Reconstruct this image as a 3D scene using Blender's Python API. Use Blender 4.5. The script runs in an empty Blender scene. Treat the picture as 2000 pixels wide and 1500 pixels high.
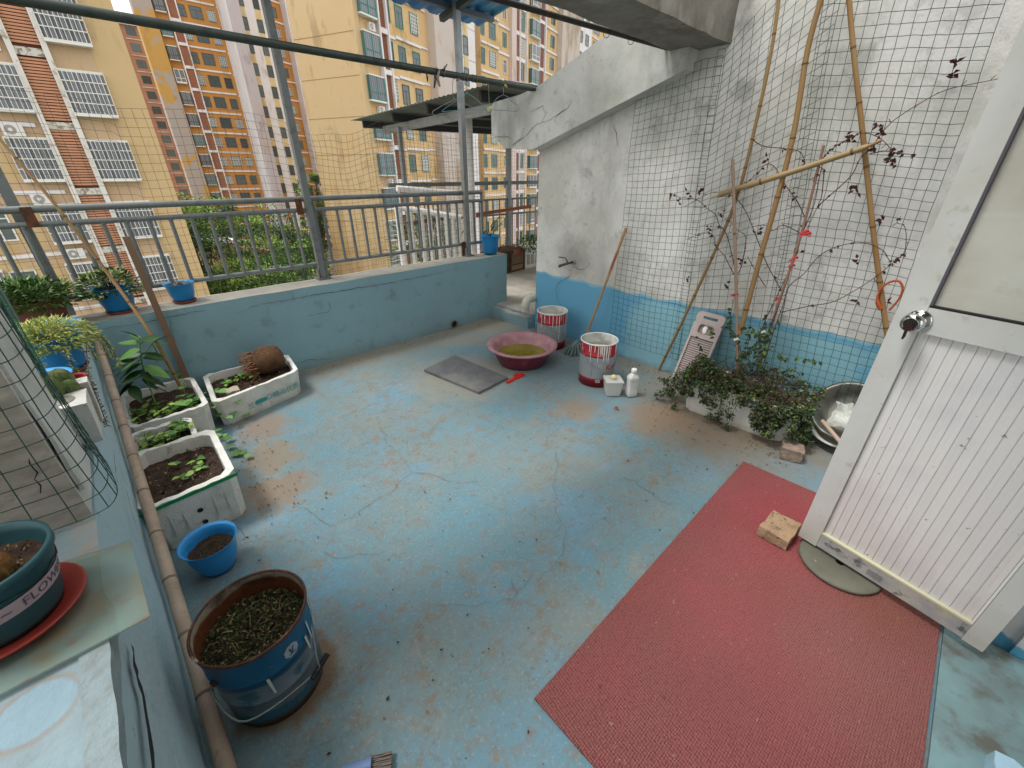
import bpy, math, random
from mathutils import Vector, Matrix, noise
random.seed(7)
SC = bpy.context.scene
# ------------------------------------------------------------------ camera
F_PX, D_PX, CAM_H, YAW = 805.0, 413.0, 1.55, math.radians(46.4)
PIT = math.atan(D_PX / F_PX)
FW = Vector((math.cos(YAW) * math.cos(PIT), math.sin(YAW) * math.cos(PIT), -math.sin(PIT)))
RT = Vector((math.sin(YAW), -math.cos(YAW), 0.0))
UP = RT.cross(FW)
CP = Vector((0, 0, CAM_H))
cam_d = bpy.data.cameras.new('camera')
cam_d.sensor_width = 36.0
cam_d.lens = F_PX / 2000.0 * 36.0
cam_d.clip_start = 0.05
cam_d.clip_end = 3000
cam = bpy.data.objects.new('camera', cam_d)
SC.collection.objects.link(cam)
rot = Matrix((RT, UP, -FW)).transposed()
cam.matrix_world = Matrix.Translation(CP) @ rot.to_4x4()
SC.camera = cam
# ------------------------------------------------------------------ sky, sun, exposure
SUN_EL, SUN_AZ = math.radians(52), math.radians(250)
w = bpy.data.worlds.new('World'); SC.world = w; w.use_nodes = True
nt = w.node_tree; nt.nodes.clear()
o_ = nt.nodes.new('ShaderNodeOutputWorld'); bg = nt.nodes.new('ShaderNodeBackground')
sky = nt.nodes.new('ShaderNodeTexSky'); sky.sky_type = 'NISHITA'; sky.sun_disc = False
sky.sun_elevation = SUN_EL; sky.sun_rotation = SUN_AZ
sky.air_density = 1.0; sky.dust_density = 4.0
mx = nt.nodes.new('ShaderNodeMixRGB'); mx.inputs[0].default_value = 0.9
mx.inputs[2].default_value = (8.2, 8.15, 8.0, 1)        # the cloud layer, an even bright white
nt.links.new(sky.outputs[0], mx.inputs[1]); nt.links.new(mx.outputs[0], bg.inputs[0])
bg.inputs[1].default_value = 0.12
nt.links.new(bg.outputs[0], o_.inputs[0])
sd = bpy.data.lights.new('sun', 'SUN'); sd.energy = 1.5; sd.angle = math.radians(15); sd.color = (1.0, 0.97, 0.93)
sun = bpy.data.objects.new('sun', sd); SC.collection.objects.link(sun)
# soft light from high over the open far side
sdir = Vector((-0.38, 0.30, 1.0)).normalized()
sun.rotation_euler = sdir.to_track_quat('Z', 'Y').to_euler()
SC.view_settings.view_transform = 'Standard'; SC.view_settings.look = 'None'
SC.view_settings.exposure = 0.84; SC.view_settings.gamma = 1.0; SC.view_settings.use_curve_mapping = False
SC.cycles.use_denoising = True
SC.cycles.max_bounces = 6; SC.cycles.transparent_max_bounces = 16
# ------------------------------------------------------------------ pixel -> place (on a real plane of the site)
def ray(px, py): return (FW * F_PX + RT * (px - 1000) + UP * (750 - py)).normalized()
def at(px, py, ax, v):
    r = ray(px, py); return CP + r * ((v - CP[ax]) / r[ax])
def aX(px, py, v): return at(px, py, 0, v)
def aY(px, py, v): return at(px, py, 1, v)
def aZ(px, py, v=0.0): return at(px, py, 2, v)
# ------------------------------------------------------------------ materials
def lin(h):
    if isinstance(h, str):
        c = [int(h[i:i + 2], 16) / 255 for i in (0, 2, 4)]
    else: c = h
    return tuple(((x / 12.92) if x <= .04045 else ((x + .055) / 1.055) ** 2.4) for x in c) + (1.0,)
MATS = {}
def mk(name, col, rough=.8, layers=(), bump=None, metal=0.0, trans=0.0, alpha=1.0, ior=1.45, rnd=0.0, sheen=0.0, two=None, spec=.5):
    if name in MATS: return MATS[name]
    m = bpy.data.materials.new(name); m.use_nodes = True
    n = m.node_tree.nodes; l = m.node_tree.links
    b = n['Principled BSDF']
    b.inputs['Roughness'].default_value = rough; b.inputs['Metallic'].default_value = metal
    b.inputs['Transmission Weight'].default_value = trans; b.inputs['Alpha'].default_value = alpha
    b.inputs['IOR'].default_value = ior
    b.inputs['Specular IOR Level'].default_value = spec
    tc = n.new('ShaderNodeTexCoord'); ge = n.new('ShaderNodeNewGeometry')
    rgb = n.new('ShaderNodeRGB'); rgb.outputs[0].default_value = lin(col)
    cur = rgb.outputs[0]
    if rnd:
        oi = n.new('ShaderNodeObjectInfo'); hs = n.new('ShaderNodeHueSaturation')
        mr = n.new('ShaderNodeMapRange'); mr.inputs[3].default_value = 1 - rnd; mr.inputs[4].default_value = 1 + rnd
        l.new(oi.outputs['Random'], mr.inputs[0]); l.new(mr.outputs[0], hs.inputs['Value']); l.new(cur, hs.inputs['Color'])
        cur = hs.outputs[0]
    for L in layers:
        mp = n.new('ShaderNodeMapping'); l.new(tc.outputs[L.get('co', 'Object')], mp.inputs[0])
        mp.inputs['Location'].default_value = L.get('off', (0, 0, 0)); mp.inputs['Scale'].default_value = L.get('st', (1, 1, 1))
        mp.inputs['Rotation'].default_value = L.get('rt', (0, 0, 0))
        k = L.get('k', 'noise')
        if k == 'noise':
            t = n.new('ShaderNodeTexNoise'); t.inputs['Scale'].default_value = L['s']; t.inputs['Detail'].default_value = L.get('d', 5)
            t.inputs['Roughness'].default_value = L.get('r', .6); t.inputs['Distortion'].default_value = L.get('dist', 0); src = t.outputs[0]
        elif k == 'voro':
            t = n.new('ShaderNodeTexVoronoi'); t.inputs['Scale'].default_value = L['s']; t.feature = L.get('f', 'F1')
            t.inputs['Randomness'].default_value = L.get('rd', 1.0); src = t.outputs['Distance']
        elif k == 'wave':
            t = n.new('ShaderNodeTexWave'); t.inputs['Scale'].default_value = L['s']; t.bands_direction = L.get('ax', 'X')
            t.inputs['Distortion'].default_value = L.get('dist', 0); src = t.outputs['Fac'] if 'Fac' in t.outputs else t.outputs[1]
        elif k == 'grad':                                  # a plain ramp along one axis of the thing
            sp = n.new('ShaderNodeSeparateXYZ'); l.new(mp.outputs[0], sp.inputs[0]); src = sp.outputs[L.get('a', 2)]; t = None
            if L.get('nz'):
                tn = n.new('ShaderNodeTexNoise'); tn.inputs['Scale'].default_value = L.get('ns', 3); tn.inputs['Detail'].default_value = 6
                l.new(tc.outputs['Object'], tn.inputs[0])
                ma = n.new('ShaderNodeMath'); ma.operation = 'MULTIPLY_ADD'; ma.inputs[1].default_value = L['nz']
                l.new(tn.outputs[0], ma.inputs[0]); l.new(src, ma.inputs[2]); src = ma.outputs[0]
        elif k == 'spot':                                  # a stain of its own round a centre
            vm = n.new('ShaderNodeVectorMath'); vm.operation = 'DISTANCE'; vm.inputs[1].default_value = L['c']
            l.new(ge.outputs['Position'], vm.inputs[0]); src = vm.outputs['Value']; t = None
            tn = n.new('ShaderNodeTexNoise'); tn.inputs['Scale'].default_value = L.get('ns', 9); tn.inputs['Detail'].default_value = 7; tn.inputs['Roughness'].default_value = .7
            l.new(tc.outputs['Object'], tn.inputs[0])
            ma = n.new('ShaderNodeMath'); ma.operation = 'MULTIPLY_ADD'; ma.inputs[1].default_value = L.get('nz', .3)
            l.new(tn.outputs[0], ma.inputs[0]); l.new(src, ma.inputs[2]); src = ma.outputs[0]
        if k not in ('grad', 'spot'): l.new(mp.outputs[0], t.inputs[0])
        mr = n.new('ShaderNodeMapRange'); mr.inputs[1].default_value = L['lo']; mr.inputs[2].default_value = L['hi']
        mr.inputs[3].default_value = 0; mr.inputs[4].default_value = L.get('amt', 1.0)
        l.new(src, mr.inputs[0]); fac = mr.outputs[0]
        if L.get('below'):
            s3 = n.new('ShaderNodeSeparateXYZ'); l.new(ge.outputs['Position'], s3.inputs[0])
            m3 = n.new('ShaderNodeMapRange'); m3.inputs[1].default_value = L['below'] - .03; m3.inputs[2].default_value = L['below'] - .06
            l.new(s3.outputs[2], m3.inputs[0]); m4 = n.new('ShaderNodeMath'); m4.operation = 'MULTIPLY'; l.new(fac, m4.inputs[0]); l.new(m3.outputs[0], m4.inputs[1]); fac = m4.outputs[0]
        if L.get('mul'):                                   # broken up by a second noise
            t2 = n.new('ShaderNodeTexNoise'); t2.inputs['Scale'].default_value = L['mul'][0]; t2.inputs['Detail'].default_value = 6
            l.new(tc.outputs['Object'], t2.inputs[0])
            m2 = n.new('ShaderNodeMapRange'); m2.inputs[1].default_value = L['mul'][1]; m2.inputs[2].default_value = L['mul'][2]
            l.new(t2.outputs[0], m2.inputs[0])
            mm = n.new('ShaderNodeMath'); mm.operation = 'MULTIPLY'; l.new(fac, mm.inputs[0]); l.new(m2.outputs[0], mm.inputs[1]); fac = mm.outputs[0]
        mi = n.new('ShaderNodeMixRGB'); l.new(fac, mi.inputs[0]); l.new(cur, mi.inputs[1]); mi.inputs[2].default_value = lin(L['c2'])
        cur = mi.outputs[0]
    l.new(cur, b.inputs['Base Color'])
    if bump:
        last = None
        for (s, stg, kind) in bump:
            if kind == 'voro':
                t = n.new('ShaderNodeTexVoronoi'); t.inputs['Scale'].default_value = s; t.inputs['Randomness'].default_value = .25; src = t.outputs['Distance']
            else:
                t = n.new('ShaderNodeTexNoise'); t.inputs['Scale'].default_value = s; t.inputs['Detail'].default_value = 5; src = t.outputs[0]
            l.new(tc.outputs['Object'], t.inputs[0])
            bp = n.new('ShaderNodeBump'); bp.inputs['Strength'].default_value = stg; bp.inputs['Distance'].default_value = .01
            l.new(src, bp.inputs['Height'])
            if last: l.new(last, bp.inputs['Normal'])
            last = bp.outputs[0]
        l.new(last, b.inputs['Normal'])
    MATS[name] = m
    return m
# ------------------------------------------------------------------ mesh helpers
def hjit(p, a, f=3.1):
    v = noise.noise_vector(Vector(p) * f); v2 = noise.noise_vector(Vector(p) * f * 4.3 + Vector((9, 3, 1)))
    return Vector(p) + v * a + v2 * a * .4
class MB:
    def __init__(s): s.v = []; s.f = []; s.m = []; s.sm = []
    def add(s, vs, fs, mat=0, smooth=False):
        k = len(s.v); s.v += [Vector(p) for p in vs]
        for f in fs: s.f.append([i + k for i in f]); s.m.append(mat); s.sm.append(smooth)
        return s
    def box(s, x0, x1, y0, y1, z0, z1, mat=0, M=None):
        vs = [(x, y, z) for z in (z0, z1) for y in (y0, y1) for x in (x0, x1)]
        if M: vs = [M @ Vector(p) for p in vs]
        return s.add(vs, [(0, 2, 3, 1), (4, 5, 7, 6), (0, 1, 5, 4), (2, 6, 7, 3), (0, 4, 6, 2), (1, 3, 7, 5)], mat)
    def obox(s, c, sx, sy, sz, mat=0, rz=0.0, R=None):
        M = Matrix.Translation(Vector(c)) @ (R.to_4x4() if R else Matrix.Rotation(rz, 4, 'Z'))
        return s.box(-sx / 2, sx / 2, -sy / 2, sy / 2, -sz / 2, sz / 2, mat, M)
    def bar(s, a, b, w, h, mat=0, up=(0, 0, 1)):            # square bar from a to b
        a = Vector(a); b = Vector(b); d = (b - a); L = d.length; d.normalize()
        u = Vector(up)
        if abs(d.dot(u)) > .95: u = Vector((0, 1, 0))
        x = d.cross(u).normalized(); z = x.cross(d).normalized()
        M = Matrix((x, d, z)).transposed().to_4x4(); M.translation = (a + b) / 2
        return s.box(-w / 2, w / 2, -L / 2, L / 2, -h / 2, h / 2, mat, M)
    def rbox(s, x0, x1, y0, y1, z0, z1, st=.12, j=.004, mats=None, f=3.1, M=None):
        # a box of gridded, slightly uneven faces; mats = dict(side -> slot), sides x- x+ y- y+ z- z+
        mats = mats or {}
        def grid(o, a, b, na, nb, mt, flip):
            vs = []; fs = []
            for j_ in range(nb + 1):
                for i in range(na + 1):
                    p = Vector(o) + Vector(a) * (i / na) + Vector(b) * (j_ / nb); vs.append(hjit(p, j, f))
            for j_ in range(nb):
                for i in range(na):
                    q = [j_ * (na + 1) + i, j_ * (na + 1) + i + 1, (j_ + 1) * (na + 1) + i + 1, (j_ + 1) * (na + 1) + i]
                    fs.append(q[::-1] if flip else q)
            if M: vs = [M @ p for p in vs]
            s.add(vs, fs, mt, True)
        dx, dy, dz = x1 - x0, y1 - y0, z1 - z0
        N = lambda q: max(1, min(90, int(round(q / st))))
        nx, ny, nz = N(dx), N(dy), N(dz)
        g = lambda k: mats.get(k, mats.get('', 0))
        grid((x0, y0, z0), (dx, 0, 0), (0, 0, dz), nx, nz, g('y-'), False)
        grid((x0, y1, z0), (dx, 0, 0), (0, 0, dz), nx, nz, g('y+'), True)
        grid((x0, y0, z0), (0, dy, 0), (0, 0, dz), ny, nz, g('x-'), True)
        grid((x1, y0, z0), (0, dy, 0), (0, 0, dz), ny, nz, g('x+'), False)
        grid((x0, y0, z1), (dx, 0, 0), (0, dy, 0), nx, ny, g('z+'), False)
        grid((x0, y0, z0), (dx, 0, 0), (0, dy, 0), nx, ny, g('z-'), True)
        return s
    def tube(s, pts, r, n=6, mat=0, cap=True, smooth=True):
        pts = [Vector(p) for p in pts]; rr = r if isinstance(r, (list, tuple)) else [r] * len(pts)
        ref = Vector((0, 0, 1)); vs = []; px = None
        for i, p in enumerate(pts):
            d = (pts[min(i + 1, len(pts) - 1)] - pts[max(i - 1, 0)])
            if d.length < 1e-9: d = Vector((0, 0, 1))
            d.normalize()
            if px is None:
                px = d.cross(ref)
                if px.length < .1: px = d.cross(Vector((0, 1, 0)))
            px = (px - d * px.dot(d)).normalized(); py = d.cross(px)
            for k in range(n):
                a = 2 * math.pi * k / n
                vs.append(p + (px * math.cos(a) + py * math.sin(a)) * rr[i])
        fs = [(i * n + k, i * n + (k + 1) % n, (i + 1) * n + (k + 1) % n, (i + 1) * n + k) for i in range(len(pts) - 1) for k in range(n)]
        s.add(vs, fs, mat, smooth)
        if cap and n > 2:
            s.add(vs[:n], [tuple(range(n))[::-1]], mat); s.add(vs[-n:], [tuple(range(n))], mat)
        return s
    def lathe(s, prof, c=(0, 0, 0), n=32, mat=0, M=None, seg=None, smooth=True, close=False):
        # prof: (r, z) list; seg: slot per profile step
        vs = []; c = Vector(c)
        for (r, z) in prof:
            for k in range(n):
                a = 2 * math.pi * k / n; vs.append(Vector((r * math.cos(a), r * math.sin(a), z)))
        vs = [(M @ p if M else p + c) for p in vs]
        base = len(s.v); s.v += vs
        for i in range(len(prof) - 1):
            for k in range(n):
                s.f.append([base + i * n + k, base + i * n + (k + 1) % n, base + (i + 1) * n + (k + 1) % n, base + (i + 1) * n + k])
                s.m.append(seg[i] if seg else mat); s.sm.append(smooth)
        return s
    def disc(s, c, r, n=24, mat=0, jit=0.0, rings=5, M=None):
        vs = [Vector((0, 0, jit * random.uniform(-1, 1)))]; fs = []
        for q in range(1, rings + 1):
            for k in range(n):
                a = 2 * math.pi * (k + .5 * (q % 2)) / n; rr = r * q / rings
                vs.append(Vector((rr * math.cos(a), rr * math.sin(a), jit * random.uniform(-1, 1))))
        for k in range(n): fs.append((0, 1 + k, 1 + (k + 1) % n))
        for q in range(rings - 1):
            for k in range(n):
                a0 = 1 + q * n; b0 = 1 + (q + 1) * n
                fs.append((a0 + k, b0 + k, b0 + (k + 1) % n, a0 + (k + 1) % n))
        vs = [(M @ p if M else p + Vector(c)) for p in vs]
        return s.add(vs, fs, mat, True)
    def leaf(s, c, d, nrm, L, W, mat=0, fold=.18):
        c = Vector(c); d = Vector(d).normalized(); x = d.cross(Vector(nrm))
        if x.length < 1e-4: x = d.cross(Vector((.3, .5, .8)))
        x.normalize(); u = x.cross(d)
        a = c; b = c + d * L; m = c + d * L * .45
        vs = [a, m + x * W / 2 + u * W * fold, b - u * L * .06, m - x * W / 2 + u * W * fold]
        return s.add(vs, [(0, 1, 2), (0, 2, 3)], mat)
    def build(s, name, mats, parent=None):
        me = bpy.data.meshes.new(name)
        vs = s.v
        if parent is not None:
            Mi = world_of(parent).inverted(); vs = [Mi @ p for p in vs]
        me.from_pydata([tuple(p) for p in vs], [], s.f)
        if not isinstance(mats, (list, tuple)): mats = [mats]
        for m in mats: me.materials.append(m)
        me.polygons.foreach_set('material_index', s.m)
        me.polygons.foreach_set('use_smooth', s.sm)
        me.update()
        o = bpy.data.objects.new(name, me); SC.collection.objects.link(o)
        if parent is not None: o.parent = parent
        return o
def local_part(mb, name, mats, parent):                      # verts already in the parent's own frame
    o = mb.build(name, mats); o.parent = parent; return o
def world_of(o):
    M = o.matrix_basis.copy(); p = o.parent
    while p: M = p.matrix_basis @ M; p = p.parent
    return M
def thing(name, label, cat, loc=(0, 0, 0), rz=0.0, group=None):
    o = bpy.data.objects.new(name, None); SC.collection.objects.link(o)
    o.empty_display_size = .1
    o.matrix_basis = Matrix.Translation(Vector(loc)) @ Matrix.Rotation(rz, 4, 'Z')
    o['label'] = label; o['category'] = cat
    if group: o['group'] = group
    return o
def tag(o, label, cat, group=None):
    o['label'] = label; o['category'] = cat
    if group: o['group'] = group
    return o
def kind(o, k): o['kind'] = k; return o
def dup(root, loc, rz, label=None):
    def cp(o, par):
        c = o.copy(); SC.collection.objects.link(c); c.parent = par
        for ch in list(o.children): cp(ch, c)
        return c
    kids = list(root.children); r = root.copy(); SC.collection.objects.link(r)
    for ch in kids: cp(ch, r)
    r.matrix_basis = Matrix.Translation(Vector(loc)) @ Matrix.Rotation(rz, 4, 'Z')
    if label: r['label'] = label
    return r
def inst(me, name, parent, loc, rz=0.0, sc=(1, 1, 1)):        # a part that shares its mesh
    o = bpy.data.objects.new(name, me); SC.collection.objects.link(o); o.parent = parent
    o.matrix_basis = Matrix.Translation(Vector(loc)) @ Matrix.Rotation(rz, 4, 'Z') @ Matrix.Diagonal((*sc, 1))
    return o
def text_verts(t, size=1.0, font=None):
    cu = bpy.data.curves.new('lettering', 'FONT'); cu.body = t; cu.size = size; cu.resolution_u = 2
    ob = bpy.data.objects.new('lettering', cu); SC.collection.objects.link(ob)
    bpy.context.view_layer.update()
    dg = bpy.context.evaluated_depsgraph_get(); e = ob.evaluated_get(dg); me = e.to_mesh()
    vs = [v.co.copy() for v in me.vertices]; fs = [list(p.vertices) for p in me.polygons]
    e.to_mesh_clear(); bpy.data.objects.remove(ob); bpy.data.curves.remove(cu)
    return vs, fs
def smooth_path(pts, n=6):                                    # Catmull-Rom
    P = [Vector(p) for p in pts]; out = []
    for i in range(len(P) - 1):
        p0 = P[max(i - 1, 0)]; p1 = P[i]; p2 = P[i + 1]; p3 = P[min(i + 2, len(P) - 1)]
        for k in range(n):
            t = k / n
            out.append(.5 * ((2 * p1) + (p2 - p0) * t + (2 * p0 - 5 * p1 + 4 * p2 - p3) * t * t + (3 * p1 - p0 - 3 * p2 + p3) * t ** 3))
    out.append(P[-1]); return out
R_ = random.uniform
# ================================================================== MATERIAL SET
DIRT = '6b5a45'
floor_m = mk('painted_floor', '648a97', .65, [
    dict(s=1.3, lo=.38, hi=.62, c2='7f8885', amt=.9, d=8, r=.68),
    dict(s=2.2, lo=.5, hi=.68, c2='6494ae', amt=.6, off=(4, 2, 0)),
    dict(s=5, lo=.55, hi=.72, c2='8e8f86', amt=.85, d=9, r=.72, off=(1, 7, 0)),
    dict(s=24, lo=.52, hi=.64, c2='776653', amt=.75, d=8, r=.8, mul=(1.6, .36, .58)), dict(s=11, lo=.50, hi=.62, c2='7f766a', amt=.85, d=9, r=.75, off=(7, 7, 0), mul=(1.1, .35, .55)), dict(s=70, lo=.56, hi=.66, c2='a9bfc4', amt=.18, d=3, off=(2, 9, 0)),
    dict(s=55, lo=.63, hi=.69, c2='5d5a52', amt=.6, d=4, mul=(3, .4, .58)),
    dict(s=7, lo=.59, hi=.66, c2='8a705a', amt=.85, d=9, r=.78, off=(3, 3, 1)),
    dict(k='grad', a=0, nz=.9, ns=3, lo=2.75, hi=3.75, c2='7f7b70', amt=.85),
    dict(k='grad', a=1, nz=.7, ns=4, lo=3.45, hi=4.1, c2='8f8470', amt=.9),
    dict(k='spot', c=(2.8, .75, 0), nz=.7, ns=4, lo=1.1, hi=.65, c2='7f705e', amt=.85),
    dict(k='spot', c=(2.45, 1.1, 0), nz=.5, ns=6, lo=.55, hi=.38, c2='907a62', amt=.7),
    dict(k='spot', c=(2.15, 1.55, 0), nz=.5, ns=7, lo=.48, hi=.33, c2='937f69', amt=.7),
    dict(k='spot', c=(.27, 2.15, 0), nz=.5, ns=9, lo=.46, hi=.36, c2='8b7865', amt=.8),
    dict(k='spot', c=(.36, 2.5, 0), nz=.5, ns=9, lo=.46, hi=.36, c2='8c7f6c', amt=.8),
    dict(k='spot', c=(.42, 2.9, 0), nz=.5, ns=8, lo=.48, hi=.36, c2='8d7b68', amt=.8),
    dict(k='spot', c=(1.9, 2.6, 0), nz=.4, ns=6, lo=.75, hi=.5, c2='989182', amt=.75),
    dict(k='spot', c=(-.01, 1.11, 0), nz=.12, ns=14, lo=.245, hi=.205, c2='75532c', amt=.7),
    dict(k='spot', c=(-.02, 1.62, 0), nz=.25, ns=20, lo=.165, hi=.155, c2='6f6a60', amt=.9),
], bump=[(130, .35, 'noise'), (22, .35, 'noise'), (5, .25, 'noise')], spec=.25)
crack_m = mk('crack_dirt', '6e5a4a', .95)
crackd_m = mk('crack_dark', '23252a', .95)
bluewall_m = mk('blue_plaster', '83a8b3', .75, [
    dict(s=1.7, lo=.4, hi=.7, c2='7d979e', amt=.7, d=6), dict(s=7, lo=.58, hi=.75, c2='586e75', amt=.6, d=8),
    dict(s=3.5, lo=.62, hi=.7, c2='8ba7b0', amt=.4, dist=1.2),
    dict(k='grad', a=2, nz=.16, ns=4, lo=.2, hi=.0, c2='6a665c', amt=.55)], bump=[(9, .5, 'noise'), (60, .25, 'noise')])
bluewall2_m = mk('blue_plaster_light', 'a6c3ce', .7, [
    dict(s=3, lo=.45, hi=.7, c2='b3c6cc', amt=.8, d=7, dist=.6), dict(s=8, lo=.6, hi=.72, c2='7895a1', amt=.6, d=8),
    dict(s=22, lo=.66, hi=.74, c2='6f6a60', amt=.7, d=5)], bump=[(7, .8, 'noise'), (45, .4, 'noise')])
conc_m = mk('bare_concrete', '9a9890', .9, [
    dict(s=4, lo=.4, hi=.7, c2='b3ada0', amt=.8, d=8), dict(s=15, lo=.6, hi=.72, c2='7c766b', amt=.6, d=6),
    dict(s=2.2, lo=.55, hi=.7, c2='a8967c', amt=.4)], bump=[(30, .5, 'noise')])
concd_m = mk('dark_concrete', '8d8a82', .9, [
    dict(s=5, lo=.4, hi=.65, c2='6b665e', amt=.8, d=8, r=.7), dict(s=11, lo=.62, hi=.72, c2='454038', amt=.75, d=7),
    dict(s=3, lo=.58, hi=.68, c2='b5b2a8', amt=.5, st=(1, 1, .4))], bump=[(12, .6, 'noise'), (60, .3, 'noise')])
pale_m = mk('weathered_white_plaster', 'd9d9d6', .85, [
    dict(s=1.4, lo=.45, hi=.66, c2='a9aca3', amt=.85, d=8, r=.65), dict(s=6, lo=.6, hi=.7, c2='8b8d86', amt=.5, d=7),
    dict(s=30, lo=.68, hi=.74, c2='6e6c66', amt=.5, d=4, mul=(2, .4, .6)), dict(s=2.1, lo=.6, hi=.75, c2='c9c6ba', amt=.5, off=(5, 5, 5)),
    dict(s=2.5, lo=.54, hi=.68, c2='858a85', amt=.7, st=(1, 1, .3), off=(2, 8, 1)), dict(s=18, lo=.56, hi=.66, c2='9c9f99', amt=.5, d=8, r=.75)], bump=[(6, .4, 'noise'), (70, .2, 'noise')])
wall_m = mk('gable_plaster', 'e6e5e2', .85, [
    dict(s=1.2, lo=.42, hi=.6, c2='c3c2b8', amt=.8, d=9, r=.72), dict(s=5, lo=.53, hi=.6, c2='cac9c4', amt=.7, d=9, r=.75, off=(6, 6, 6)), dict(s=2.6, lo=.56, hi=.72, c2='a6aaa5', amt=.55, st=(1, 1.6, .35), off=(3, 1, 2), d=8, r=.68),
    dict(s=1.6, lo=.55, hi=.68, c2='cfcbbd', amt=.5, off=(9, 1, 3)),
    dict(s=9, lo=.58, hi=.68, c2='a29d95', amt=.6, d=9, r=.75), dict(s=3.2, lo=.58, hi=.66, c2='8f958f', amt=.55, d=8, r=.7, off=(8, 2, 6)), dict(s=45, lo=.68, hi=.73, c2='5f5c57', amt=.55, d=3, mul=(2.5, .45, .6)),
    dict(k='spot', c=(3.24, 2.55, .82), nz=.3, ns=9, lo=.42, hi=.22, c2='8d877e', amt=.7),
    dict(k='grad', a=2, nz=.09, ns=5, lo=.668, hi=.660, c2='8fbccf', amt=1),
    dict(k='grad', a=2, nz=.10, ns=5, lo=.655, hi=.645, c2='6aaacb', amt=1),
    dict(k='spot', c=(3.24, 1.0, .2), nz=.7, ns=5, lo=1.3, hi=1.15, c2='93c3cf', amt=.85, below=.62),
    dict(k='grad', a=2, nz=.10, ns=8, lo=.1, hi=.05, c2='6b7f86', amt=.5)], bump=[(6, .45, 'noise'), (70, .2, 'noise')])
galv_m = mk('painted_steel_tube', '767c7c', .5, [dict(s=14, lo=.5, hi=.7, c2='585e5e', amt=.8), dict(s=40, lo=.66, hi=.72, c2='7a5a42', amt=.6)], metal=.35)
galvl_m = mk('galvanised_steel', '8b9092', .4, [dict(s=10, lo=.5, hi=.7, c2='6d7172', amt=.7)], metal=.5)
darkpipe_m = mk('dark_green_pipe', '3f4742', .5, [dict(s=12, lo=.5, hi=.7, c2='2c302c', amt=.8), dict(s=40, lo=.64, hi=.7, c2='6f6a5a', amt=.5)], metal=.3)
rust_m = mk('rusty_steel', '4a3025', .8, [dict(s=20, lo=.45, hi=.65, c2='6e4326', amt=.8)], bump=[(50, .4, 'noise')])
net_m = mk('green_coated_wire', '2c524b', .5)
netg_m = mk('green_coated_wire_bright', '1f6a4c', .45)
netb_m = mk('brown_wire', '4a4540', .6)
bamboo_m = mk('tan_bamboo', '96794f', .55, [dict(s=6, lo=.4, hi=.7, c2='8f6a3e', amt=.8, st=(1, 1, .2)), dict(s=40, lo=.6, hi=.7, c2='6b4e30', amt=.5)])
bamboog_m = mk('grey_bamboo', 'b5a18f', .6, [dict(s=6, lo=.4, hi=.7, c2='8a7461', amt=.8), dict(s=40, lo=.6, hi=.7, c2='6e5c4c', amt=.5)])
node_m = mk('bamboo_node', '6d4f30', .7)
nodeg_m = mk('grey_bamboo_node', '7d6a59', .7)
timber_m = mk('old_timber', '7d6550', .8, [dict(s=9, lo=.4, hi=.7, c2='614c3a', amt=.7, st=(1, 1, .15))])
styro_m = mk('white_foam', 'dfded8', .85, [dict(s=5, lo=.5, hi=.7, c2='b8b6a6', amt=.7, d=8), dict(s=18, lo=.62, hi=.72, c2='7d7a66', amt=.6, d=6),
    dict(k='grad', a=2, nz=.15, ns=9, lo=.12, hi=.02, c2='8b8468', amt=.7)], bump=[(120, .35, 'noise'), (25, .3, 'noise')])
soil_m = mk('dark_soil', '3b2c22', .95, [dict(s=25, lo=.5, hi=.7, c2='5d4634', amt=.8), dict(s=70, lo=.64, hi=.7, c2='9a8a74', amt=.6)], bump=[(60, 1.0, 'noise')])
blue_m = mk('blue_plastic', '1479b4', .4, [dict(s=3, lo=.5, hi=.75, c2='0f6aa3', amt=.7), dict(s=30, lo=.64, hi=.75, c2='4d8bad', amt=.4)], rnd=.08)
bluel_m = mk('blue_plastic_light', '2f8fd0', .4, [dict(s=4, lo=.5, hi=.75, c2='1c7cbc', amt=.7), dict(s=25, lo=.64, hi=.75, c2='6aa5cb', amt=.35)])
saucer_m = mk('red_brown_plastic', '8a3f36', .5, [dict(s=12, lo=.5, hi=.7, c2='6b2f2a', amt=.6)])
terra_m = mk('terracotta', '6f3f2c', .7, [dict(s=9, lo=.5, hi=.7, c2='8a5740', amt=.6)])
red_m = mk('red_plastic', 'b3302f', .45)
leafA = [mk('leaf_green', '4f7a33', .5), mk('leaf_dark', '2c4f22', .5), mk('leaf_pale', '86a04a', .5)]
leafJ = [mk('jade_leaf', '5f7d3a', .4), mk('jade_leaf_dark', '3a5528', .45), mk('jade_leaf_pale', 'a3ad72', .4)]
leafY = [mk('sedum_leaf', '98a045', .5), mk('sedum_leaf_green', '7f9638', .5), mk('sedum_leaf_pale', 'b8ba72', .5)]
leafV = [mk('vine_leaf', '3f532c', .6), mk('vine_leaf_dark', '22381d', .55), mk('vine_leaf_dry', '57422c', .7), mk('vine_leaf_fresh', '66813c', .55)]
leafT = [mk('tree_leaf', '4a6e2a', .6), mk('tree_leaf_dark', '2a4a20', .6), mk('tree_leaf_lit', '8aa846', .6)]
dry_m = mk('dry_leaf', '4a2a22', .8)
stem_m = mk('vine_stem', '4d3329', .8)
gstem_m = mk('green_stem', '5b7a3d', .7)
white_m = mk('white_paint', 'e2e2de', .6)
ink_m = mk('teal_print', '3a9aa0', .6)
green_tape_m = mk('green_tape', '0f8a50', .45)
black_m = mk('black_rubber', '17181a', .6)
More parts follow.
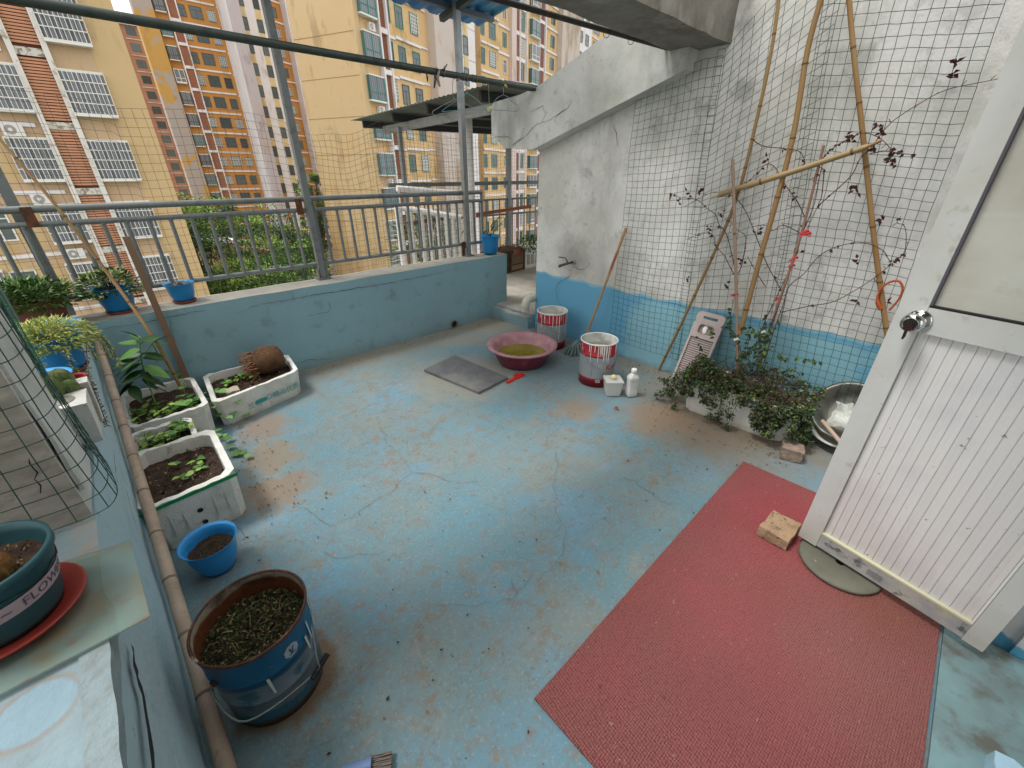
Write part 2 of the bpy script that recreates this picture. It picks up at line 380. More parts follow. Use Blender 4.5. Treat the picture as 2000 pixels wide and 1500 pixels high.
# ================================================================== FLOOR
mb = MB()
X0, X1, Y0, Y1 = -.32, 3.3, -3.0, 3.7
N1, N2 = 60, 90
vs = [(X0 + (X1 - X0) * i / N1, Y0 + (Y1 - Y0) * j / N2, 0) for j in range(N2 + 1) for i in range(N1 + 1)]
vs = [(x, y, .004 * noise.noise(Vector((x * 1.5, y * 1.5, 2)))) for x, y, z in vs]
mb.add(vs, [(j * (N1 + 1) + i, j * (N1 + 1) + i + 1, (j + 1) * (N1 + 1) + i + 1, (j + 1) * (N1 + 1) + i) for j in range(N2) for i in range(N1)], 0, True)
floor = kind(mb.build('roof_floor', floor_m), 'structure')
floor['label'] = 'light blue painted terrace floor, stained and cracked'
CR = [
 [(635,1077),(650,1051),(653,1035),(668,1015),(685,1009),(716,991),(745,970),(773,955),(785,938),(803,922),(825,924),(846,926),(864,937),(900,942),(935,940),(950,930)],
 [(803,922),(791,908),(791,898),(780,886),(765,874),(750,864),(751,848),(742,832),(739,817)],
 [(763,756),(755,768),(729,786),(698,796),(680,808),(661,817),(625,838),(599,848)],
 [(885,803),(864,822),(841,840),(812,851),(786,861)],
 [(1115,797),(1107,815),(1094,836),(1070,851),(1069,869),(1087,885),(1089,903),(1083,937),(1085,1000),(1105,1030),(1100,1080),(1075,1115),(1048,1135)],
 [(1024,846),(1050,850),(1070,851)], [(1024,846),(985,838),(965,826)],
 [(820,1188),(864,1183),(916,1179),(968,1176),(1002,1167),(1020,1144),(1050,1108)],
 [(656,1110),(645,1120),(627,1144),(600,1156)], [(700,735),(716,745),(722,752),(736,762)],
 [(635,1077),(660,1090),(700,1078),(730,1083),(745,1085)], [(800,921),(850,926)],
 [(800,860),(839,846),(878,817)], [(1000,1130),(1010,1160)], [(570,985),(600,992),(630,1015),(655,1030)],
 [(1200,925),(1240,940),(1290,980),(1330,985)], [(1060,745),(1082,738),(1095,742)],
]
def ribbon(mb, pts, wd, z=None, nrm=Vector((0, 0, 1)), jit=.006, mat=0):
    P = []
    for i in range(len(pts) - 1):
        a, b = pts[i], pts[i + 1]; n = max(2, int((b - a).length / .03))
        for k in range(n): P.append(a.lerp(b, k / n))
    P.append(pts[-1]); vs = []
    for i, p in enumerate(P):
        d = (P[min(i + 1, len(P) - 1)] - P[max(0, i - 1)]).normalized(); x = d.cross(nrm).normalized()
        t = math.sin(math.pi * min(1, max(0, (i + .5) / len(P)))) ** .4
        ww = wd * (.35 + .9 * random.random()) * t; c = p + x * R_(-jit, jit)
        vs += [c - x * ww, c + x * ww]
    mb.add(vs, [(2 * i, 2 * i + 1, 2 * i + 3, 2 * i + 2) for i in range(len(P) - 1)], mat)
mb = MB()
for c in CR: ribbon(mb, [aZ(x, y, .0065) for x, y in c], .0010, jit=.011)
o = mb.build('floor_crack', crack_m, floor)
# leaf litter and grit on the floor (nobody could count it)
litter = MB()
def bit(x, y, z=.006, s=.012):
    a = R_(0, 6.28); d = Vector((math.cos(a), math.sin(a), R_(0, .3))); litter.leaf((x, y, z), d, (R_(-.3, .3), R_(-.3, .3), 1), R_(.4, 1.4) * s, R_(.3, .8) * s, random.choice((0, 0, 1, 2)), .3)
for i in range(420):
    x = R_(.0, 3.2); y = R_(.1, 3.6)
    bit(x, y, s=R_(.006, .016))
for i in range(650):                     # collects along the foot of the walls and round the planter
    r = random.random()
    if r < .35: bit(3.2 - abs(random.gauss(0, .16)), R_(.5, 2.5), s=.014)
    elif r < .6: bit(R_(.9, 3.2), 3.6 - abs(random.gauss(0, .07)), s=.013)
    elif r < .8: bit(2.7 - abs(random.gauss(0, .16)), R_(.25, 1.3), s=.014)
    else: bit(.16 + abs(random.gauss(0, .12)), R_(1.9, 3.4), s=.013)
o = kind(litter.build('leaf_litter', [mk('litter_brown', '3f2f24', .9), mk('litter_tan', '8a6d4c', .9), mk('litter_black', '1f1c1a', .9)]), 'stuff')
# ================================================================== PARAPETS
t = thing('parapet_wall', 'low blue plastered parapet wall running under the steel railing, with bare concrete top', 'wall', (1.4, 3.8, 0))
mb = MB(); mb.rbox(-.6, 3.38, 3.64, 3.9, -.3, .705, .09, .006, {'': 0, 'z+': 1, 'y+': 2}); mb.build('wall', [bluewall_m, conc_m, pale_m], t)
mb = MB(); mb.rbox(-.6, 3.36, 3.903, 4.0, -.3, .672, .12, .006); mb.build('outer_ledge', white_m, t)
mb = MB()
for c in [[(60*3.846**0+400, 612),(500,596),(620,575),(760,553),(880,528)]]:
    ribbon(mb, [aY(x, y, 3.632) + Vector((0, 0, 0)) for x, y in c], .0022, nrm=Vector((0, 1, 0)))
for c in [[(190,645),(240,637),(320,622),(400,606)], [(560,712),(600,704),(650,700)], [(640,590),(646,602),(640,610),(600,618)], [(952,560),(956,575),(950,590),(955,600)], [(330,620),(345,680),(352,740)]]:
    ribbon(mb, [aY(x, y, 3.632) for x, y in c], .0018, nrm=Vector((0, 1, 0)))
mb.build('plaster_crack', mk('wall_crack', '34454c', .9), t)
# drain hole, a short pipe end through the foot of the parapet
d0 = aZ(894, 634, .06); t2 = thing('drain_pipe', 'black drain hole opening at the foot of the blue parapet wall', 'drain', (d0.x, 3.63, .05))
mb = MB(); My = Matrix.Translation((d0.x, 3.61, .052)) @ Matrix.Rotation(math.pi / 2, 4, 'X')
mb.lathe([(.036, 0), (.042, 0), (.042, -.09), (.036, -.09), (.036, 0)], M=My, n=20); mb.build('pipe_end', mk('grey_pvc', '6c6a62', .7), t2)
mb = MB(); mb.disc((0, 0, 0), .0365, 16, M=Matrix.Translation((d0.x, 3.627, .052)) @ Matrix.Rotation(math.pi / 2, 4, 'X')); mb.build('hole', black_m, t2)
t = thing('side_parapet_wall', 'broad light blue plastered parapet wall along the left side with long dark cracks', 'wall', (-.4, 1.5, 0))
mb = MB(); mb.rbox(-.62, -.25, -.9, 3.64, -.3, .7, .08, .009, {'': 0, 'z+': 1}, f=2.4); mb.build('wall', [bluewall2_m, mk('worn_parapet_top', '87969b', .85, [
    dict(s=4, lo=.4, hi=.62, c2='8fa9b3', amt=.7, d=7), dict(s=3, lo=.55, hi=.68, c2='b89a78', amt=.6, off=(2, 2, 2)), dict(s=14, lo=.62, hi=.7, c2='7b766c', amt=.6, d=7),
    dict(k='spot', c=tuple(aZ(70, 1390, .7)), nz=.03, ns=20, lo=.085, hi=.072, c2='8f745a', amt=.6), dict(k='spot', c=tuple(aZ(70, 1390, .7)), nz=.02, ns=20, lo=.070, hi=.062, c2='88a3b0', amt=1)], bump=[(18, .8, 'noise')])], t)
mb = MB()
for c, wd in (([(259,1262),(262,1290),(268,1320),(280,1360),(292,1430),(300,1500),(305,1560)], .020), ([(232,905),(243,940),(249,948)], .003), ([(246,955),(254,985),(262,1015),(268,1036)], .0038),
              ([(205,735),(212,790),(222,835),(232,880),(238,905)], .003), ([(222,880),(226,925),(232,950)], .0028), ([(222,945),(228,958)], .004)):
    ribbon(mb, [aX(x, y, -.238) for x, y in c], wd*.8, nrm=Vector((1, 0, 0)), jit=.003)
mb.build('plaster_crack', crackd_m, t)
mb = MB(); mb.rbox(-.285, -.243, .2, 1.08, .66, .704, .03, .006, f=9); mb.build('broken_plaster_edge', mk('chipped_edge', '8c9ca1', .9, [dict(s=25, lo=.5, hi=.65, c2='7f8684', amt=.6)], bump=[(30, .9, 'noise')]), t)
# ================================================================== PILLAR
t = thing('concrete_pillar', 'bare grey concrete pillar wrapped in green wire mesh at the left edge', 'pillar', (-.42, 1.6, .7))
mb = MB(); mb.rbox(-.62, -.256, 1.42, 1.78, .69, 2.262, .07, .005, {'': 1, 'y-': 0}); mb.build('shaft', [mk('pillar_render', 'bab5ac', .9, [dict(s=9, lo=.4, hi=.7, c2='8f887d', amt=.8, d=8, st=(1, 1, 3)), dict(s=30, lo=.6, hi=.7, c2='aaa69a', amt=.5)], bump=[(22, .8, 'noise')]), pale_m], t)
mb = MB(); mb.rbox(-.258, -.25, 1.44, 1.7, .78, 1.6, .05, .008, f=8); mb.build('plaster_patch', pale_m, t)
mb = MB(); ribbon(mb, [aY(x, y, 1.412) for x, y in ((55,895),(62,915),(72,935),(84,962))], .0016, nrm=Vector((0, 1, 0))); mb.build('crack', crackd_m, t)
# ================================================================== WALLS OF THE NEIGHBOURING STAIR HOUSE
t = thing('gable_house', 'whitewashed gable wall with blue lower band, sloping concrete eave and heavy beam', 'building', (3.3, 1, 0))
def prismX(mb, poly, x0, x1, mat=0, st=None):
    n = len(poly); vs = [(x0, y, z) for y, z in poly] + [(x1, y, z) for y, z in poly]
    mb.add(vs, [tuple(range(n))[::-1], tuple(range(n, 2 * n))] + [(i, (i + 1) % n, n + (i + 1) % n, n + i) for i in range(n)], mat)
sl = -.30
def ztop(y): return 1.745 + (3.03 - y) * .30
mb = MB()
ny, nz = 60, 32; vs = []; fs = []
for j in range(nz + 1):
    for i in range(ny + 1):
        y = 3.03 - 5.5 * i / ny; z = (ztop(y) + .02 + max(0, min(1, (1.64 - y) * 60)) * 1.2) * j / nz; p = hjit((3.24, y, z), .006, 2.2)
        if i == 0: p = Vector((3.24, 3.03 + .006 * noise.noise(Vector((0, 0, z * 7))), z))
        vs.append(p)
for j in range(nz):
    for i in range(ny): fs.append((j * (ny + 1) + i, j * (ny + 1) + i + 1, (j + 1) * (ny + 1) + i + 1, (j + 1) * (ny + 1) + i))
mb.add(vs, fs, 0, True)
mb.rbox(3.24, 8, 3.01, 3.03, 0, 1.75, .3, .0)
prismX(mb, [(3.0, 0), (3.0, 1.74), (-2.47, 3.38), (-2.47, 0)], 3.27, 8)
mb.build('wall', wall_m, t)
mb = MB()   # the eave band: a thick slab edge with a stepped nose, projecting over the wall
poly = [(3.50, 2.14), (3.545, 2.11), (3.545, 1.885), (3.36, 1.76), (2.99, 1.735), (1.62, 2.146), (1.62, 2.655), (2.206, 2.455), (2.94, 2.20), (3.15, 2.165)]
n_ = len(poly)
prismX(mb, poly, 3.10, 3.3)
mb.build('eave_band', pale_m, t)
mb = MB(); prismX(mb, [(3.0, 1.80), (1.62, 2.2), (1.62, 2.62), (2.2, 2.42), (2.92, 2.17)], 3.3, 9); mb.build('roof_slab', concd_m, t)
mb = MB()
for c in ([(1035,218),(1052,212),(1060,205),(1065,222),(1058,240)], [(1118,195),(1108,212),(1090,222),(1075,232),(1066,238),(1048,243),(1030,262),(1000,285)], [(1104,214),(1094,222),(1084,230),(1085,240)], [(964,268),(985,266),(1000,272)], [(1000,285),(1020,268),(1022,250)]):
    ribbon(mb, [aX(x, y, 3.094) for x, y in c], .0022, nrm=Vector((1, 0, 0)), jit=.006)
mb.build('eave_crack', mk('eave_crack_grey', '4b4d4b', .9), t)  # dark grey ribbons for the cracks in the eave band
mb = MB()
for c in ([(1100,522),(1117,531),(1112,540),(1094,550),(1088,556),(1085,566),(1090,590),(1100,600)], [(1118,520),(1135,528),(1148,522),(1152,512)], [(1195,240),(1204,260),(1206,285)]):
    ribbon(mb, [aX(x, y, 3.226) for x, y in c], .0025, nrm=Vector((1, 0, 0)), jit=.004)
mb.build('wall_crack', mk('gable_crack', '4a4c50', .9), t)
t = thing('concrete_beam', 'heavy stained concrete beam crossing overhead into the gable wall', 'beam', (1.5, 1.6, 2.4))
mb = MB(); mb.rbox(-.7, 3.235, 1.42, 1.75, 2.262, 2.8, .12, .012, {'': 0}); mb.build('beam', concd_m, t)
# the house behind the camera with its doorway (door stands open against the reveal)
t = thing('house_wall', 'white house wall beside the doorway with peeling blue base', 'wall', (2.0, -.8, 0))
mb = MB(); mb.rbox(1.905, 2.06, -2.6, -.60, 0, 2.9, .1, .003); mb.rbox(1.925, 2.05, -.60, -.548, .0, 2.9, .1, .002)
mb.build('wall', mk('jamb_plaster', 'c4c6c6', .8, [dict(s=9, lo=.5, hi=.7, c2='a5a8a6', amt=.5), dict(k='grad', a=2, nz=.08, ns=14, lo=.105, hi=.095, c2='4b8fae', amt=1)], bump=[(25, .4, 'noise')]), t)
mb = MB(); mb.rbox(-3.5, 1.0, -1.1, -.95, 0, 3.2, .3, .004); mb.build('front_wall', pale_m, t)
mb = MB(); mb.rbox(-3.5, 2.6, -2.6, .30, 2.95, 3.07, .3, .0); mb.build('eave', concd_m, t)  # unseen eave slab, added out over the near terrace to darken it
mb = MB()   # low rounded kerb at the foot of the other side of the doorway
mb.rbox(.85, 1.42, -.82, -.545, 0, .065, .04, .03, f=5)
tag(mb.build('door_kerb', mk('light_blue_kerb', 'a3c6d8', .7, [dict(s=9, lo=.5, hi=.7, c2='c3d2d6', amt=.6)], bump=[(30, .5, 'noise')])), 'pale blue plastered kerb stump at the bottom right corner', 'kerb')
mb = MB(); mb.rbox(1.22, 1.90, -1.6, -.43, -.02, .010, .1, .002)
tag(mb.build('threshold_slab', mk('threshold_stone', '6c8081', .6, [dict(s=3, lo=.4, hi=.62, c2='7c9ea3', amt=.8, d=7), dict(s=8, lo=.5, hi=.64, c2='5c5a50', amt=.85, d=8), dict(s=2, lo=.55, hi=.7, c2='8fb3ba', amt=.5, off=(3, 0, 0))], bump=[(14, .5, 'noise')])), 'worn grey green threshold slab beside the red mat', 'slab')
# ================================================================== RAISED PASSAGE BEHIND THE GABLE
mb = MB(); mb.rbox(3.20, 9, 3.035, 6.4, -.2, .15, .2, .006, {'': 1, 'z+': 0}); mb.rbox(2.75, 3.36, 4.02, 6.4, -.2, .13, .2, .004)
mb.rbox(3.13, 3.199, 3.04, 3.66, -.1, .125, .04, .020, {'': 1, 'z+': 0}, f=5)
ps = kind(mb.build('passage_floor', [mk('worn_cement', 'a29b90', .85, [dict(s=5, lo=.4, hi=.65, c2='8a8378', amt=.7, d=8), dict(s=2, lo=.5, hi=.7, c2='b9b6ae', amt=.6)], bump=[(20, .5, 'noise')]), bluewall_m]), 'structure')
mb = MB(); mb.add([(-2500, -2500, -19), (2500, -2500, -19), (2500, 2500, -19), (-2500, 2500, -19)], [(0, 1, 2, 3)])
kind(mb.build('ground', mk('street_ground', '7d7b74', .9, [dict(s=.05, lo=.45, hi=.6, c2='5a6b45', amt=.8), dict(s=.4, lo=.5, hi=.7, c2='8d8a84', amt=.6)])), 'structure')
mb = MB(); mb.rbox(-.64, 9, -6, 4.01, -19, -.32, 3, 0); mb.rbox(2.75, 9, 4.01, 6.4, -19, -.25, 3, 0); tag(mb.build('own_building', pale_m), 'building that carries the blue terrace on its roof', 'building')
# ================================================================== RAILING ON THE PARAPET
def post(name, a, b, w, mat, label, plate=None, cat='post', group='steel posts holding the canopy'):
    t = thing(name, label, cat, a, 0, group)
    mb = MB(); mb.bar(a, b, w, w, up=(0, 1, 0)); mb.build('tube', mat, t)
    if plate is not None:
        mb = MB(); mb.obox(Vector(a) + Vector((0, 0, .006)), w * 2.2, w * 1.9, .012); mb.obox(Vector(a) + Vector((-w * .8, -.01, .045)), .008, w, .09); mb.build('foot_plate', plate, t)
    return t
YR = 3.89
t = thing('steel_railing', 'grey painted steel railing with round rails and balusters on the parapet', 'railing', (1.4, YR, .71))
for z, r, nm in ((1.356, .021, 'top_rail'), (1.272, .017, 'middle_rail'), (.83, .017, 'bottom_rail')):
    mb = MB(); mb.tube([(-.75, YR, z), (3.235, YR, z)], r, 10); mb.build(nm, galv_m, t)
mb = MB(); mb.tube([(0, 0, .0), (0, 0, .43)], .0125, 8); mb.tube([(0, 0, 0), (0, 0, .012)], .017, 8); mb.tube([(0, 0, .42), (0, 0, .432)], .017, 8)
bal = local_part(mb, 'baluster', galv_m, t); bal.location = (-.66 - 1.4, 0, .832 - .71)
xs = [-.66 + .118 * i for i in range(1, 34)]
for x in xs:
    if abs(x - 1.336) < .03 or abs(x - 2.98) < .03: continue
    inst(bal.data, 'baluster', t, (x - 1.4 + R_(-.004, .004), 0, .832 - .71), 0)
for x in (1.39, 3.235):
    mb = MB(); mb.tube([(x, YR + .005, .7), (x, YR + .005, 1.36)], .016, 8); mb.build('upright', galv_m, t)
for (x, z0, z1) in ((-.26, 1.26, 1.37), (1.27, 1.24, 1.36), (2.93, .71, .86)):
    mb = MB(); mb.obox((x, YR - .025, (z0 + z1) / 2), .05, .006, z1 - z0); mb.obox((x + .02, YR - .01, (z0 + z1) / 2), .006, .03, z1 - z0); mb.build('bracket', rust_m, t)
post('canopy_post', (1.34, 3.86, .705), (1.34, 3.86, 3.4), .05, galv_m, 'grey square steel post standing mid-parapet between the two railing bays', galv_m)
post('canopy_post', (2.985, 3.86, .705), (2.985, 3.86, 2.93), .052, galvl_m, 'lighter galvanised post at the right end of the railing, carrying the blue canopy', galvl_m)
post('canopy_post', (-.30, 3.98, .70), (-.33, 3.98, 3.0), .052, galv_m, 'green grey square post at the left corner behind the bushy brown pot', None)
post('canopy_post', (-.47, 3.33, .70), (-.47, 3.33, 3.0), .05, galv_m, 'steel post at the far left edge next to the bundle of green mesh', None)
# ================================================================== BLUE CANOPY
t = thing('blue_canopy', 'corrugated blue sheet canopy on steel beams overhead', 'canopy', (2.9, 3.6, 2.9))
mb = MB(); vs = []; fs = []
nx_ = 120; xa, xb = .6, 3.525
prof = lambda x: .022 if (x % .19) < .05 else (.022 * (1 - ((x % .19) - .05) / .02) if (x % .19) < .07 else (0 if (x % .19) < .17 else .022 * (((x % .19) - .17) / .02)))
for i in range(nx_ + 1):
    x = xa + (xb - xa) * i / nx_; d = prof(x)
    vs += [(x, 4.2, 2.89 + d), (x, 2.5, 3.12 + d), (x, 4.2, 2.893 + d), (x, 2.5, 3.123 + d)]
for i in range(nx_):
    a = 4 * i; b = a + 4
    fs += [(a, a + 1, b + 1, b), (a + 2, b + 2, b + 3, a + 3), (a, b, b + 2, a + 2), (a + 1, a + 3, b + 3, b + 1)]
mb.add(vs, fs, 0); mb.build('corrugated_sheet', mk('blue_sheet', '2f6fb0', .4, [dict(s=3, lo=.45, hi=.7, c2='4a86bf', amt=.6), dict(s=2, lo=.5, hi=.6, c2='3f90a0', amt=.5, off=(4, 4, 4))], trans=.0), t)
for y, z in ((3.95, 2.895), (3.2, 2.99), (2.7, 3.06)):
    mb = MB(); mb.bar((xa, y, z), (3.5, y, z), .05, .04); mb.build('purlin', mk('grey_blue_beam', '4d5a68', .5), t)
for x in (1.34, 2.985):
    mb = MB(); mb.bar((x, 4.1, 2.84), (x, 2.5, 3.06), .05, .05); mb.build('rafter', darkpipe_m, t)
# ================================================================== CLOTHES POLES
t = thing('clothes_pole', 'long dark round clothes pole with pegs and hangers, running to the eave', 'pole', (1.5, 2.97, 2.18))
mb = MB(); mb.tube([(-.9, 2.97, 2.17), (3.07, 2.97, 2.185)], .021, 12); mb.tube([(3.065, 2.97, 2.185), (3.10, 2.97, 2.185)], .015, 8); mb.build('tube', darkpipe_m, t)
for x in (2.15, 2.33, 2.36, 2.42, 2.45, 2.7):
    mb = MB(); pts = [(x + .008 * math.sin(a * 3), 2.97 + .0225 * math.cos(a), 2.182 + .0225 * math.sin(a)) for a in [k * .5 for k in range(26)]]; mb.tube(pts, .003, 5); mb.build('wire_wrap', mk('old_wire', '6d6656', .6), t)
pb0 = aX(1325, 100, 3.22); pb1 = aX(900, -22, 1.6)
t = thing('clothes_pole', 'thin black rod slanting from the blue canopy to under the beam', 'pole', pb0)
mb = MB(); mb.tube([pb0, pb1 + (pb1 - pb0) * .3], .014, 10); mb.build('tube', mk('black_rod', '35322f', .5, [dict(s=30, lo=.6, hi=.7, c2='5f4a38', amt=.6)]), t)
for px_ in (1122, 1232):
    c = aX(px_, 40 if px_ == 1122 else 85, 2.6)
for (px_, py_) in ((1128, 48), (1230, 78)):
    r0 = ray(px_, py_)
    c = CP + r0 * 3.4; tt = (c.x - pb0.x) / (pb1.x - pb0.x); c = pb0.lerp(pb1, tt)
    mb = MB(); mb.tube([c + Vector((.004 * math.sin(a * 2), .022 * math.cos(a), .03 * math.sin(a) - .004)) for a in [k * .45 for k in range(18)]], .002, 4); mb.tube([c + Vector((0, 0, .02)), c + Vector((.02, 0, .08)), c + Vector((.01, .0, .13))], .002, 4); mb.build('wire_loop', black_m, t)
def hpts(L, sc, ox, oy, y=2.97): return [aY(ox + a / sc, oy + b / sc, y) for a, b in L]
HG = [([(915, 915), (930, 925), (925, 960), (905, 985), (900, 1150), (920, 1210), (800, 1275), (670, 1350), (655, 1385), (680, 1415), (715, 1415), (740, 1388), (950, 1375), (1130, 1390), (1180, 1370), (1190, 1345), (1060, 1270), (920, 1210)], '8a8f90', 'grey wire hanger, leftmost on the dark pole', 2.965),
      ([(1062, 950), (1085, 965), (1070, 1010), (1072, 1080), (1072, 1140), (930, 1240), (790, 1335), (800, 1362), (1080, 1335), (1300, 1335), (1370, 1390), (1340, 1380), (1200, 1220), (1072, 1140)], '5f9a9c', 'teal wire hanger in the middle of the dark pole', 2.98),
      ([(1535, 960), (1545, 990), (1525, 1010), (1520, 1060), (1520, 1150), (1450, 1190), (1400, 1250), (1330, 1320), (1345, 1338), (1500, 1348), (1655, 1358), (1690, 1352), (1710, 1320), (1690, 1280), (1620, 1240), (1585, 1190), (1520, 1160)], '6f8488', 'bent wire hanger beside the broken eave end', 2.96)]
for L, c, lb, yy in HG:
    pts = smooth_path(hpts(L, 6.25, 740, 0, yy), 3); t = thing('clothes_hanger', lb, 'hanger', pts[0], 0, 'wire hangers on the dark pole')
    mb = MB(); mb.tube(pts, .0022, 5); mb.build('wire', mk('hanger_' + c, c, .4), t)
def peg(pts, col, lb, wd=.008):
    P = hpts(pts, 6.25, 740, 0, 2.945); t = thing('clothes_peg', lb, 'clothes peg', P[0], 0, 'pegs on the dark pole')
    mb = MB(); mb.tube(P, [wd * (.7 + .5 * (i == len(P) - 2)) for i in range(len(P))], 5); mb.build('arm', mk('peg_' + col, col, .6), t)
    mb = MB(); q = P[0].lerp(P[-1], .45); mb.tube([q + Vector((-.008, -.004, 0)), q + Vector((.008, -.004, 0))], .005, 6); mb.build('spring', galvl_m, t)
peg([(690, 830), (735, 850), (715, 960), (745, 1060)], '8b8880', 'grey plastic peg clipped on the dark pole', .010)
peg([(680, 900), (690, 960), (675, 1075)], '2a2725', 'black peg hanging open beside the grey peg')
peg([(578, 880), (590, 940), (595, 995)], '33302c', 'black peg hanging furthest left on the pole', .006)
peg([(775, 850), (800, 840), (832, 782)], '3a3430', 'brown peg sticking up from the pole', .005)
peg([(945, 990), (965, 970), (990, 945)], '35322e', 'small dark peg just behind the galvanised post', .005)
mb = MB(); c = aY(740 + 1350 / 6.25, 1330 / 6.25, 2.95); mb.tube([c + Vector((-.012, 0, 0)), c + Vector((.012, 0, 0))], .019, 10); mb.tube([c + Vector((0, 0, .02)), c + Vector((0, .01, .2))], .0012, 4)
tag(mb.build('spool', mk('pale_yellow_plastic', 'b8b98a', .5)), 'pale yellow disc hanging by the eave end', 'spool')
mb = MB(); c = aY(740 + 1545 / 6.25, 1048 / 6.25, 2.955); mb.tube([c + Vector((-.02, 0, .01)), c, c + Vector((.018, 0, -.012))], [.004, .011, .004], 8)
tag(mb.build('yellow_clip', mk('yellow_clip', 'b9a24c', .5)), 'little yellow clip near the end of the pole', 'clip')
# ================================================================== WIRE NETS
def net(name, S, nu, nv, r, mat, su=4, sv=4, parent=None, jit=.004, un=None, vn=None, skip=0.0):
    mb = MB()
    def wire(pts):
        run = []
        for p in pts:
            if p is None:
                if len(run) > 1: mb.tube(run, r, 3, cap=False)
                run = []
            else: run.append(p)
        if len(run) > 1: mb.tube(run, r, 3, cap=False)
    for i in range(nu + 1):
        wire([S(i / nu, j / (nv * sv)) for j in range(nv * sv + 1)])
    for j in range(nv + 1):
        wire([S(i / (nu * su), j / nv) for i in range(nu * su + 1)])
    o = mb.build(name, mat, parent); return o
def wav(a, b, f=3.0, s=0): return noise.noise(Vector((a * f, b * f, s)))
t = thing('wire_net', 'green plastic coated wire net hung in overlapping sheets over the white gable wall', 'wire net', (3.2, 1, 1.2))
def wallnet(ya, yb, ya2, yb2, z0f, z1f, base, seed):
    def S(u, v):
        top = z1f(u); bot = z0f(u); z = bot + (top - bot) * v
        y = (ya2 + (yb2 - ya2) * u) * (1 - v) + (ya + (yb - ya) * u) * v
        x = base - .018 + .016 * wav(y, z, 1.4, seed) + .006 * wav(y, z, 9, seed)
        y += .012 * wav(y, z, 2.2, seed + 5) + .004 * wav(y, z, 14, seed + 7); z += .014 * wav(y, z, 2.0, seed + 9) + .004 * wav(y, z, 15, seed + 3)
        return Vector((x, y, z))
    return S
net('net_sheet', wallnet(2.03, 1.43, 2.02, 1.33, lambda u: .17 - .05 * u if u < .5 else .145, lambda u: min(2.12 + .10 * u, 2.2), 3.215, 1), 13, 40, .0016, net_m, 3, 1, t)
net('net_sheet', wallnet(1.47, .90, 1.40, .64, lambda u: .15, lambda u: 2.20 + .5 * u if u > .1 else 2.24, 3.20, 4), 12, 46, .0016, net_m, 3, 1, t)
net('net_sheet', wallnet(.97, .245, .72, .10, lambda u: .14, lambda u: 2.7 - .1 * u, 3.185, 8), 14, 50, .0016, net_m, 3, 1, t)
def roll(u, v):     # the rolled edge of the net behind the door
    a = u * 9.0; r = .018 + .012 * u; z = .08 + .56 * v
    return Vector((3.16 - r * math.sin(a), .085 + r * math.cos(a) + .03 * v, z + .01 * wav(u * 5, v * 4)))
net('net_roll', roll, 16, 14, .0014, netg_m, 1, 2, t)
t = thing('wire_net', 'dark wire net with a sagging top edge stretched behind the steel railing', 'wire net', (1.4, 3.97, 1.2))
def railnet(u, v):
    x = -.9 + 4.15 * u
    top = 1.93 - .09 * math.exp(-((x - 1.75) / .35) ** 2) - .02 * math.sin(x * 5) + (.0 if x > .28 else .03)
    z = .68 + (top - .68) * v
    x2 = x + .010 * wav(x, z, 3, 2) + (.05 * wav(x, z, 2.4, 5) if 1.4 < x < 2.3 and z > 1.35 else 0)
    z2 = z + .010 * wav(x, z, 3, 7) + (.05 * wav(x, z, 3.5, 9) * min(1, (z - 1.3) * 3) if 1.45 < x < 2.4 and z > 1.3 else 0)
    return Vector((x2, 3.975 + .012 * wav(x, z, 2, 3), z2))
net('net_sheet', railnet, 76, 24, .0012, netb_m, 2, 3, t)
t = thing('wire_net', 'bright green wire mesh wrapped round the concrete pillar at the left', 'wire net', (-.25, 1.4, 1.2))
path = smooth_path([(-1.1, 1.385, 0), (-.62, 1.39, 0), (-.34, 1.395, 0), (-.262, 1.408, 0), (-.236, 1.45, 0), (-.228, 1.53, 0), (-.238, 1.65, 0), (-.265, 1.80, 0), (-.31, 1.95, 0), (-.36, 2.05, 0)], 8)
LN = [0]
for i in range(1, len(path)): LN.append(LN[-1] + (path[i] - path[i - 1]).length)
def pillnet(u, v):
    d = u * LN[-1]; i = 0
    while i < len(LN) - 2 and LN[i + 1] < d: i += 1
    k = (d - LN[i]) / max(1e-6, LN[i + 1] - LN[i]); p = path[i].lerp(path[i + 1], min(1, k))
    bulge = .075 * (1 - v) ** 4 * max(0, min(1, (p.x + .33) * 12))
    z = .72 + 1.7 * v + .012 * wav(u * 8, v * 4, 1)
    return Vector((p.x + bulge * .4 + .010 * wav(u * 9, v * 5, 1, 3), p.y - .008 + .008 * wav(u * 9, v * 5, 1, 6), z))
net('net_sheet', pillnet, int(LN[-1] / .05), 34, .0015, net_m, 3, 1, t)
def pillroll(u, v):
    a = u * 7.5; r = .030 + .010 * u; z = .72 + 1.5 * v
    return Vector((-.305 + r * math.cos(a) - .03 * v, 1.93 + .25 * v + r * math.sin(a) * 2.5, z))
net('net_roll', pillroll, 20, 30, .0016, netg_m, 1, 1, t)
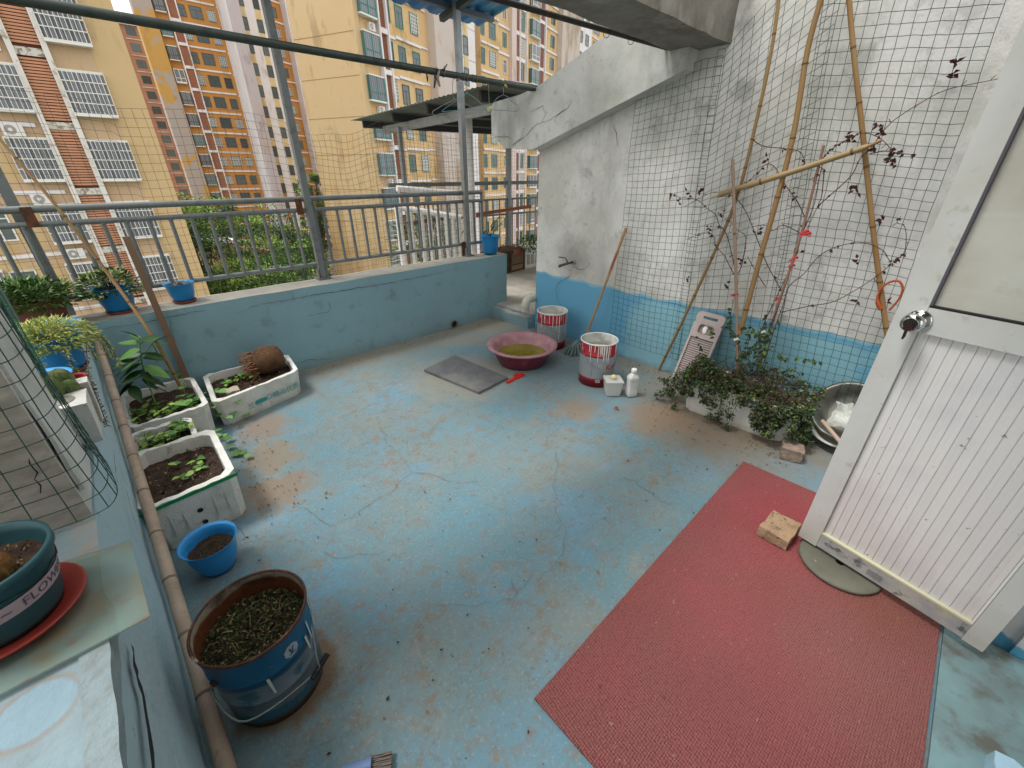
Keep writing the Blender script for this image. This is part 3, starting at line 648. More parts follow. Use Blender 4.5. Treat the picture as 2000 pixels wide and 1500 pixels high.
# ================================================================== BAMBOO POLES, STICKS
def bamboo(name, pts, r, mat, nmat, label, seg=.22, cat='bamboo pole', group=None, taper=.85):
    t = thing(name, label, cat, pts[0], 0, group)
    P = smooth_path(pts, 8); L = [0]
    for i in range(1, len(P)): L.append(L[-1] + (P[i] - P[i - 1]).length)
    rr = [r * (1 - (1 - taper) * l / L[-1]) for l in L]
    mb = MB(); mb.tube(P, rr, 9); mb.build('culm', mat, t)
    s = seg * .5; nb = 1.06 if r > .021 else 1.15
    while s < L[-1]:
        i = max(j for j in range(len(L)) if L[j] <= s); i = min(i, len(P) - 2); q = P[i].lerp(P[i + 1], (s - L[i]) / (L[i + 1] - L[i])); d = (P[i + 1] - P[i]).normalized()
        mb = MB(); mb.tube([q - d * .006, q - d * .002, q + d * .002, q + d * .006], [rr[i] * 1.01, rr[i] * nb, rr[i] * nb, rr[i] * 1.01], 9, cap=False); mb.build('node', nmat, t)
        s += seg * R_(.85, 1.15)
    return t
P3 = 3.13
bamboo('bamboo_pole', [aZ(1287, 722, .01), aX(1362, 565, 3.14), aX(1435, 397, P3), aX(1480, 225, P3), aX(1508, 90, P3), aX(1526, -40, P3)], .0115, bamboo_m, node_m, 'thin curved bamboo pole, leftmost of the trellis, foot on the floor by the wall', .3, group='bamboo trellis poles')
bamboo('bamboo_pole', [aX(1445, 652, 3.02), aX(1480, 522, 3.06), aX(1545, 285, 3.12), aX(1578, 95, 3.14), aX(1616, -40, 3.14)], .0165, bamboo_m, node_m, 'thick yellow bamboo pole rising through the middle of the trellis', .34, group='bamboo trellis poles')
bamboo('bamboo_pole', [aX(1738, 690, 3.10), aX(1710, 490, P3), aX(1687, 280, P3), aX(1668, 110, P3), aX(1655, -40, P3)], .0138, bamboo_m, node_m, 'right leg of the bamboo trellis with the orange rope hanging on it', .3, group='bamboo trellis poles')
bamboo('bamboo_pole', [aX(1405, 380, 3.09), aX(1540, 338, 3.09), aX(1696, 286, 3.09)], .018, mk('grey_tan_bamboo', '9c8660', .6), node_m, 'bamboo crossbar tied across the trellis', .5, group='bamboo trellis poles')
bamboo('bamboo_stick', [aX(1387, 387, 3.11), aX(1420, 376, 3.11)], .009, mk('pale_stick', 'b9ab90', .6), node_m, 'short pale stick end beside the left tip of the crossbar', .5, cat='stick')
bamboo('bamboo_stick', [aX(1686, 290, 3.08), aX(1722, 274, 3.08)], .009, bamboo_m, node_m, 'short stick lengthening the crossbar to the right', .5, cat='stick')
bamboo('bamboo_stick', [aZ(1441, 735, .25), aX(1437, 520, 3.02), aX(1431, 311, 3.05)], .0115, mk('grey_stick', '9b8471', .65), node_m, 'straight grey stick standing upright in the vine planter', .6, cat='stick')
bamboo('bamboo_stick', [aZ(1478, 722, .27), aX(1525, 580, 3.06), aX(1567, 450, 3.08), aX(1609, 284, 3.1)], .0085, mk('brown_stick', '8b6a58', .7), node_m, 'brown stick wound with vine and red ties', .6, cat='stick')
bamboo('bamboo_pole', [Vector((-.212, .80, .028)), Vector((-.212, 1.29, .115)), Vector((-.213, 2.1, .275)), Vector((-.214, 2.8, .42)), Vector((-.214, 3.62, .60))], .0235, bamboog_m, nodeg_m, 'long thick grey bamboo pole lying along the foot of the left parapet', .24, group=None)
bamboo('bamboo_pole', [aZ(357, 764, .2), aY(300, 660, 3.42), aY(215, 540, 3.6), aY(100, 390, 3.7), aY(-20, 250, 3.8)], .0115, bamboo_m, node_m, 'slender tan bamboo cane leaning out of the foam planter against the railing', .28, taper=.7)
t = thing('timber_batten', 'brown square timber batten leaning on the parapet behind the foam planter', 'timber', (.13, 3.6, .2))
mb = MB(); mb.bar(aY(366, 742, 3.58), aY(246, 462, 3.62), .038, .022, up=(0, 1, 0)); mb.build('batten', timber_m, t)
t = thing('mop', 'old mop with tan and red stick and grey green rag head leaning in the corner', 'mop', (3.0, 2.2, 0))
ma_, mb_ = aX(1150, 642, 3.08), aX(1223, 445, 3.2)
mb = MB(); mb.tube([ma_ + (ma_ - mb_) * .12, ma_, ma_.lerp(mb_, .5), mb_], [.012, .012, .012, .013], 10); mb.build('handle', mk('mop_stick', 'ab8d68', .55, [dict(s=9, lo=.45, hi=.6, c2='b5714f', amt=.5, st=(1, 1, .4)), dict(k='spot', c=(3.2, 2.06, .86), nz=.05, lo=.14, hi=.1, c2='9c4f45', amt=.8)]), t)
mb = MB()
for i in range(90):
    a = R_(0, 6.28); r = R_(.03, .13); c = Vector((2.99, 2.24, .10)); e = Vector((c.x + r * math.cos(a), c.y + r * math.sin(a), .008)); m_ = c.lerp(e, .5) + Vector((0, 0, R_(.0, .05)))
    mb.tube(smooth_path([c + Vector((R_(-.02, .02), R_(-.02, .02), R_(-.02, .03))), m_, e], 3), R_(.005, .009), 5, mat=random.choice((0, 0, 1, 2)))
mb.build('rag_head', [mk('rag_green', '6c8783', .95), mk('rag_grey', '5d5f58', .95), mk('rag_teal', '4f7c80', .95)], t)
# red ties, white ties, orange rope
t = thing('vine_ties', 'red strips tied round the vine stick and the grey stick', 'ties', (3.05, .8, 1), 0)
def tie(px, py, x, r=.014, mat='c0303c', nm='tie'):
    c = aX(px, py, x); mb = MB(); mb.tube([c + Vector((r * math.cos(a), r * math.sin(a), .006 * math.sin(a * 2) + .0022 * a)) for a in [k * .6 for k in range(12)]], .0055, 5)
    if mat == 'c0303c':
        for s_ in (-1, 1):
            d = Vector((-.3, R_(-1, 1) * s_, R_(-.6, .2))).normalized(); mb.leaf(c + Vector((-r, 0, 0)), d, (1, 0, .2), R_(.025, .04), .012, 0)
    mb.build(nm, mk('tie_' + mat, mat, .6), t)
for p in ((1573, 455), (1577, 459), (1552, 506), (1546, 521), (1521, 585)): tie(*p, 3.075)
tie(1437, 577, 3.02); tie(1438, 665, 2.98, .014, 'd8d6d0'); tie(1490, 651, 3.03, .012, 'd8d6d0')
L = [(1720, 604), (1713, 585), (1722, 563), (1740, 550), (1757, 550), (1763, 565), (1755, 585), (1737, 606)]
t = thing('orange_rope', 'frayed orange rope loop hanging on the right trellis pole', 'rope', aX(1720, 600, 3.1))
mb = MB(); mb.tube(smooth_path([aX(x, y, 3.1) for x, y in L], 4), [.011 if i < 4 else .006 for i in range(29)], 6); mb.build('cord', mk('orange_rope', 'b4532a', .8, bump=[(200, .6, 'noise')]), t)
# ================================================================== NEIGHBOUR'S LEAN-TO, FENCE AND TRELLIS
YF = 5.9
t = thing('lean_to_roof', 'grey corrugated lean-to roof on steel posts beyond the parapet', 'canopy', (4, 5.3, 2.3))
A_ = aX(685, 236, 3.3); B_ = aX(985, 158, 3.3)
mb = MB(); vs = []; fs = []; n_ = 240
A0 = Vector((3.3, A_.y, A_.z)); B0 = Vector((3.3, B_.y, B_.z))
for i in range(n_ + 1):       # ribs run along X, profile across Y
    k = i / n_; p = A0.lerp(B0, k); h = .009 * (.5 + .5 * math.sin(k * 40 * 6.283))
    for x in (3.3, 8.5):
        vs += [(x, p.y, p.z + h + (x - 3.3) * .015), (x, p.y, p.z + h + .004 + (x - 3.3) * .015)]
for i in range(n_):
    a = 4 * i; b = a + 4
    fs += [(a, b, b + 2, a + 2), (a + 1, a + 3, b + 3, b + 1), (a, a + 1, b + 1, b)]
fs += [(0, 2, 3, 1), (4 * n_, 4 * n_ + 1, 4 * n_ + 3, 4 * n_ + 2)]
mb.add(vs, fs, 0); mb.build('corrugated_sheet', mk('grey_sheet', '7c827c', .55, [dict(s=4, lo=.45, hi=.7, c2='5d6058', amt=.7), dict(s=9, lo=.6, hi=.7, c2='8f8a74', amt=.6)], metal=.3), t)
for k in (.04, .3, .55, .85):
    p = A0.lerp(B0, k); mb = MB(); mb.bar((3.42, p.y, p.z - .05), (8.4, p.y, p.z + .03), .04, .09); mb.build('purlin', mk('dark_channel', '35373a', .6), t)
mb = MB(); p0 = A0.lerp(B0, .12); p1 = A0.lerp(B0, 1.0); mb.bar((3.62, p0.y, p0.z - .14), (3.62, p1.y, p1.z - .14), .05, .10); mb.build('beam', galvl_m, t)
t2 = thing('lean_to_post', 'thin dark post at the left end of the lean-to', 'post', aY(790, 365, YF), 0, 'posts under the lean-to')
mb = MB(); a_ = aY(779, 248, YF); mb.bar((a_.x, YF, .0), (a_.x, YF, a_.z), .055, .055, up=(0, 1, 0)); mb.build('tube', galvl_m, t2)
t2 = thing('lean_to_post', 'white round plastic clad post under the lean-to', 'post', (aY(920, 480, 5.0).x, 5.0, .1), 0, 'posts under the lean-to')
mb = MB(); a_ = aY(913, 215, 5.0); mb.tube([(a_.x, 5.0, .0), (a_.x, 5.0, a_.z)], .058, 14); mb.build('tube', mk('white_pvc', 'd2d0cb', .5, [dict(s=5, lo=.5, hi=.7, c2='b5b1a8', amt=.6)]), t2)
t2 = thing('lean_to_post', 'grey post between the far railing bays next to the gable corner', 'post', (aY(990, 290, YF).x, YF, .1), 0, 'posts under the lean-to')
mb = MB(); a_ = aY(993, 285, YF); mb.bar((a_.x, YF, .0), (a_.x, YF, 2.2), .075, .06, up=(0, 1, 0)); mb.build('tube', galvl_m, t2)
t = thing('far_railing', 'grey steel railing round the far side of the raised passage', 'railing', (5, YF, .15))
zt = aY(1000, 357, YF).z; zm = aY(1000, 388, YF).z; zb = aY(1000, 417, YF).z
for z, h_, nm in ((zt, .055, 'top_rail'), (zm, .03, 'middle_rail'), (zb, .03, 'lower_rail')):
    mb = MB(); mb.bar((3.2, YF, z), (8.6, YF, z), .04, h_); mb.build(nm, galv_m, t)
mb = MB(); mb.tube([(0, 0, 0), (0, 0, zm - .15)], .013, 7); b0 = local_part(mb, 'baluster', galvl_m, t); b0.location = (3.3 - 5, 0, 0)
for i in range(1, 34): inst(b0.data, 'baluster', t, (3.3 - 5 + .155 * i, 0, 0))
t = thing('wire_net', 'fine wire net on the far railing between trellis and gable corner', 'wire net', (4.4, YF - .05, 1))
net('net_sheet', lambda u, v: Vector((2.9 + 3.2 * u + .01 * wav(u * 20, v * 9), YF - .06, .15 + (1.9 + .05 * math.sin(u * 9)) * v)), 60, 34, .0013, netb_m, 1, 1, t)
t = thing('timber_batten', 'red brown wooden lath laid across the far railing above the blue pot', 'timber', aY(960, 420, 5.2))
mb = MB(); mb.bar(aY(930, 419, 5.5), aY(1037, 403, 5.5), .03, .05); mb.build('lath', mk('red_lath', '8a5238', .7), t)
t = thing('pipe_trellis', 'trellis of white plastic pipes behind the railing', 'trellis', aY(850, 440, 5.0))
pv = MATS['white_pvc']
mb = MB(); mb.tube([aY(775, 368, 5.0), aY(900, 378, 4.9)], .035, 12); mb.build('rail', pv, t)
mb = MB(); mb.tube([aY(772, 404, 5.0), aY(900, 425, 4.6)], .035, 12); mb.build('rail', pv, t)
for i, px in enumerate((777, 800, 822, 838, 855, 871, 884, 896)):
    k = (px - 772) / 128; q = aY(px, 404 + 21 * k, 5.0 - .4 * k)
    mb = MB(); mb.tube([(q.x, q.y, -.1), (q.x, q.y, q.z)], .03 if i else .045, 10); mb.build('upright', pv, t)
mb = MB(); mb.bar(aY(800, 436, 5.3), aY(880, 424, 5.3), .04, .05); mb.build('lath', mk('dark_lath', '5d4a40', .7), t)
# ================================================================== FOAM PLANTERS
def inset(c, t):
    ctr = sum((Vector(p) for p in c), Vector()) / 4; out = []
    for i in range(4):
        p = Vector(c[i]); a = (Vector(c[i - 1]) - p).normalized(); b = (Vector(c[(i + 1) % 4]) - p).normalized()
        out.append(p + (a + b) * t)
    return out
def foam_box(label, C4, z0, h, tk=.028, soil=.06, taper=.93, group='foam box planters along the left parapet', mat=None, chip=.006, rnd=.02):
    # C4: rim corners counter-clockwise at the top
    C4 = [Vector((x, y, 0)) for x, y in C4]; ctr = sum(C4, Vector()) / 4
    t = thing('foam_planter', label, 'planter', (ctr.x, ctr.y, z0), 0, group)
    def loop(c4, z, scale=1.0, jz=0.0, n=14, jr=0.0):
        out = []
        for i in range(4):
            p, q = c4[i], c4[(i + 1) % 4]; e = (q - p); L = e.length; e.normalize()
            pts = []
            for k in range(n):
                s_ = (k + .5) / n; pos = p + e * (rnd + (L - 2 * rnd) * s_) if True else p
                pts.append(pos)
            out += pts
        res = []
        for p in out:
            q = ctr + (p - ctr) * scale; nz = noise.noise(Vector((q.x * 40, q.y * 40, z * 3)))
            nz2 = noise.noise(Vector((q.x * 14, q.y * 14, 5)))
            res.append(Vector((q.x + jr * nz, q.y + jr * nz, z + jz * (nz + min(0, nz2) * 2))))
        return res
    inn = inset(C4, tk)
    zs = [(z0, taper), (z0 + h * .33, taper + (1 - taper) * .33), (z0 + h * .66, taper + (1 - taper) * .66), (z0 + h, 1.0)]
    rings = [loop(C4, z, s_, chip if i == 3 else 0, jr=.0015) for i, (z, s_) in enumerate(zs)]
    rings.append(loop(inn, z0 + h, 1.0, chip, jr=.002)); rings.append(loop(inn, z0 + .04, .95))
    n = len(rings[0]); mb = MB()
    vs = [p for r in rings for p in r]; fs = []
    for i in range(len(rings) - 1):
        for k in range(n): fs.append((i * n + k, i * n + (k + 1) % n, (i + 1) * n + (k + 1) % n, (i + 1) * n + k))
    mb.add(vs, fs, 0, False); mb.add(rings[0], [tuple(range(n))[::-1]]); mb.add(rings[-1], [tuple(range(n))])
    mb.build('box', mat or styro_m, t)
    # soil
    mb = MB(); g = 22; vs = []; ii = [ctr + (p - ctr) * .985 for p in inn]
    for j in range(g + 1):
        for i in range(g + 1):
            u, v = i / g, j / g; p = (ii[0] * (1 - u) + ii[1] * u) * (1 - v) + (ii[3] * (1 - u) + ii[2] * u) * v
            vs.append((p.x, p.y, z0 + h - soil + .012 * noise.noise(Vector((p.x * 9, p.y * 9, 1))) + .009 * noise.noise(Vector((p.x * 34, p.y * 34, 4)))))
    mb.add(vs, [(j * (g + 1) + i, j * (g + 1) + i + 1, (j + 1) * (g + 1) + i + 1, (j + 1) * (g + 1) + i) for j in range(g) for i in range(g)], 0, False)
    mb.build('soil', soil_m, t)
    return t, inn
def crumbs(t, cx, cy, sx, sy, z, n, mats, s=.012, name='soil_crumbs', rz=0):
    mb = MB()
    for i in range(n):
        a, b = R_(-sx, sx), R_(-sy, sy); x = cx + a * math.cos(rz) - b * math.sin(rz); y = cy + a * math.sin(rz) + b * math.cos(rz)
        mb.leaf((x, y, z + R_(-.004, .012)), (R_(-1, 1), R_(-1, 1), R_(-.4, .6)), (R_(-.5, .5), R_(-.5, .5), 1), R_(.5, 1.8) * s, R_(.4, .9) * s, random.randrange(len(mats)), .5)
    return kind(mb.build(name, mats, t), 'stuff')
soilbits = [soil_m, mk('soil_bit_brown', '4d3a2b', .95), mk('soil_bit_black', '221a15', .95), mk('soil_bit_pale', '8f7f6a', .9)]
# near box with green tape
tN, iN = foam_box('nearest white foam planter with green tape along its rim and two drain holes', [(-.247, 2.03), (.122, 2.06), (.128, 2.585), (-.243, 2.59)], .0, .265, .03, .075)
crumbs(tN, -.06, 2.31, .14, .24, .192, 260, soilbits, .014)
mb = MB(); mb.add([(-.250, 2.026, .245), (.125, 2.056, .245), (.125, 2.056, .263), (-.250, 2.026, .263), (-.250, 2.034, .245), (.125, 2.064, .245)], [(0, 1, 2, 3)], 0)
mb.add([(.1255, 2.056, .246), (.1275, 2.13, .250), (.1275, 2.13, .264), (.1255, 2.056, .263)], [(0, 1, 2, 3)], 0); mb.build('green_tape', green_tape_m, tN)
for (px, py) in ((391, 996), (401, 1018)):
    c = aY(px, py, 2.052); mb = MB(); M_ = Matrix.Translation(c + Vector((0, -.0045, 0))) @ Matrix.Rotation(math.pi / 2, 4, 'X'); mb.lathe([(.001, -.004), (.009, -.004), (.0105, .001), (.012, -.002)], M=M_, n=12); mb.build('drain_hole', black_m, tN)
for x in (-.17, -.12, .0, .05):
    mb = MB(); mb.box(x, x + .004, 2.030 + (x + .25) * .08 + .004, 2.04 + (x + .25) * .08, .07, .19); mb.build('rib', styro_m, tN)
tM, iM = foam_box('second white foam planter from the camera, crowded with small green seedlings', [(-.243, 2.61), (.055, 2.62), (.06, 2.93), (-.24, 2.94)], .0, .22, .026, .07)
tT, iT = foam_box('third white foam planter holding the tall leafy green plant', [(-.24, 3.0), (.175, 3.0), (.178, 3.58), (-.238, 3.6)], .0, .225, .028, .06)
tF, iF = foam_box('far white foam planter with teal Chinese lettering and a dug-up root ball', [(.195, 3.05), (.79, 3.205), (.835, 3.60), (.235, 3.612)], .0, .20, .03, .055)
crumbs(tF, .5, 3.38, .22, .14, .158, 200, soilbits, .013); crumbs(tM, -.09, 2.77, .11, .12, .155, 90, soilbits, .012); crumbs(tT, -.03, 3.28, .17, .24, .17, 160, soilbits, .013)
# lettering on the far box: printed flat on its front side
def flat_text(txt, size, org, ux, uz, mat, parent, name='lettering', off=.002):
    vs, fs = text_verts(txt, size); ux = Vector(ux).normalized(); uz = Vector(uz).normalized(); nn = ux.cross(uz)
    mb = MB(); mb.add([Vector(org) + ux * v.x + uz * v.y + nn * off for v in vs], fs); return mb.build(name, mat, parent)
fa, fb = Vector((.195, 3.05, 0)), Vector((.79, 3.205, 0)); fu = (fb - fa).normalized(); cF = Vector((.514, 3.367, 0))
def onF(k, z):      # a point on the tapered front side
    s_ = .93 + .07 * z / .2; p = fa.lerp(fb, k); return Vector((cF.x + (p.x - cF.x) * s_, cF.y + (p.y - cF.y) * s_, z))
uzF = (onF(.5, .2) - onF(.5, 0)).normalized()
flat_text('精品优质', .052, onF(.62, .068), fu, uzF, ink_m, tF, off=.006)
flat_text('兰花', .050, onF(.30, .060), fu, uzF, ink_m, tF, off=.006)
flat_text('西', .050, onF(.06, .05), fu, uzF, ink_m, tF, off=.006)
mb = MB(); q = onF(.47, .085); 
for (dx, r) in ((-.022, .018), (.0, .022), (.022, .019)):
    n = 14; mb.add([q + fu * (dx + r * 1.2 * math.cos(a)) + uzF * (r * .75 * math.sin(a)) + fu.cross(uzF) * (.006 + .0004 * r * 100) for a in [2 * math.pi * k / n for k in range(n)]], [tuple(range(n))])
mb.build('printed_emblem', ink_m, tF)
mb = MB(); q = onF(.575, .09)
for r0, r1 in ((.020, .023), (.012, .0145)):
    n = 20
    vs = [q + fu * (r * math.cos(a)) + uzF * (r * math.sin(a)) + fu.cross(uzF) * .006 for r in (r0, r1) for a in [2 * math.pi * k / n for k in range(n)]]
    mb.add(vs, [(k, (k + 1) % n, n + (k + 1) % n, n + k) for k in range(n)])
mb.build('printed_ring', ink_m, tF)
mb = MB(); c = aX(402, 818, .17); 
for dy, s_ in ((.0, .012), (-.03, .009)):
    vs = [c + Vector((.0, dy + s_ * math.cos(a), s_ * .6 * math.sin(a))) for a in [2 * math.pi * k / 12 for k in range(12)]]; mb.add(vs, [tuple(range(12))])
mb.build('printed_stamp', mk('purple_ink', '5d4a66', .7), tT)
# root ball
t = thing('root_ball', 'brown round palm root ball lying on its side with a tuft of stiff roots', 'root ball', (.63, 3.42, .17))
mb = MB(); Mx = Matrix.Translation((.66, 3.43, .262)) @ Matrix.Rotation(math.radians(80), 4, 'Y') @ Matrix.Rotation(.2, 4, 'X')
prof = [(.0, .10), (.045, .098), (.075, .085), (.095, .05), (.105, 0), (.103, -.05), (.09, -.09), (.06, -.11), (0, -.115)]
mb.lathe(prof, M=Mx, n=28); mb.v = [hjit(p, .007, 14) for p in mb.v]
mb.build('ball', mk('root_brown', '644832', .95, [dict(s=12, lo=.45, hi=.65, c2='3d2a1e', amt=.8), dict(s=70, lo=.55, hi=.7, c2='836548', amt=.5, st=(1, .3, 1))], bump=[(80, .9, 'noise')]), t)
mb = MB()
for i in range(75):
    a = R_(0, 6.28); r = R_(.02, .095); b = Mx @ Vector((r * math.cos(a), r * math.sin(a), -.09)); d = Vector((-1, R_(-.4, .4), R_(-.6, .35))).normalized()
    mb.tube([b, b + d * R_(.03, .06), b + d * R_(.07, .13) + Vector((0, R_(-.02, .02), R_(-.03, .02)))], [.0045, .0035, .002], 4)
mb.build('roots', mk('root_pale', '8a6446', .9), t)
mb = MB(); mb.rbox(.30, .385, 3.20, 3.27, .150, .185, .02, .010, f=18); tag(mb.build('stone', mk('foam_stone', 'b3a995', .9, bump=[(60, .6, 'noise')])), 'flat pale stone lying in the soil of the lettered planter', 'stone')
# ================================================================== LEAVES
def leaf_mesh(name, L, W, mat, heart=False):
    mb = MB(); n = 5
    prof = [0, .75, 1.0, .8, .42, 0] if not heart else [.25, .95, 1.0, .8, .45, 0]
    vs = []
    for i in range(n + 1):
        y = L * i / n; w_ = W / 2 * prof[i]; z = -.12 * L * (i / n) ** 2 + .02 * L; yy = y - (.16 * L if heart and i == 0 else 0)
        vs += [(-w_, yy, z + .12 * w_), (0, y, z - .05 * W), (w_, yy, z + .12 * w_)]
    fs = []
    for i in range(n):
        a = 3 * i; fs += [(a, a + 1, a + 4, a + 3), (a + 1, a + 2, a + 5, a + 4)]
    mb.add(vs, fs, 0, True); me = bpy.data.meshes.new(name); me.from_pydata([tuple(p) for p in mb.v], [], mb.f)
    me.materials.append(mat); me.polygons.foreach_set('use_smooth', [True] * len(mb.f)); return me
def put_leaf(me, parent, p, d, sc=1.0, roll=0.0, name='leaf'):
    p = Vector(p); d = Vector(d).normalized(); x = d.cross(Vector((0, 0, 1)))
    if x.length < .05: x = Vector((1, 0, 0))
    x.normalize(); z = x.cross(d); M = Matrix((x, d, z)).transposed().to_4x4() @ Matrix.Rotation(roll, 4, 'Y') @ Matrix.Scale(sc, 4)
    M.translation = p
    o = bpy.data.objects.new(name, me); SC.collection.objects.link(o); o.parent = parent
    o.matrix_basis = world_of(parent).inverted() @ M
    return o
LB = [leaf_mesh('broad_leaf', .11, .05, m) for m in (leafA[0], leafA[1])]
LH = [leaf_mesh('heart_leaf', .06, .06, m, True) for m in (mk('heart_leaf_green', '6f9a57', .5), leafA[0])]
LS = [leaf_mesh('seedling_leaf', .045, .026, m) for m in (leafA[0], mk('fresh_leaf', '8db04a', .5))]
# the tall leafy plant
t = thing('leafy_plant', 'tall upright plant with broad dark green leaves in the third planter', 'plant', (.02, 3.3, .17))
stem = smooth_path([aY(303, 785, 3.2), aY(284, 735, 3.28), aY(274, 690, 3.32), aY(272, 660, 3.34)], 4)
br = [stem, smooth_path([aY(273, 697, 3.32), aY(290, 680, 3.3), aY(300, 668, 3.3)], 3), smooth_path([aY(276, 735, 3.28), aY(250, 745, 3.25), aY(235, 752, 3.2)], 3)]
mb = MB()
for s_ in br: mb.tube(s_, .004, 6)
mb.build('stem', gstem_m, t)
LP = [((272, 660), (252, 648)), ((274, 665), (262, 655)), ((276, 672), (240, 665)), ((276, 670), (300, 655)), ((300, 668), (322, 668)), ((298, 670), (318, 655)), ((276, 682), (240, 693)), ((278, 690), (235, 703)), ((276, 690), (310, 690)), ((278, 700), (320, 697)),
      ((276, 703), (232, 722)), ((278, 710), (228, 735)), ((280, 715), (318, 728)), ((282, 722), (240, 742)), ((284, 728), (322, 722)), ((276, 740), (300, 752)), ((262, 745), (240, 760)), ((282, 735), (312, 745)), ((270, 700), (215, 717)), ((250, 748), (232, 768)), ((290, 752), (318, 758)), ((274, 725), (292, 738)), ((255, 752), (268, 772)), ((296, 672), (305, 684))]
for i, (a, b) in enumerate(LP):
    y = 3.3 + R_(-.05, .05); pa = aY(*a, y); pb = aY(*b, y + R_(-.08, .08)); d = pb - pa; d.z -= .01; put_leaf(LB[i % 2 if i < 14 else 1], t, pa, d, max(.85, min(1.45, d.length / .11 * 1.5)), R_(-.5, .5))
# seedlings and heart leaved creeper
def sprigs(label, cells, name='seedlings', cat='plant', meshes=LS, group=None, stemh=(.03, .10), sc=(.8, 1.3)):
    c0 = cells[0]; t = thing(name, label, cat, c0, 0, group); mb = MB()
    for c in cells:
        c = Vector(c); h = R_(*stemh); tip = c + Vector((R_(-.03, .03), R_(-.03, .03), h)); mb.tube([c, c.lerp(tip, .5) + Vector((R_(-.006, .006), R_(-.006, .006), 0)), tip], .0015, 4)
        for k in range(random.choice((2, 3, 4))):
            a = R_(0, 6.28); d = Vector((math.cos(a), math.sin(a), R_(-.1, .35))); put_leaf(random.choice(meshes), t, tip - Vector((0, 0, R_(0, h * .6))), d, R_(*sc), R_(-.3, .3))
    mb.build('stems', gstem_m, t); return t
sprigs('crowd of small green seedlings filling the second foam planter', [(R_(-.20, .03), R_(2.65, 2.9), .152) for i in range(30)])
sprigs('few thin seedlings growing out of the bare soil of the nearest planter', [(R_(-.14, .04), R_(2.2, 2.42), .185) for i in range(6)], stemh=(.02, .06))
sprigs('small green weeds beside the root ball in the lettered planter', [(R_(.33, .52), R_(3.38, 3.5), .15) for i in range(11)], stemh=(.02, .06))
sprigs('low green weeds round the foot of the tall plant', [(R_(-.2, .12), R_(3.03, 3.3), .168) for i in range(26)], stemh=(.02, .09), sc=(.8, 1.5))
t = thing('creeper', 'round leaved green creeper spilling over the corner between the foam planters', 'plant', (.17, 3.05, .2)); mb = MB()
CRP = [[(352, 800), (372, 782), (392, 778), (405, 790), (418, 800)], [(385, 785), (400, 770), (425, 762)], [(410, 795), (430, 815), (450, 815), (470, 806)], [(420, 800), (425, 815), (432, 822)], [(432, 790), (455, 795), (475, 800), (498, 798), (512, 795)], [(440, 805), (462, 812), (475, 808)], [(430, 850), (440, 862), (446, 880), (470, 888), (488, 890)], [(418, 845), (432, 852), (438, 858)], [(352, 730), (358, 748), (360, 765), (357, 785)]]
CD = [.20, .2, .1, .05, .03, .02, .03, .15, .25]
for c, z in zip(CRP, CD):
    ps = smooth_path([aZ(x, y, max(.012, z - .012 * i)) for i, (x, y) in enumerate(c)], 4); mb.tube(ps, .0013, 4)
    for i in range(1, len(ps), 3):
        a = R_(0, 6.28); put_leaf(random.choice(LH), t, ps[i] + Vector((0, 0, .012)), (math.cos(a), math.sin(a), R_(-.1, .2)), R_(.55, .95), R_(-.4, .4))
mb.build('stems', gstem_m, t)
for p_, z, s_ in (((356, 785), .235, 1.5), ((428, 762), .215, 1.2), ((460, 782), .15, 1.0), ((478, 808), .03, .9)):
    put_leaf(LH[0], t, aZ(*p_, z), (.3, -1, .1), s_, 0)
# ================================================================== POTS
def pot(label, c, r, h, rb, mat, name='flower_pot', soil=.02, lip=.014, sauc=None, group=None, rim='flare', cat='flower pot', soilmat=None):
    c = Vector(c); t = thing(name, label, cat, c, 0, group); mb = MB()
    if rim == 'flare':
        prof = [(0, .004), (rb, .004), (rb * 1.02, 0), (rb * 1.10, h * .12), (r * .80, h * .45), (r * .86, h * .8), (r * .90, h * .93), (r, h), (r, h + .004), (r * .88, h * .94), (r * .82, h * .8), (r * .76, h * .4), (rb * .9, .012), (0, .012)]
    elif rim == 'straight':
        prof = [(0, .004), (rb, .004), (rb, 0), (rb * 1.05, h * .1), (r * .96, h * .9), (r, h * .9), (r, h), (r * .94, h), (r * .92, h * .85), (rb * .92, .012), (0, .012)]
    else:
        prof = [(0, .004), (rb * .9, .002), (rb, .01), (rb * 1.25, h * .2), (r * .85, h * .55), (r * .86, h * .88), (r * .90, h * .96), (r, h), (r * .99, h + .005), (r * .84, h * .95), (r * .80, h * .5), (rb, .012), (0, .012)]
    mb.lathe(prof, c, 40, 0); mb.build('pot', mat, t)
    mb = MB(); rs = r * (.80 if rim != 'straight' else .93); mb.disc(c + Vector((0, 0, h - soil - .01)), rs, 22, 0, .006, 6); mb.build('soil', soilmat or soil_m, t)
    if sauc:
        mb = MB(); rs_ = sauc; mb.lathe([(0, -.012), (rs_ * .85, -.012), (rs_, .006), (rs_ * .96, .006), (rs_ * .84, -.006), (0, -.006)], c, 32); mb.build('saucer', saucer_m, t)
    return t
def foliage(t, c, rx, ry, rz, n, L, W, mats, up=.5, name='foliage', hang=0.0, shell=.55, k2='stuff'):
    mb = MB(); c = Vector(c)
    for i in range(n):
        while True:
            v = Vector((R_(-1, 1), R_(-1, 1), R_(-.35, 1)))
            if shell < v.length < 1: break
        p = c + Vector((v.x * rx, v.y * ry, v.z * rz)); d = Vector((v.x, v.y, v.z * .6 + up * R_(-.3, .8) - hang * abs(v.x))) + Vector((R_(-.6, .6), R_(-.6, .6), R_(-.3, .3)))
        mb.leaf(p, d, (R_(-.4, .4), R_(-.4, .4), 1), L * R_(.6, 1.3), W * R_(.7, 1.2), random.randrange(len(mats)), .12)
    return kind(mb.build(name, mats, t), k2)
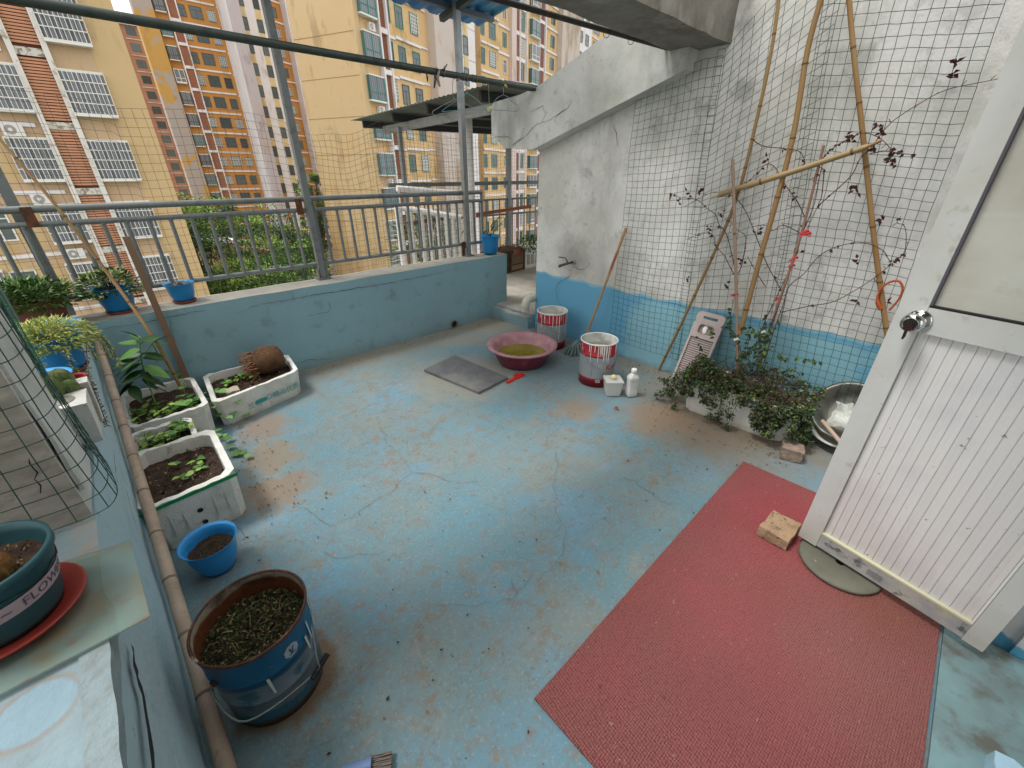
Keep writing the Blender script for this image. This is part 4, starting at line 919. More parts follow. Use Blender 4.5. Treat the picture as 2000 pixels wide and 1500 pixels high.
def twigs(t, c, n, r, h, mat, rad=.003, name='stems'):
    mb = MB(); c = Vector(c)
    for i in range(n):
        a = R_(0, 6.28); rr = R_(.1, 1) * r; e = c + Vector((rr * math.cos(a), rr * math.sin(a), h * R_(.6, 1.1))); mb.tube([c + Vector((R_(-.02, .02), R_(-.02, .02), 0)), c.lerp(e, .55) + Vector((0, 0, h * .15)), e], [rad, rad * .8, rad * .5], 5)
    return mb.build(name, mat, t)
zt_ = .718
t = pot('blue plastic pot with bushy jade plant on a red saucer, left of the timber batten', (-.045, 3.80, zt_), .112, .155, .07, blue_m, sauc=.085, group='blue pots on the parapets')
foliage(t, (-.05, 3.79, zt_ + .15), .165, .12, .12, 520, .040, .024, leafJ, .5); twigs(t, (-.045, 3.8, zt_ + .13), 16, .11, .09, stem_m)
t = pot('small blue pot of pebbly soil on a red saucer, right of the timber batten', (.31, 3.80, zt_), .095, .125, .058, blue_m, sauc=.075, group='blue pots on the parapets', soilmat=mk('pebbly_soil', '6a5240', .95, [dict(s=45, lo=.55, hi=.62, c2='b0a08a', amt=.9)], bump=[(60, 1, 'noise')]))
crumbs(t, .31, 3.80, .06, .06, zt_ + .108, 60, [mk('pebble_tan', 'a08a72', .9), mk('pebble_brown', '5b4030', .9), mk('pebble_pale', 'c2b8a4', .9)], .016, 'pebbles')
t = pot('brown pot overflowing with dense green leafy plant in the parapet corner', (-.41, 3.72, zt_), .155, .16, .11, terra_m, sauc=.13)
foliage(t, (-.42, 3.69, zt_ + .16), .24, .18, .12, 1500, .042, .020, leafJ[:2] + leafA[:1], .25, shell=.35); twigs(t, (-.41, 3.72, zt_ + .14), 26, .16, .10, stem_m)
t = pot('blue pot with sparse weeds behind the yellow green trailing plant', (-.335, 3.06, zt_), .135, .14, .08, bluel_m, group='blue pots on the parapets')
foliage(t, (-.37, 3.06, zt_ + .12), .06, .06, .04, 90, .022, .008, leafA, .8, shell=.0)
t = pot('large blue pot with yellow green trailing sedum', (-.325, 2.77, zt_), .125, .165, .085, blue_m, sauc=.10, group='blue pots on the parapets')
foliage(t, (-.315, 2.76, zt_ + .15), .165, .15, .085, 2600, .030, .0075, leafY, .2, shell=.3, hang=.4)
mb = MB()
for k, (dx, dy, ln) in enumerate(((.13, -.02, .13), (.10, -.10, .10), (.04, -.14, .12), (-.03, -.15, .10), (-.08, -.14, .09), (.14, .05, .16), (.15, 0, .2))):
    a = Vector((-.315 + dx, 2.76 + dy, zt_ + .15)); e = a + Vector((dx * .25, dy * .25 - .01, -ln))
    ps = smooth_path([a, a.lerp(e, .5) + Vector((dx * .1, dy * .1, .02)), e], 8); mb.tube(ps, .0016, 4, mat=3)
    for p in ps[2:]:
        for q in range(4): mb.leaf(p, (R_(-1, 1), R_(-1, 1), R_(-.4, .6)), (0, 0, 1), .022, .006, random.choice((0, 1, 2)))
kind(mb.build('hanging_sprays', leafY + [stem_m], t), 'stuff')
mb = MB(); ps = smooth_path([Vector((-.20, 2.66, zt_ + .12)), Vector((-.225, 2.5, .75)), Vector((-.222, 2.36, .70)), Vector((-.225, 2.24, .60))], 10); mb.tube(ps, .0016, 4)
for p in ps[3:]:
    for q in range(5): mb.leaf(p, (R_(-1, 1), R_(-1, 1), R_(-.6, .4)), (1, 0, .3), .017, .006)
mb.build('dry_trailing_stem', mk('dry_sedum', '5f5138', .9), t)
t = pot('blue bowl shaped pot of bare brown soil half behind the green mesh', (-.345, 2.36, zt_), .095, .105, .062, bluel_m, rim='bowl', group='blue pots on the parapets', soil=.03)
crumbs(t, -.345, 2.36, .06, .06, zt_ + .07, 80, soilbits, .013)
t = pot('small red plastic pot of dry soil tucked behind the foam block', (-.265, 2.40, zt_), .042, .068, .03, red_m, rim='straight', soil=.012)
t = pot('blue plastic pot of dead soil standing on the floor in front of the nearest planter', (-.07, 1.80, .006), .108, .155, .062, bluel_m, group=None, soil=.045, name='floor_pot')
mb = MB()
for i in range(26):
    a = R_(0, 6.28); b = a + R_(.6, 1.8); r = R_(.02, .07); mb.tube([(-.07 + r * math.cos(a), 1.80 + r * math.sin(a), .113), (-.07 + .6 * r * math.cos((a + b) / 2), 1.8 + .6 * r * math.sin((a + b) / 2), .125), (-.07 + r * math.cos(b), 1.8 + r * math.sin(b), .112)], .0012, 4)
mb.tube(smooth_path([(-.03, 1.83, .115), (.02, 1.8, .165), (.045, 1.79, .15), (.052, 1.78, .10)], 4), .001, 4)
for q in range(7): mb.leaf((.052, 1.78, .10), (R_(-1, 1), R_(-1, 1), R_(-1, .3)), (1, 0, 0), .018, .005, 1)
mb.build('dry_stalks', [mk('straw_stalk', '5d4f3b', .9), dry_m], t)
c_ = Vector((3.50, 4.03, .715))
t = pot('bright blue pot with a wilting stem plant on the end of the parapet', (3.235, 3.76, .712), .115, .20, .072, blue_m, group='blue pots on the parapets')
mb = MB()
for i in range(14):
    a = R_(-1.2, 1.2) + 3.9; z = R_(.07, .13); r = .094; c = Vector((3.235 + r * math.cos(a), 3.76 + r * math.sin(a), .712 + z)); n_ = Vector((math.cos(a), math.sin(a), 0)); mb.leaf(c + n_ * .002, Vector((-n_.y, n_.x, R_(-1, 1))), n_, .018, .010)
mb.build('printed_flowers', mk('faded_orange_print', '7a6a5a', .7), t)
mb = MB(); base = Vector((3.24, 3.76, .90)); tips = [aY(974, 424, 3.76), aY(982, 438, 3.76), aY(955, 445, 3.76), aY(965, 430, 3.76), aY(948, 452, 3.76)]
for e in tips: mb.tube(smooth_path([base, base.lerp(e, .6) + Vector((-.01, 0, .02)), e], 4), .003, 5)
mb.build('stems', stem_m, t)
for (a, b) in (((972, 428), (986, 422)), ((974, 442), (984, 430)), ((958, 444), (968, 428)), ((950, 450), (944, 458)), ((965, 440), (958, 452)), ((948, 455), (960, 462))):
    p = aY(*a, 3.76); put_leaf(LB[1], t, p, aY(*b, 3.74) - p, .75)
mb = MB()
for i in range(5): mb.leaf(aZ(938 + 7 * i, 495 - i, .716), (1, R_(-.3, .3), .15), (0, 0, 1), .07, .03, 0, .4)
tag(mb.build('dry_leaves', mk('rust_leaf', '7a4026', .8)), 'curled rust brown dry leaves lying beside the bright blue pot', 'leaves')
# passage: cabinet, planter, pot, plant
t = thing('wooden_cabinet', 'small old brown wooden cabinet used as a planter in the passage', 'cabinet', (4.55, 4.85, .15))
cz = .152
def PA(px, py): return aZ(px, py, cz)
A2, B2 = PA(996, 533), PA(1024, 526); u2 = (B2 - A2).normalized(); n2 = Vector((u2.y, -u2.x, 0)); H2 = .33
a2 = math.atan2(u2.y, u2.x)
def cbox(nm, mat, u0, u1, d0, d1, z0, z1):
    mb = MB(); M_ = Matrix.Translation(A2) @ Matrix.Rotation(a2, 4, 'Z'); mb.box(u0, u1, d0, d1, z0 - cz, z1 - cz, 0, M_); return mb.build(nm, mat, t)
w2 = (B2 - A2).length; wood2 = mk('cabinet_wood', '5b4432', .8, [dict(s=9, lo=.45, hi=.65, c2='3d2e22', amt=.7)])
cbox('body', wood2, -.12, w2, .0, .4, cz, cz + H2); cbox('door_panel', mk('cabinet_panel', '7d6246', .7, [dict(s=9, lo=.5, hi=.7, c2='5d4632', amt=.7)]), .03, w2 - .04, -.006, .0, cz + .12, cz + H2 - .05)
cbox('drawer_front', mk('cabinet_drawer', '8a7453', .7), .03, w2 - .04, -.006, 0, cz + .03, cz + .10)
for nm, u0, u1, z0, z1 in (('stile', 0, .03, cz, cz + H2), ('stile', w2 - .04, w2, cz, cz + H2), ('rail', .03, w2 - .04, cz + H2 - .045, cz + H2)): cbox(nm, wood2, u0, u1, -.012, 0, z0, z1)
mb = MB(); 
for i in range(60):
    p = A2 + u2 * R_(-.1, w2) + n2 * R_(-.35, .0); mb.tube([p + Vector((0, 0, H2 + .01)), p + Vector((R_(-.1, .1), R_(-.1, .1), H2 + R_(.02, .06)))], .004, 4)
kind(mb.build('sticks_and_debris', mk('dry_sticks', '6f5846', .9), t), 'stuff')
t = thing('foam_planter', 'long low white planter against the gable corner in the passage', 'planter', B2)
mb = MB(); M_ = Matrix.Translation(B2) @ Matrix.Rotation(a2, 4, 'Z'); mb.box(.02, 1.3, 0, .3, 0, .30, 0, M_); mb.build('box', styro_m, t)
for u0 in (.07, .17, .29):
    mb = MB(); mb.box(u0, u0 + .07, -.006, 0, .06, .22, 0, M_); mb.build('panel', mk('foam_recess', 'a5a396', .9), t)
c = aZ(1012, 492, .50)
t = pot('small terracotta bowl pot on top of the cabinet', (c.x, c.y, .46), .085, .09, .06, terra_m)
t = thing('leafy_bush', 'dark green leafy plants behind the terracotta bowl in the passage', 'plant', aZ(1035, 480, .5))
foliage(t, aZ(1038, 482, .55), .24, .24, .16, 900, .045, .02, leafA[:2], .4, shell=.1)
t = thing('leafy_bush', 'big leaved dark shrub behind the white pipe trellis', 'plant', aY(835, 480, 6.5))
foliage(t, aY(838, 490, 6.6), .75, .4, .65, 900, .16, .035, leafA[:2] + [leafT[1]], .2, shell=.1); twigs(t, aY(838, 545, 6.6), 20, .5, .9, gstem_m, .01)
# ================================================================== FOAM BLOCK WITH CACTUS
t = thing('foam_block', 'white foam block with a round hollow hung over the left parapet edge', 'foam block', (-.24, 1.82, .7))
# leaning a little outward over the parapet edge
def fblock(nm, y0, y1, x0, x1, z0, z1, lean=.0):
    mb = MB(); mb.rbox(x0, x1, y0, y1, z0, z1, .03, .002, f=9)
    mb.v = [Vector((p.x - .008 + .10 * (p.z - z0), p.y + .16 - .5 * (p.z - z0), p.z)) for p in mb.v]; return mb.build(nm, styro_m, t)
fblock('block', 1.70, 1.835, -.42, -.205, .712, .895); fblock('back_slab', 1.862, 1.92, -.42, -.198, .712, .91)
mb = MB(); mb.rbox(-.40, -.206, 1.838, 1.860, .72, .885, .04, .001); mb.v = [Vector((p.x - .008 + .10 * (p.z - .712), p.y + .16 - .5 * (p.z - .712), p.z)) for p in mb.v]; mb.build('orange_card', mk('orange_card', 'a5522c', .8), t)
mb = MB(); mb.lathe([(.034, .0), (.031, .002), (.028, -.001), (0, -.001)], (0, 0, 0), 20, M=Matrix.Translation((-.255, 1.835, .8975)) @ Matrix.Diagonal((1, 1.15, 1, 1))); mb.build('hollow_rim', mk('foam_hollow_shade', '8f8c82', .9), t)  # shallow ring and flat grey disc; the colour stands for the hollow's shade
t = thing('cactus', 'clump of small hairy green cactus on the foam block', 'cactus', (-.29, 1.86, .9))
cm = mk('cactus_skin', '5f7143', .8, [dict(s=30, lo=.5, hi=.65, c2='8a8a5c', amt=.7), dict(s=6, lo=.5, hi=.7, c2='9a8a68', amt=.5)], bump=[(60, .8, 'noise')])
def cact(c, r, h, nribs=12, nm='stem', mat=None, rib=.13):
    mb = MB(); n = nribs * 4; vs = []; K = 9
    for i in range(K + 1):
        th = math.pi * .5 * (i / K) * 1.96 - math.pi * .46
        for k in range(n):
            a = 2 * math.pi * k / n; rr = r * math.cos(th) * (1 + rib * math.cos(nribs * a)); vs.append(Vector(c) + Vector((rr * math.cos(a), rr * math.sin(a), h * (.5 + .5 * math.sin(th)))))
    mb.add(vs, [(i * n + k, i * n + (k + 1) % n, (i + 1) * n + (k + 1) % n, (i + 1) * n + k) for i in range(K) for k in range(n)], 0, True)
    return mb.build(nm, mat or cm, t)
cact((-.275, 1.895, .88), .034, .085); cact((-.245, 1.96, .885), .030, .08); cact((-.305, 1.96, .88), .032, .09); cact((-.228, 1.915, .885), .020, .05); cact((-.315, 1.91, .88), .024, .055)
# ================================================================== BIG TEAL POT AND GLASS PANE
pc = Vector((-.388, 1.115, .730)); H_, RB, RR = .150, .088, .122
t = thing('glass_pane', 'dusty sheet of glass lying on the left parapet under the teal pot', 'glass pane', (-.35, 1.1, .705))
ga = [aZ(255, 1055, .714), aZ(293, 1203, .714)]
mb = MB(); g3 = Vector((-.62, .93, .714)); g4 = Vector((-.66, 1.33, .714))
top = [ga[0], g4, g3, ga[1]]; mb.add(top + [p - Vector((0, 0, .005)) for p in top], [(0, 1, 2, 3), (7, 6, 5, 4), (0, 3, 7, 4), (3, 2, 6, 7), (2, 1, 5, 6), (1, 0, 4, 5)])
mb.build('pane', mk('dusty_glass', '8ea69e', .2, [dict(s=7, lo=.5, hi=.62, c2='9c8a66', amt=.75, d=8), dict(s=3, lo=.5, hi=.6, c2='8b9a88', amt=.6, off=(3, 1, 0)), dict(s=20, lo=.6, hi=.68, c2='a8613f', amt=.5)], alpha=.5), t)
t = pot('large teal pot printed with a pink FLOWERS band, standing in a red saucer', pc, RR, H_, RB, mk('teal_pot', '224e56', .5, [dict(s=5, lo=.5, hi=.75, c2='2f6068', amt=.6)]), rim='straight', soil=.035, name='large_flower_pot')
mb = MB(); mb.lathe([(0, -.012), (.105, -.012), (.128, .010), (.124, .012), (.10, -.002), (0, -.002)], pc - Vector((0, 0, 0.0)), 40); mb.build('saucer', mk('red_saucer', '9c3c33', .45), t)
mb = MB(); zb0, zb1 = .062, .096
rad_at = lambda z: RB * 1.05 + (RR * .96 - RB * 1.05) * ((z - H_ * .1) / (H_ * .8)) + .0012
mb.lathe([(rad_at(zb0), zb0), (rad_at(zb1), zb1)], pc, 40); mb.build('printed_band', mk('pink_band', 'b09aa4', .5), t)
vs, fs = text_verts("FLOWER'S  ~  FLOWER'S  ~", .028); mb = MB()
mb.add([pc + Vector((rad_at(zb0 + .008 + v.y) * 1.006 * math.cos(a), rad_at(zb0 + .008 + v.y) * 1.006 * math.sin(a), zb0 + .008 + v.y)) for v in vs for a in [(-2.62 + v.x / .108)]], fs); mb.build('lettering', mk('band_ink', '4a4858', .6), t)
crumbs(t, pc.x, pc.y, .07, .07, pc.z + H_ - .042, 200, soilbits + [mk('straw_bit', '8d7d55', .9)], .008)
cmo = mk('brown_cactus_skin', '8a5f38', .9, [dict(s=30, lo=.5, hi=.65, c2='b08a55', amt=.7), dict(s=7, lo=.5, hi=.7, c2='5f6038', amt=.4)], bump=[(70, .9, 'noise')])
t = thing('cactus', 'brown hairy dying cactus clump in the large teal pot', 'cactus', pc + Vector((-.05, 0, .2)))
for (x, y, r, h) in ((.030, -.055, .026, .075), (.012, -.015, .024, .06), (-.02, -.06, .028, .06)): cact(pc + Vector((x + .01, y + .02, H_ - .045)), r, h, 14, 'stem', cmo, .09)
# ================================================================== RUSTY BUCKET IN FRONT
bc = Vector((-.028, 1.125, .006)); t = thing('rusty_paint_bucket', 'large rusty blue metal paint bucket full of weeds in front', 'bucket', bc)
RBk = mk('bucket_blue', '125a80', .35, [
    dict(k='grad', a=2, nz=.05, ns=6, lo=.235, hi=.225, c2='77838f', amt=1), dict(k='grad', a=2, nz=.05, ns=5, lo=.10, hi=.095, c2='2d6f86', amt=1),
    dict(s=7, lo=.56, hi=.62, c2='2b6076', amt=.9, d=6, off=(2, 0, 5)), dict(s=6, lo=.60, hi=.66, c2='4a3527', amt=.9, d=8), dict(s=26, lo=.62, hi=.7, c2='5f3a1f', amt=.8, d=6),
    dict(k='grad', a=2, nz=.03, ns=15, lo=.055, hi=.03, c2='4a2f1c', amt=1)], metal=.15, bump=[(40, .3, 'noise')])
mb = MB(); mb.lathe([(0, .004), (.135, .004), (.139, 0), (.139, .01), (.142, .13), (.145, .132), (.145, .137), (.1425, .14), (.147, .235), (.150, .237), (.150, .243), (.1475, .246), (.152, .345)], bc, 56)
mb.build('drum', RBk, t)
mb = MB(); mb.lathe([(.152, .343), (.157, .345), (.158, .352), (.154, .357), (.150, .353), (.1495, .345)], bc, 56); mb.build('rim', mk('rust_rim', '4a2c22', .55, [dict(s=18, lo=.5, hi=.62, c2='7a4a3a', amt=.7), dict(s=9, lo=.64, hi=.68, c2='bdb8a8', amt=.9)], bump=[(60, .7, 'noise')]), t)
mb = MB(); mb.lathe([(.1495, .350), (.1470, .30), (.1455, .22)], bc, 56); mb.build('inner_wall', mk('rust_inside', '6b3a1c', .7, [dict(k='grad', a=2, nz=.06, ns=7, lo=.352, hi=.362, c2='a39c8a', amt=.95), dict(s=12, lo=.5, hi=.65, c2='3d2415', amt=.8)], bump=[(40, .5, 'noise')]), t)
mb = MB(); mb.disc(bc + Vector((0, 0, .262)), .1465, 30, 0, .008, 8); mb.build('soil', soil_m, t)
wm = [mk('weed_green', '56682f', .8), mk('weed_dark', '2a3320', .85), mk('weed_straw', '8f8462', .85), mk('weed_brown', '4a3a28', .9)]
mb = MB()
for i in range(2600):
    a = R_(0, 6.28); r = .142 * math.sqrt(random.random()); p = bc + Vector((r * math.cos(a), r * math.sin(a), .266 + R_(0, .012)))
    mb.leaf(p, (R_(-1, 1), R_(-1, 1), R_(0, .7)), (R_(-.6, .6), R_(-.6, .6), 1), R_(.006, .017), R_(.003, .008), random.choice((0, 0, 1, 1, 1, 3, 3, 2)), .4)
kind(mb.build('moss_and_weeds', wm, t), 'stuff')
mb = MB()
for i in range(16):
    a = R_(0, 6.28); r = .12 * math.sqrt(random.random()); p = bc + Vector((r * math.cos(a), r * math.sin(a), .278)); d = Vector((R_(-1, 1), R_(-1, 1), 0)).normalized(); l = R_(.02, .07)
    q = p + d * l; 
    if (q - bc).to_2d().length > .14: continue
    mb.tube([p, p.lerp(q, .5) + Vector((R_(-.008, .008), R_(-.008, .008), .008)), q], .0014, 4)
kind(mb.build('straw', mk('straw_pale', '746a50', .85), t), 'stuff')
mb = MB()
ha = math.radians(-38)
ex = Vector((math.cos(ha), math.sin(ha), 0)); 
e1 = bc + Vector((.155 * math.cos(.50), .155 * math.sin(.50), .30)); e2 = bc + Vector((-.150 * math.cos(.50), -.150 * math.sin(.50), .26))
outd = Vector((math.sin(.5), -math.cos(.5), 0))
mb.tube(smooth_path([e1, e1 + Vector((.02, -.01, -.02)), bc + Vector((.11, -.14, .19)), bc + outd * .175 + Vector((0, 0, .13)), bc + Vector((-.10, -.17, .16)), e2 + Vector((-.015, -.01, -.03)), e2], 6), .003, 6); whd = mb.build('wire_handle', galvl_m, t)
mb = MB(); mb.tube([bc + outd * .178 + Vector((.055, .03, .134)), bc + outd * .180 + Vector((-.01, -.005, .125))], .009, 8); mb.build('handle_grip', black_m, whd)
for e in (e1, e2):
    mb = MB(); n_ = (e - bc); n_.z = 0; n_.normalize(); mb.tube([e - n_ * .006, e + n_ * .008], .010, 10); mb.build('lug', rust_m, t)
def wrap_poly(mb, c, z, a0, r, P, mat=0):      # flat print wrapped on a drum: P in metres (along, up)
    mb.add([c + Vector((r * math.cos(a0 + u / r), r * math.sin(a0 + u / r), z + v)) for u, v in P], [tuple(range(len(P)))], mat)
a0_ = math.radians(-68)
mb = MB(); wrap_poly(mb, bc, .275, a0_, .1512, [(.022 * math.cos(k / 16 * 6.283) * (1 + .08 * (k % 2)), .024 * math.sin(k / 16 * 6.283) * (1 + .08 * (k % 2))) for k in range(16)]); mb.build('round_emblem', mk('emblem_pale', 'a8aebb', .5), t)
mb = MB(); wrap_poly(mb, bc, .275, a0_, .1516, [(-.008, .012), (-.003, .012), (0, -.004), (.006, .013), (.010, .013), (.001, -.014), (-.003, -.013)]); wrap_poly(mb, bc, .263, a0_, .1516, [(-.013, 0), (.012, 0), (.01, -.004), (-.011, -.004)]); mb.build('emblem_mark', mk('emblem_ink', '2d4a6a', .5), t)
for k in range(6):
    a = math.radians(R_(-100, 20)); mb = MB(); w_ = R_(.002, .005); z1 = R_(.22, .33); z0 = z1 - R_(.05, .12); wrap_poly(mb, bc, 0, a, .1535, [(-w_, z1), (w_, z1), (w_ * .7 + .004, z0), (-w_ * .4 + .003, z0)]); mb.build('paint_drip', mk('cream_paint', 'cfd0c4', .5), t)
# ================================================================== FLOOR THINGS
t = thing('red_mat', 'red woven plastic loop mat on the floor', 'mat', (1.4, .03, 0))
mx0, mx1, my0, my1 = .56, 2.372, -.418, .482
mb = MB(); mb.rbox(mx0, mx1, my0, my1, .0045, .0125, .06, .0016, f=2.5)
mat_m = mk('red_loop_mat', '985552', .85, [
    dict(s=.8, lo=.4, hi=.65, c2='8f645c', amt=.65, d=4), dict(s=2, lo=.5, hi=.7, c2='ab525a', amt=.45, d=5, off=(3, 1, 0)), dict(k='spot', c=(2.1, .12, .01), nz=.3, ns=3, lo=.6, hi=.2, c2='aa3a46', amt=.5),
    dict(k='spot', c=(1.8, -.25, .01), nz=.25, ns=6, lo=.35, hi=.2, c2='8a5540', amt=.55), dict(k='spot', c=(.75, -.1, .01), nz=.5, ns=3, lo=.95, hi=.5, c2='8a4f50', amt=.55), dict(s=55, lo=.70, hi=.73, c2='b09a8c', amt=.5, d=2, off=(3, 3, 3)),
    dict(k='wave', s=33, ax='DIAGONAL', lo=.0, hi=.42, c2='c98585', amt=.0),
    dict(k='voro', s=130, rd=.22, lo=.36, hi=.62, c2='5a2a2e', amt=.8, st=(.72, 1.25, .0), rt=(0, 0, .1)),
    dict(s=30, lo=.72, hi=.76, c2='5b2a2c', amt=.6, d=2)], bump=[(120, .9, 'voro'), (6, .2, 'noise')])
mb.build('mat', mat_m, t)
t = thing('stone_tile', 'dark grey rectangular stone tile lying flat on the floor', 'tile', (1.95, 2.6, 0))
q4 = [aZ(828, 722, .022), aZ(888, 694, .022), aZ(992, 737, .022), aZ(935, 766, .022)]; q4 = [Vector((p.x, p.y, 0)) for p in q4]
mb = MB(); top = [p + Vector((0, 0, .024)) for p in q4]; ctr4 = sum(q4, Vector()) / 4
ins = [ctr4 + (p - ctr4) * .99 + Vector((0, 0, .026)) for p in q4]; bot = [p + Vector((0, 0, .005)) for p in q4]
mb.add(bot + top + ins, [(0, 3, 2, 1)] + [(i, (i + 1) % 4, 4 + (i + 1) % 4, 4 + i) for i in range(4)] + [(4 + i, 4 + (i + 1) % 4, 8 + (i + 1) % 4, 8 + i) for i in range(4)] + [(8, 9, 10, 11)])
mb.build('tile', mk('slate_tile', '66676a', .55, [dict(s=6, lo=.4, hi=.65, c2='55565a', amt=.7, d=8), dict(s=3, lo=.5, hi=.7, c2='8b8a82', amt=.7, off=(1, 5, 0)), dict(s=20, lo=.6, hi=.7, c2='8d8b84', amt=.5)], bump=[(40, .2, 'noise')]), t)
t = thing('red_brush', 'small flat red plastic comb brush beside the stone tile', 'brush', aZ(1000, 738, .01))
b1, b2 = aZ(990, 746, .014), aZ(1022, 729, .014); du = (b2 - b1).normalized(); dn = Vector((-du.y, du.x, 0)); Ld = (b2 - b1).length
mb = MB(); P = [(0, .012), (.02, .016), (Ld * .45, .013), (Ld * .62, .024), (Ld * .95, .026), (Ld, .020)]
vs = [b1 + du * a + dn * b for a, b in P] + [b1 + du * a - dn * b for a, b in P[::-1]]; n = len(vs)
mb.add(vs + [v - Vector((0, 0, .008)) for v in vs], [tuple(range(n))[::-1], tuple(range(n, 2 * n))] + [(i, (i + 1) % n, n + (i + 1) % n, n + i) for i in range(n)])
mb.build('handle', mk('bright_red_plastic', 'd22f27', .4), t)
mb = MB()
for k in range(9): mb.bar(b1 + du * (Ld * .62 + .006 * k) + dn * .024, b1 + du * (Ld * .62 + .006 * k) + dn * .042, .003, .005)
mb.build('teeth', MATS['bright_red_plastic'], t)
bcn = Vector((2.465, 2.455, .005)); t = thing('wash_basin', 'wide maroon plastic basin holding murky green water', 'basin', bcn)
mb = MB(); mb.lathe([(0, .003), (.205, .003), (.21, 0), (.222, .02), (.262, .11), (.272, .135), (.300, .150), (.317, .158), (.318, .168), (.308, .176), (.285, .172), (.262, .155), (.248, .13), (.205, .02), (0, .014)], bcn, 64, seg=[0] * 7 + [1] * 3 + [1, 1, 1, 1])
mb.build('basin', [mk('maroon_plastic', '692839', .35, [dict(s=9, lo=.55, hi=.7, c2='8f5a68', amt=.4)]), mk('pink_worn_plastic', 'a0747c', .5, [dict(s=14, lo=.5, hi=.7, c2='bfa0a0', amt=.6), dict(k='grad', a=2, lo=.085, hi=.08, nz=.01, c2='8f6a4a', amt=.6)])], t)
mb = MB(); mb.disc(bcn + Vector((0, 0, .078)), .228, 48, 0, .0, 6); mb.build('water', mk('murky_water', '6f6a1e', .06, [dict(s=6, lo=.45, hi=.65, c2='8a7a2a', amt=.7), dict(s=30, lo=.62, hi=.7, c2='4d4a1c', amt=.7)], bump=[(8, .05, 'noise')]), t)
crumbs(t, bcn.x, bcn.y, .12, .12, bcn.z + .080, 26, soilbits[1:3], .010, 'floating_bits')
def paint_bucket(label, c, r, h, seed, lug, lv):
    random.seed(seed); c = Vector(c); t = thing('paint_bucket', label, 'bucket', c, 0, 'empty paint buckets by the wall'); mb = MB()
    mb.lathe([(0, .003), (r * .95, .003), (r * .96, 0), (r * .955, .06), (r * .97, .062), (r * .97, .066), (r * .958, .07), (r * .975, h * .72), (r * .99, h * .725), (r * .99, h * .74), (r * .978, h * .745), (r * .985, h - .008)], c, 48)
    mb.build('drum', mk('bucket_red', 'a3222f', .35, [dict(s=20, lo=.62, hi=.72, c2='7d3038', amt=.6)]), t)
    mb = MB(); mb.lathe([(r * .962 + .0008, .075), (r * .978 + .0008, h * .70)], c, 48); mb.build('grey_label', mk('grey_label', '9ba1a5', .35, [dict(s=12, lo=.5, hi=.7, c2='83898d', amt=.5)], metal=.2), t)
    mb = MB(); mb.lathe([(r * .985, h - .010), (r * 1.01, h - .008), (r * 1.02, h), (r * 1.0, h + .004), (r * .97, h), (r * .965, h - .01), (r * .955, .06)], c, 48, seg=[0, 0, 0, 0, 1, 1])
    mb.build('rim_and_inside', [white_m, mk('paint_crusted_inside', 'cfd0ca', .6, [dict(s=9, lo=.5, hi=.62, c2='9a9c98', amt=.7), dict(k='grad', a=2, nz=.08, ns=12, lo=lv + .03, hi=lv, c2='8a8472', amt=.8)])], t)
    mb = MB(); mb.disc(c + Vector((0, 0, lv)), r * .955, 36, 0, .0, 4); mb.build('contents', mk('pale_liquid', 'b5b6b0', .3, [dict(s=7, lo=.5, hi=.6, c2='6f6d60', amt=.6)]), t)
    mb = MB()
    for i in range(46):
        a = R_(0, 6.28); w_ = R_(.0012, .0035); z1 = h - .01; z0 = h * (1 - R_(.12, .75 if seed == 3 else .4)); rr = r * .99 + .0022
        wrap_poly(mb, c, 0, a, rr, [(-w_ * 1.3, z1), (w_ * 1.3, z1), (w_, (z1 + z0) / 2), (w_ * .9, z0), (0, z0 - .006), (-w_ * .9, z0), (-w_, (z1 + z0) / 2)])
    mb.build('paint_drips', white_m, t)
    e = lug; n_ = Vector((math.cos(e), math.sin(e), 0)); p = c + n_ * r + Vector((0, 0, h - .06)); p2 = c - n_ * r + Vector((0, 0, h - .06))
    for q, s_ in ((p, 1), (p2, -1)):
        mb = MB(); mb.tube([q - n_ * s_ * .002, q + n_ * s_ * .012], .012, 12); mb.build('lug', galvl_m, t)
    o_ = Vector((n_.y, -n_.x, 0)) * (1 if n_.y * -1 + n_.x * -1 > -9 else 1)
    if (o_.x + o_.y) > 0: o_ = -o_
    mb = MB(); mb.tube(smooth_path([p + n_ * .01, c + n_ * r * .9 + o_ * r * .55 + Vector((0, 0, h * .58)), c + o_ * (r + .012) + Vector((0, 0, h * .42)), c - n_ * r * .9 + o_ * r * .55 + Vector((0, 0, h * .58)), p2 - n_ * .01], 6), .0022, 6); mb.build('wire_handle', galvl_m, t)
    return t, c, r
t, c, r = paint_bucket('red and grey paint bucket streaked with white drips behind the basin', (2.955, 2.535, .005), .146, .36, 3, .1, .30)
t, c, r = paint_bucket('red and grey paint bucket beside the white bottle', (2.635, 1.755, .005), .146, .365, 5, 2.45 + .35, .27)
mb = MB(); rr = r * .978 + .002
for i in range(17):      # block of tiny printed lines, and the barcode patch under it
    z = .235 - i * .0085; wrap_poly(mb, c, z, math.radians(198), rr, [(0, 0), (R_(.085, .11), 0), (R_(.085, .11), .0035), (0, .0035)][:4])
mb.build('small_print', mk('small_print_ink', '6f7478', .6), t)
mb = MB(); wrap_poly(mb, c, .045, math.radians(214), r * .965 + .003, [(0, 0), (.035, 0), (.035, .024), (0, .024)]); mb.build('barcode_patch', white_m, t)
mb = MB()
for i in range(9): wrap_poly(mb, c, .050, math.radians(214), r * .965 + .0038, [(.003 + i * .0035, 0), (.0045 + i * .0035, 0), (.0045 + i * .0035, .016), (.003 + i * .0035, .016)])
mb.build('barcode', black_m, t)
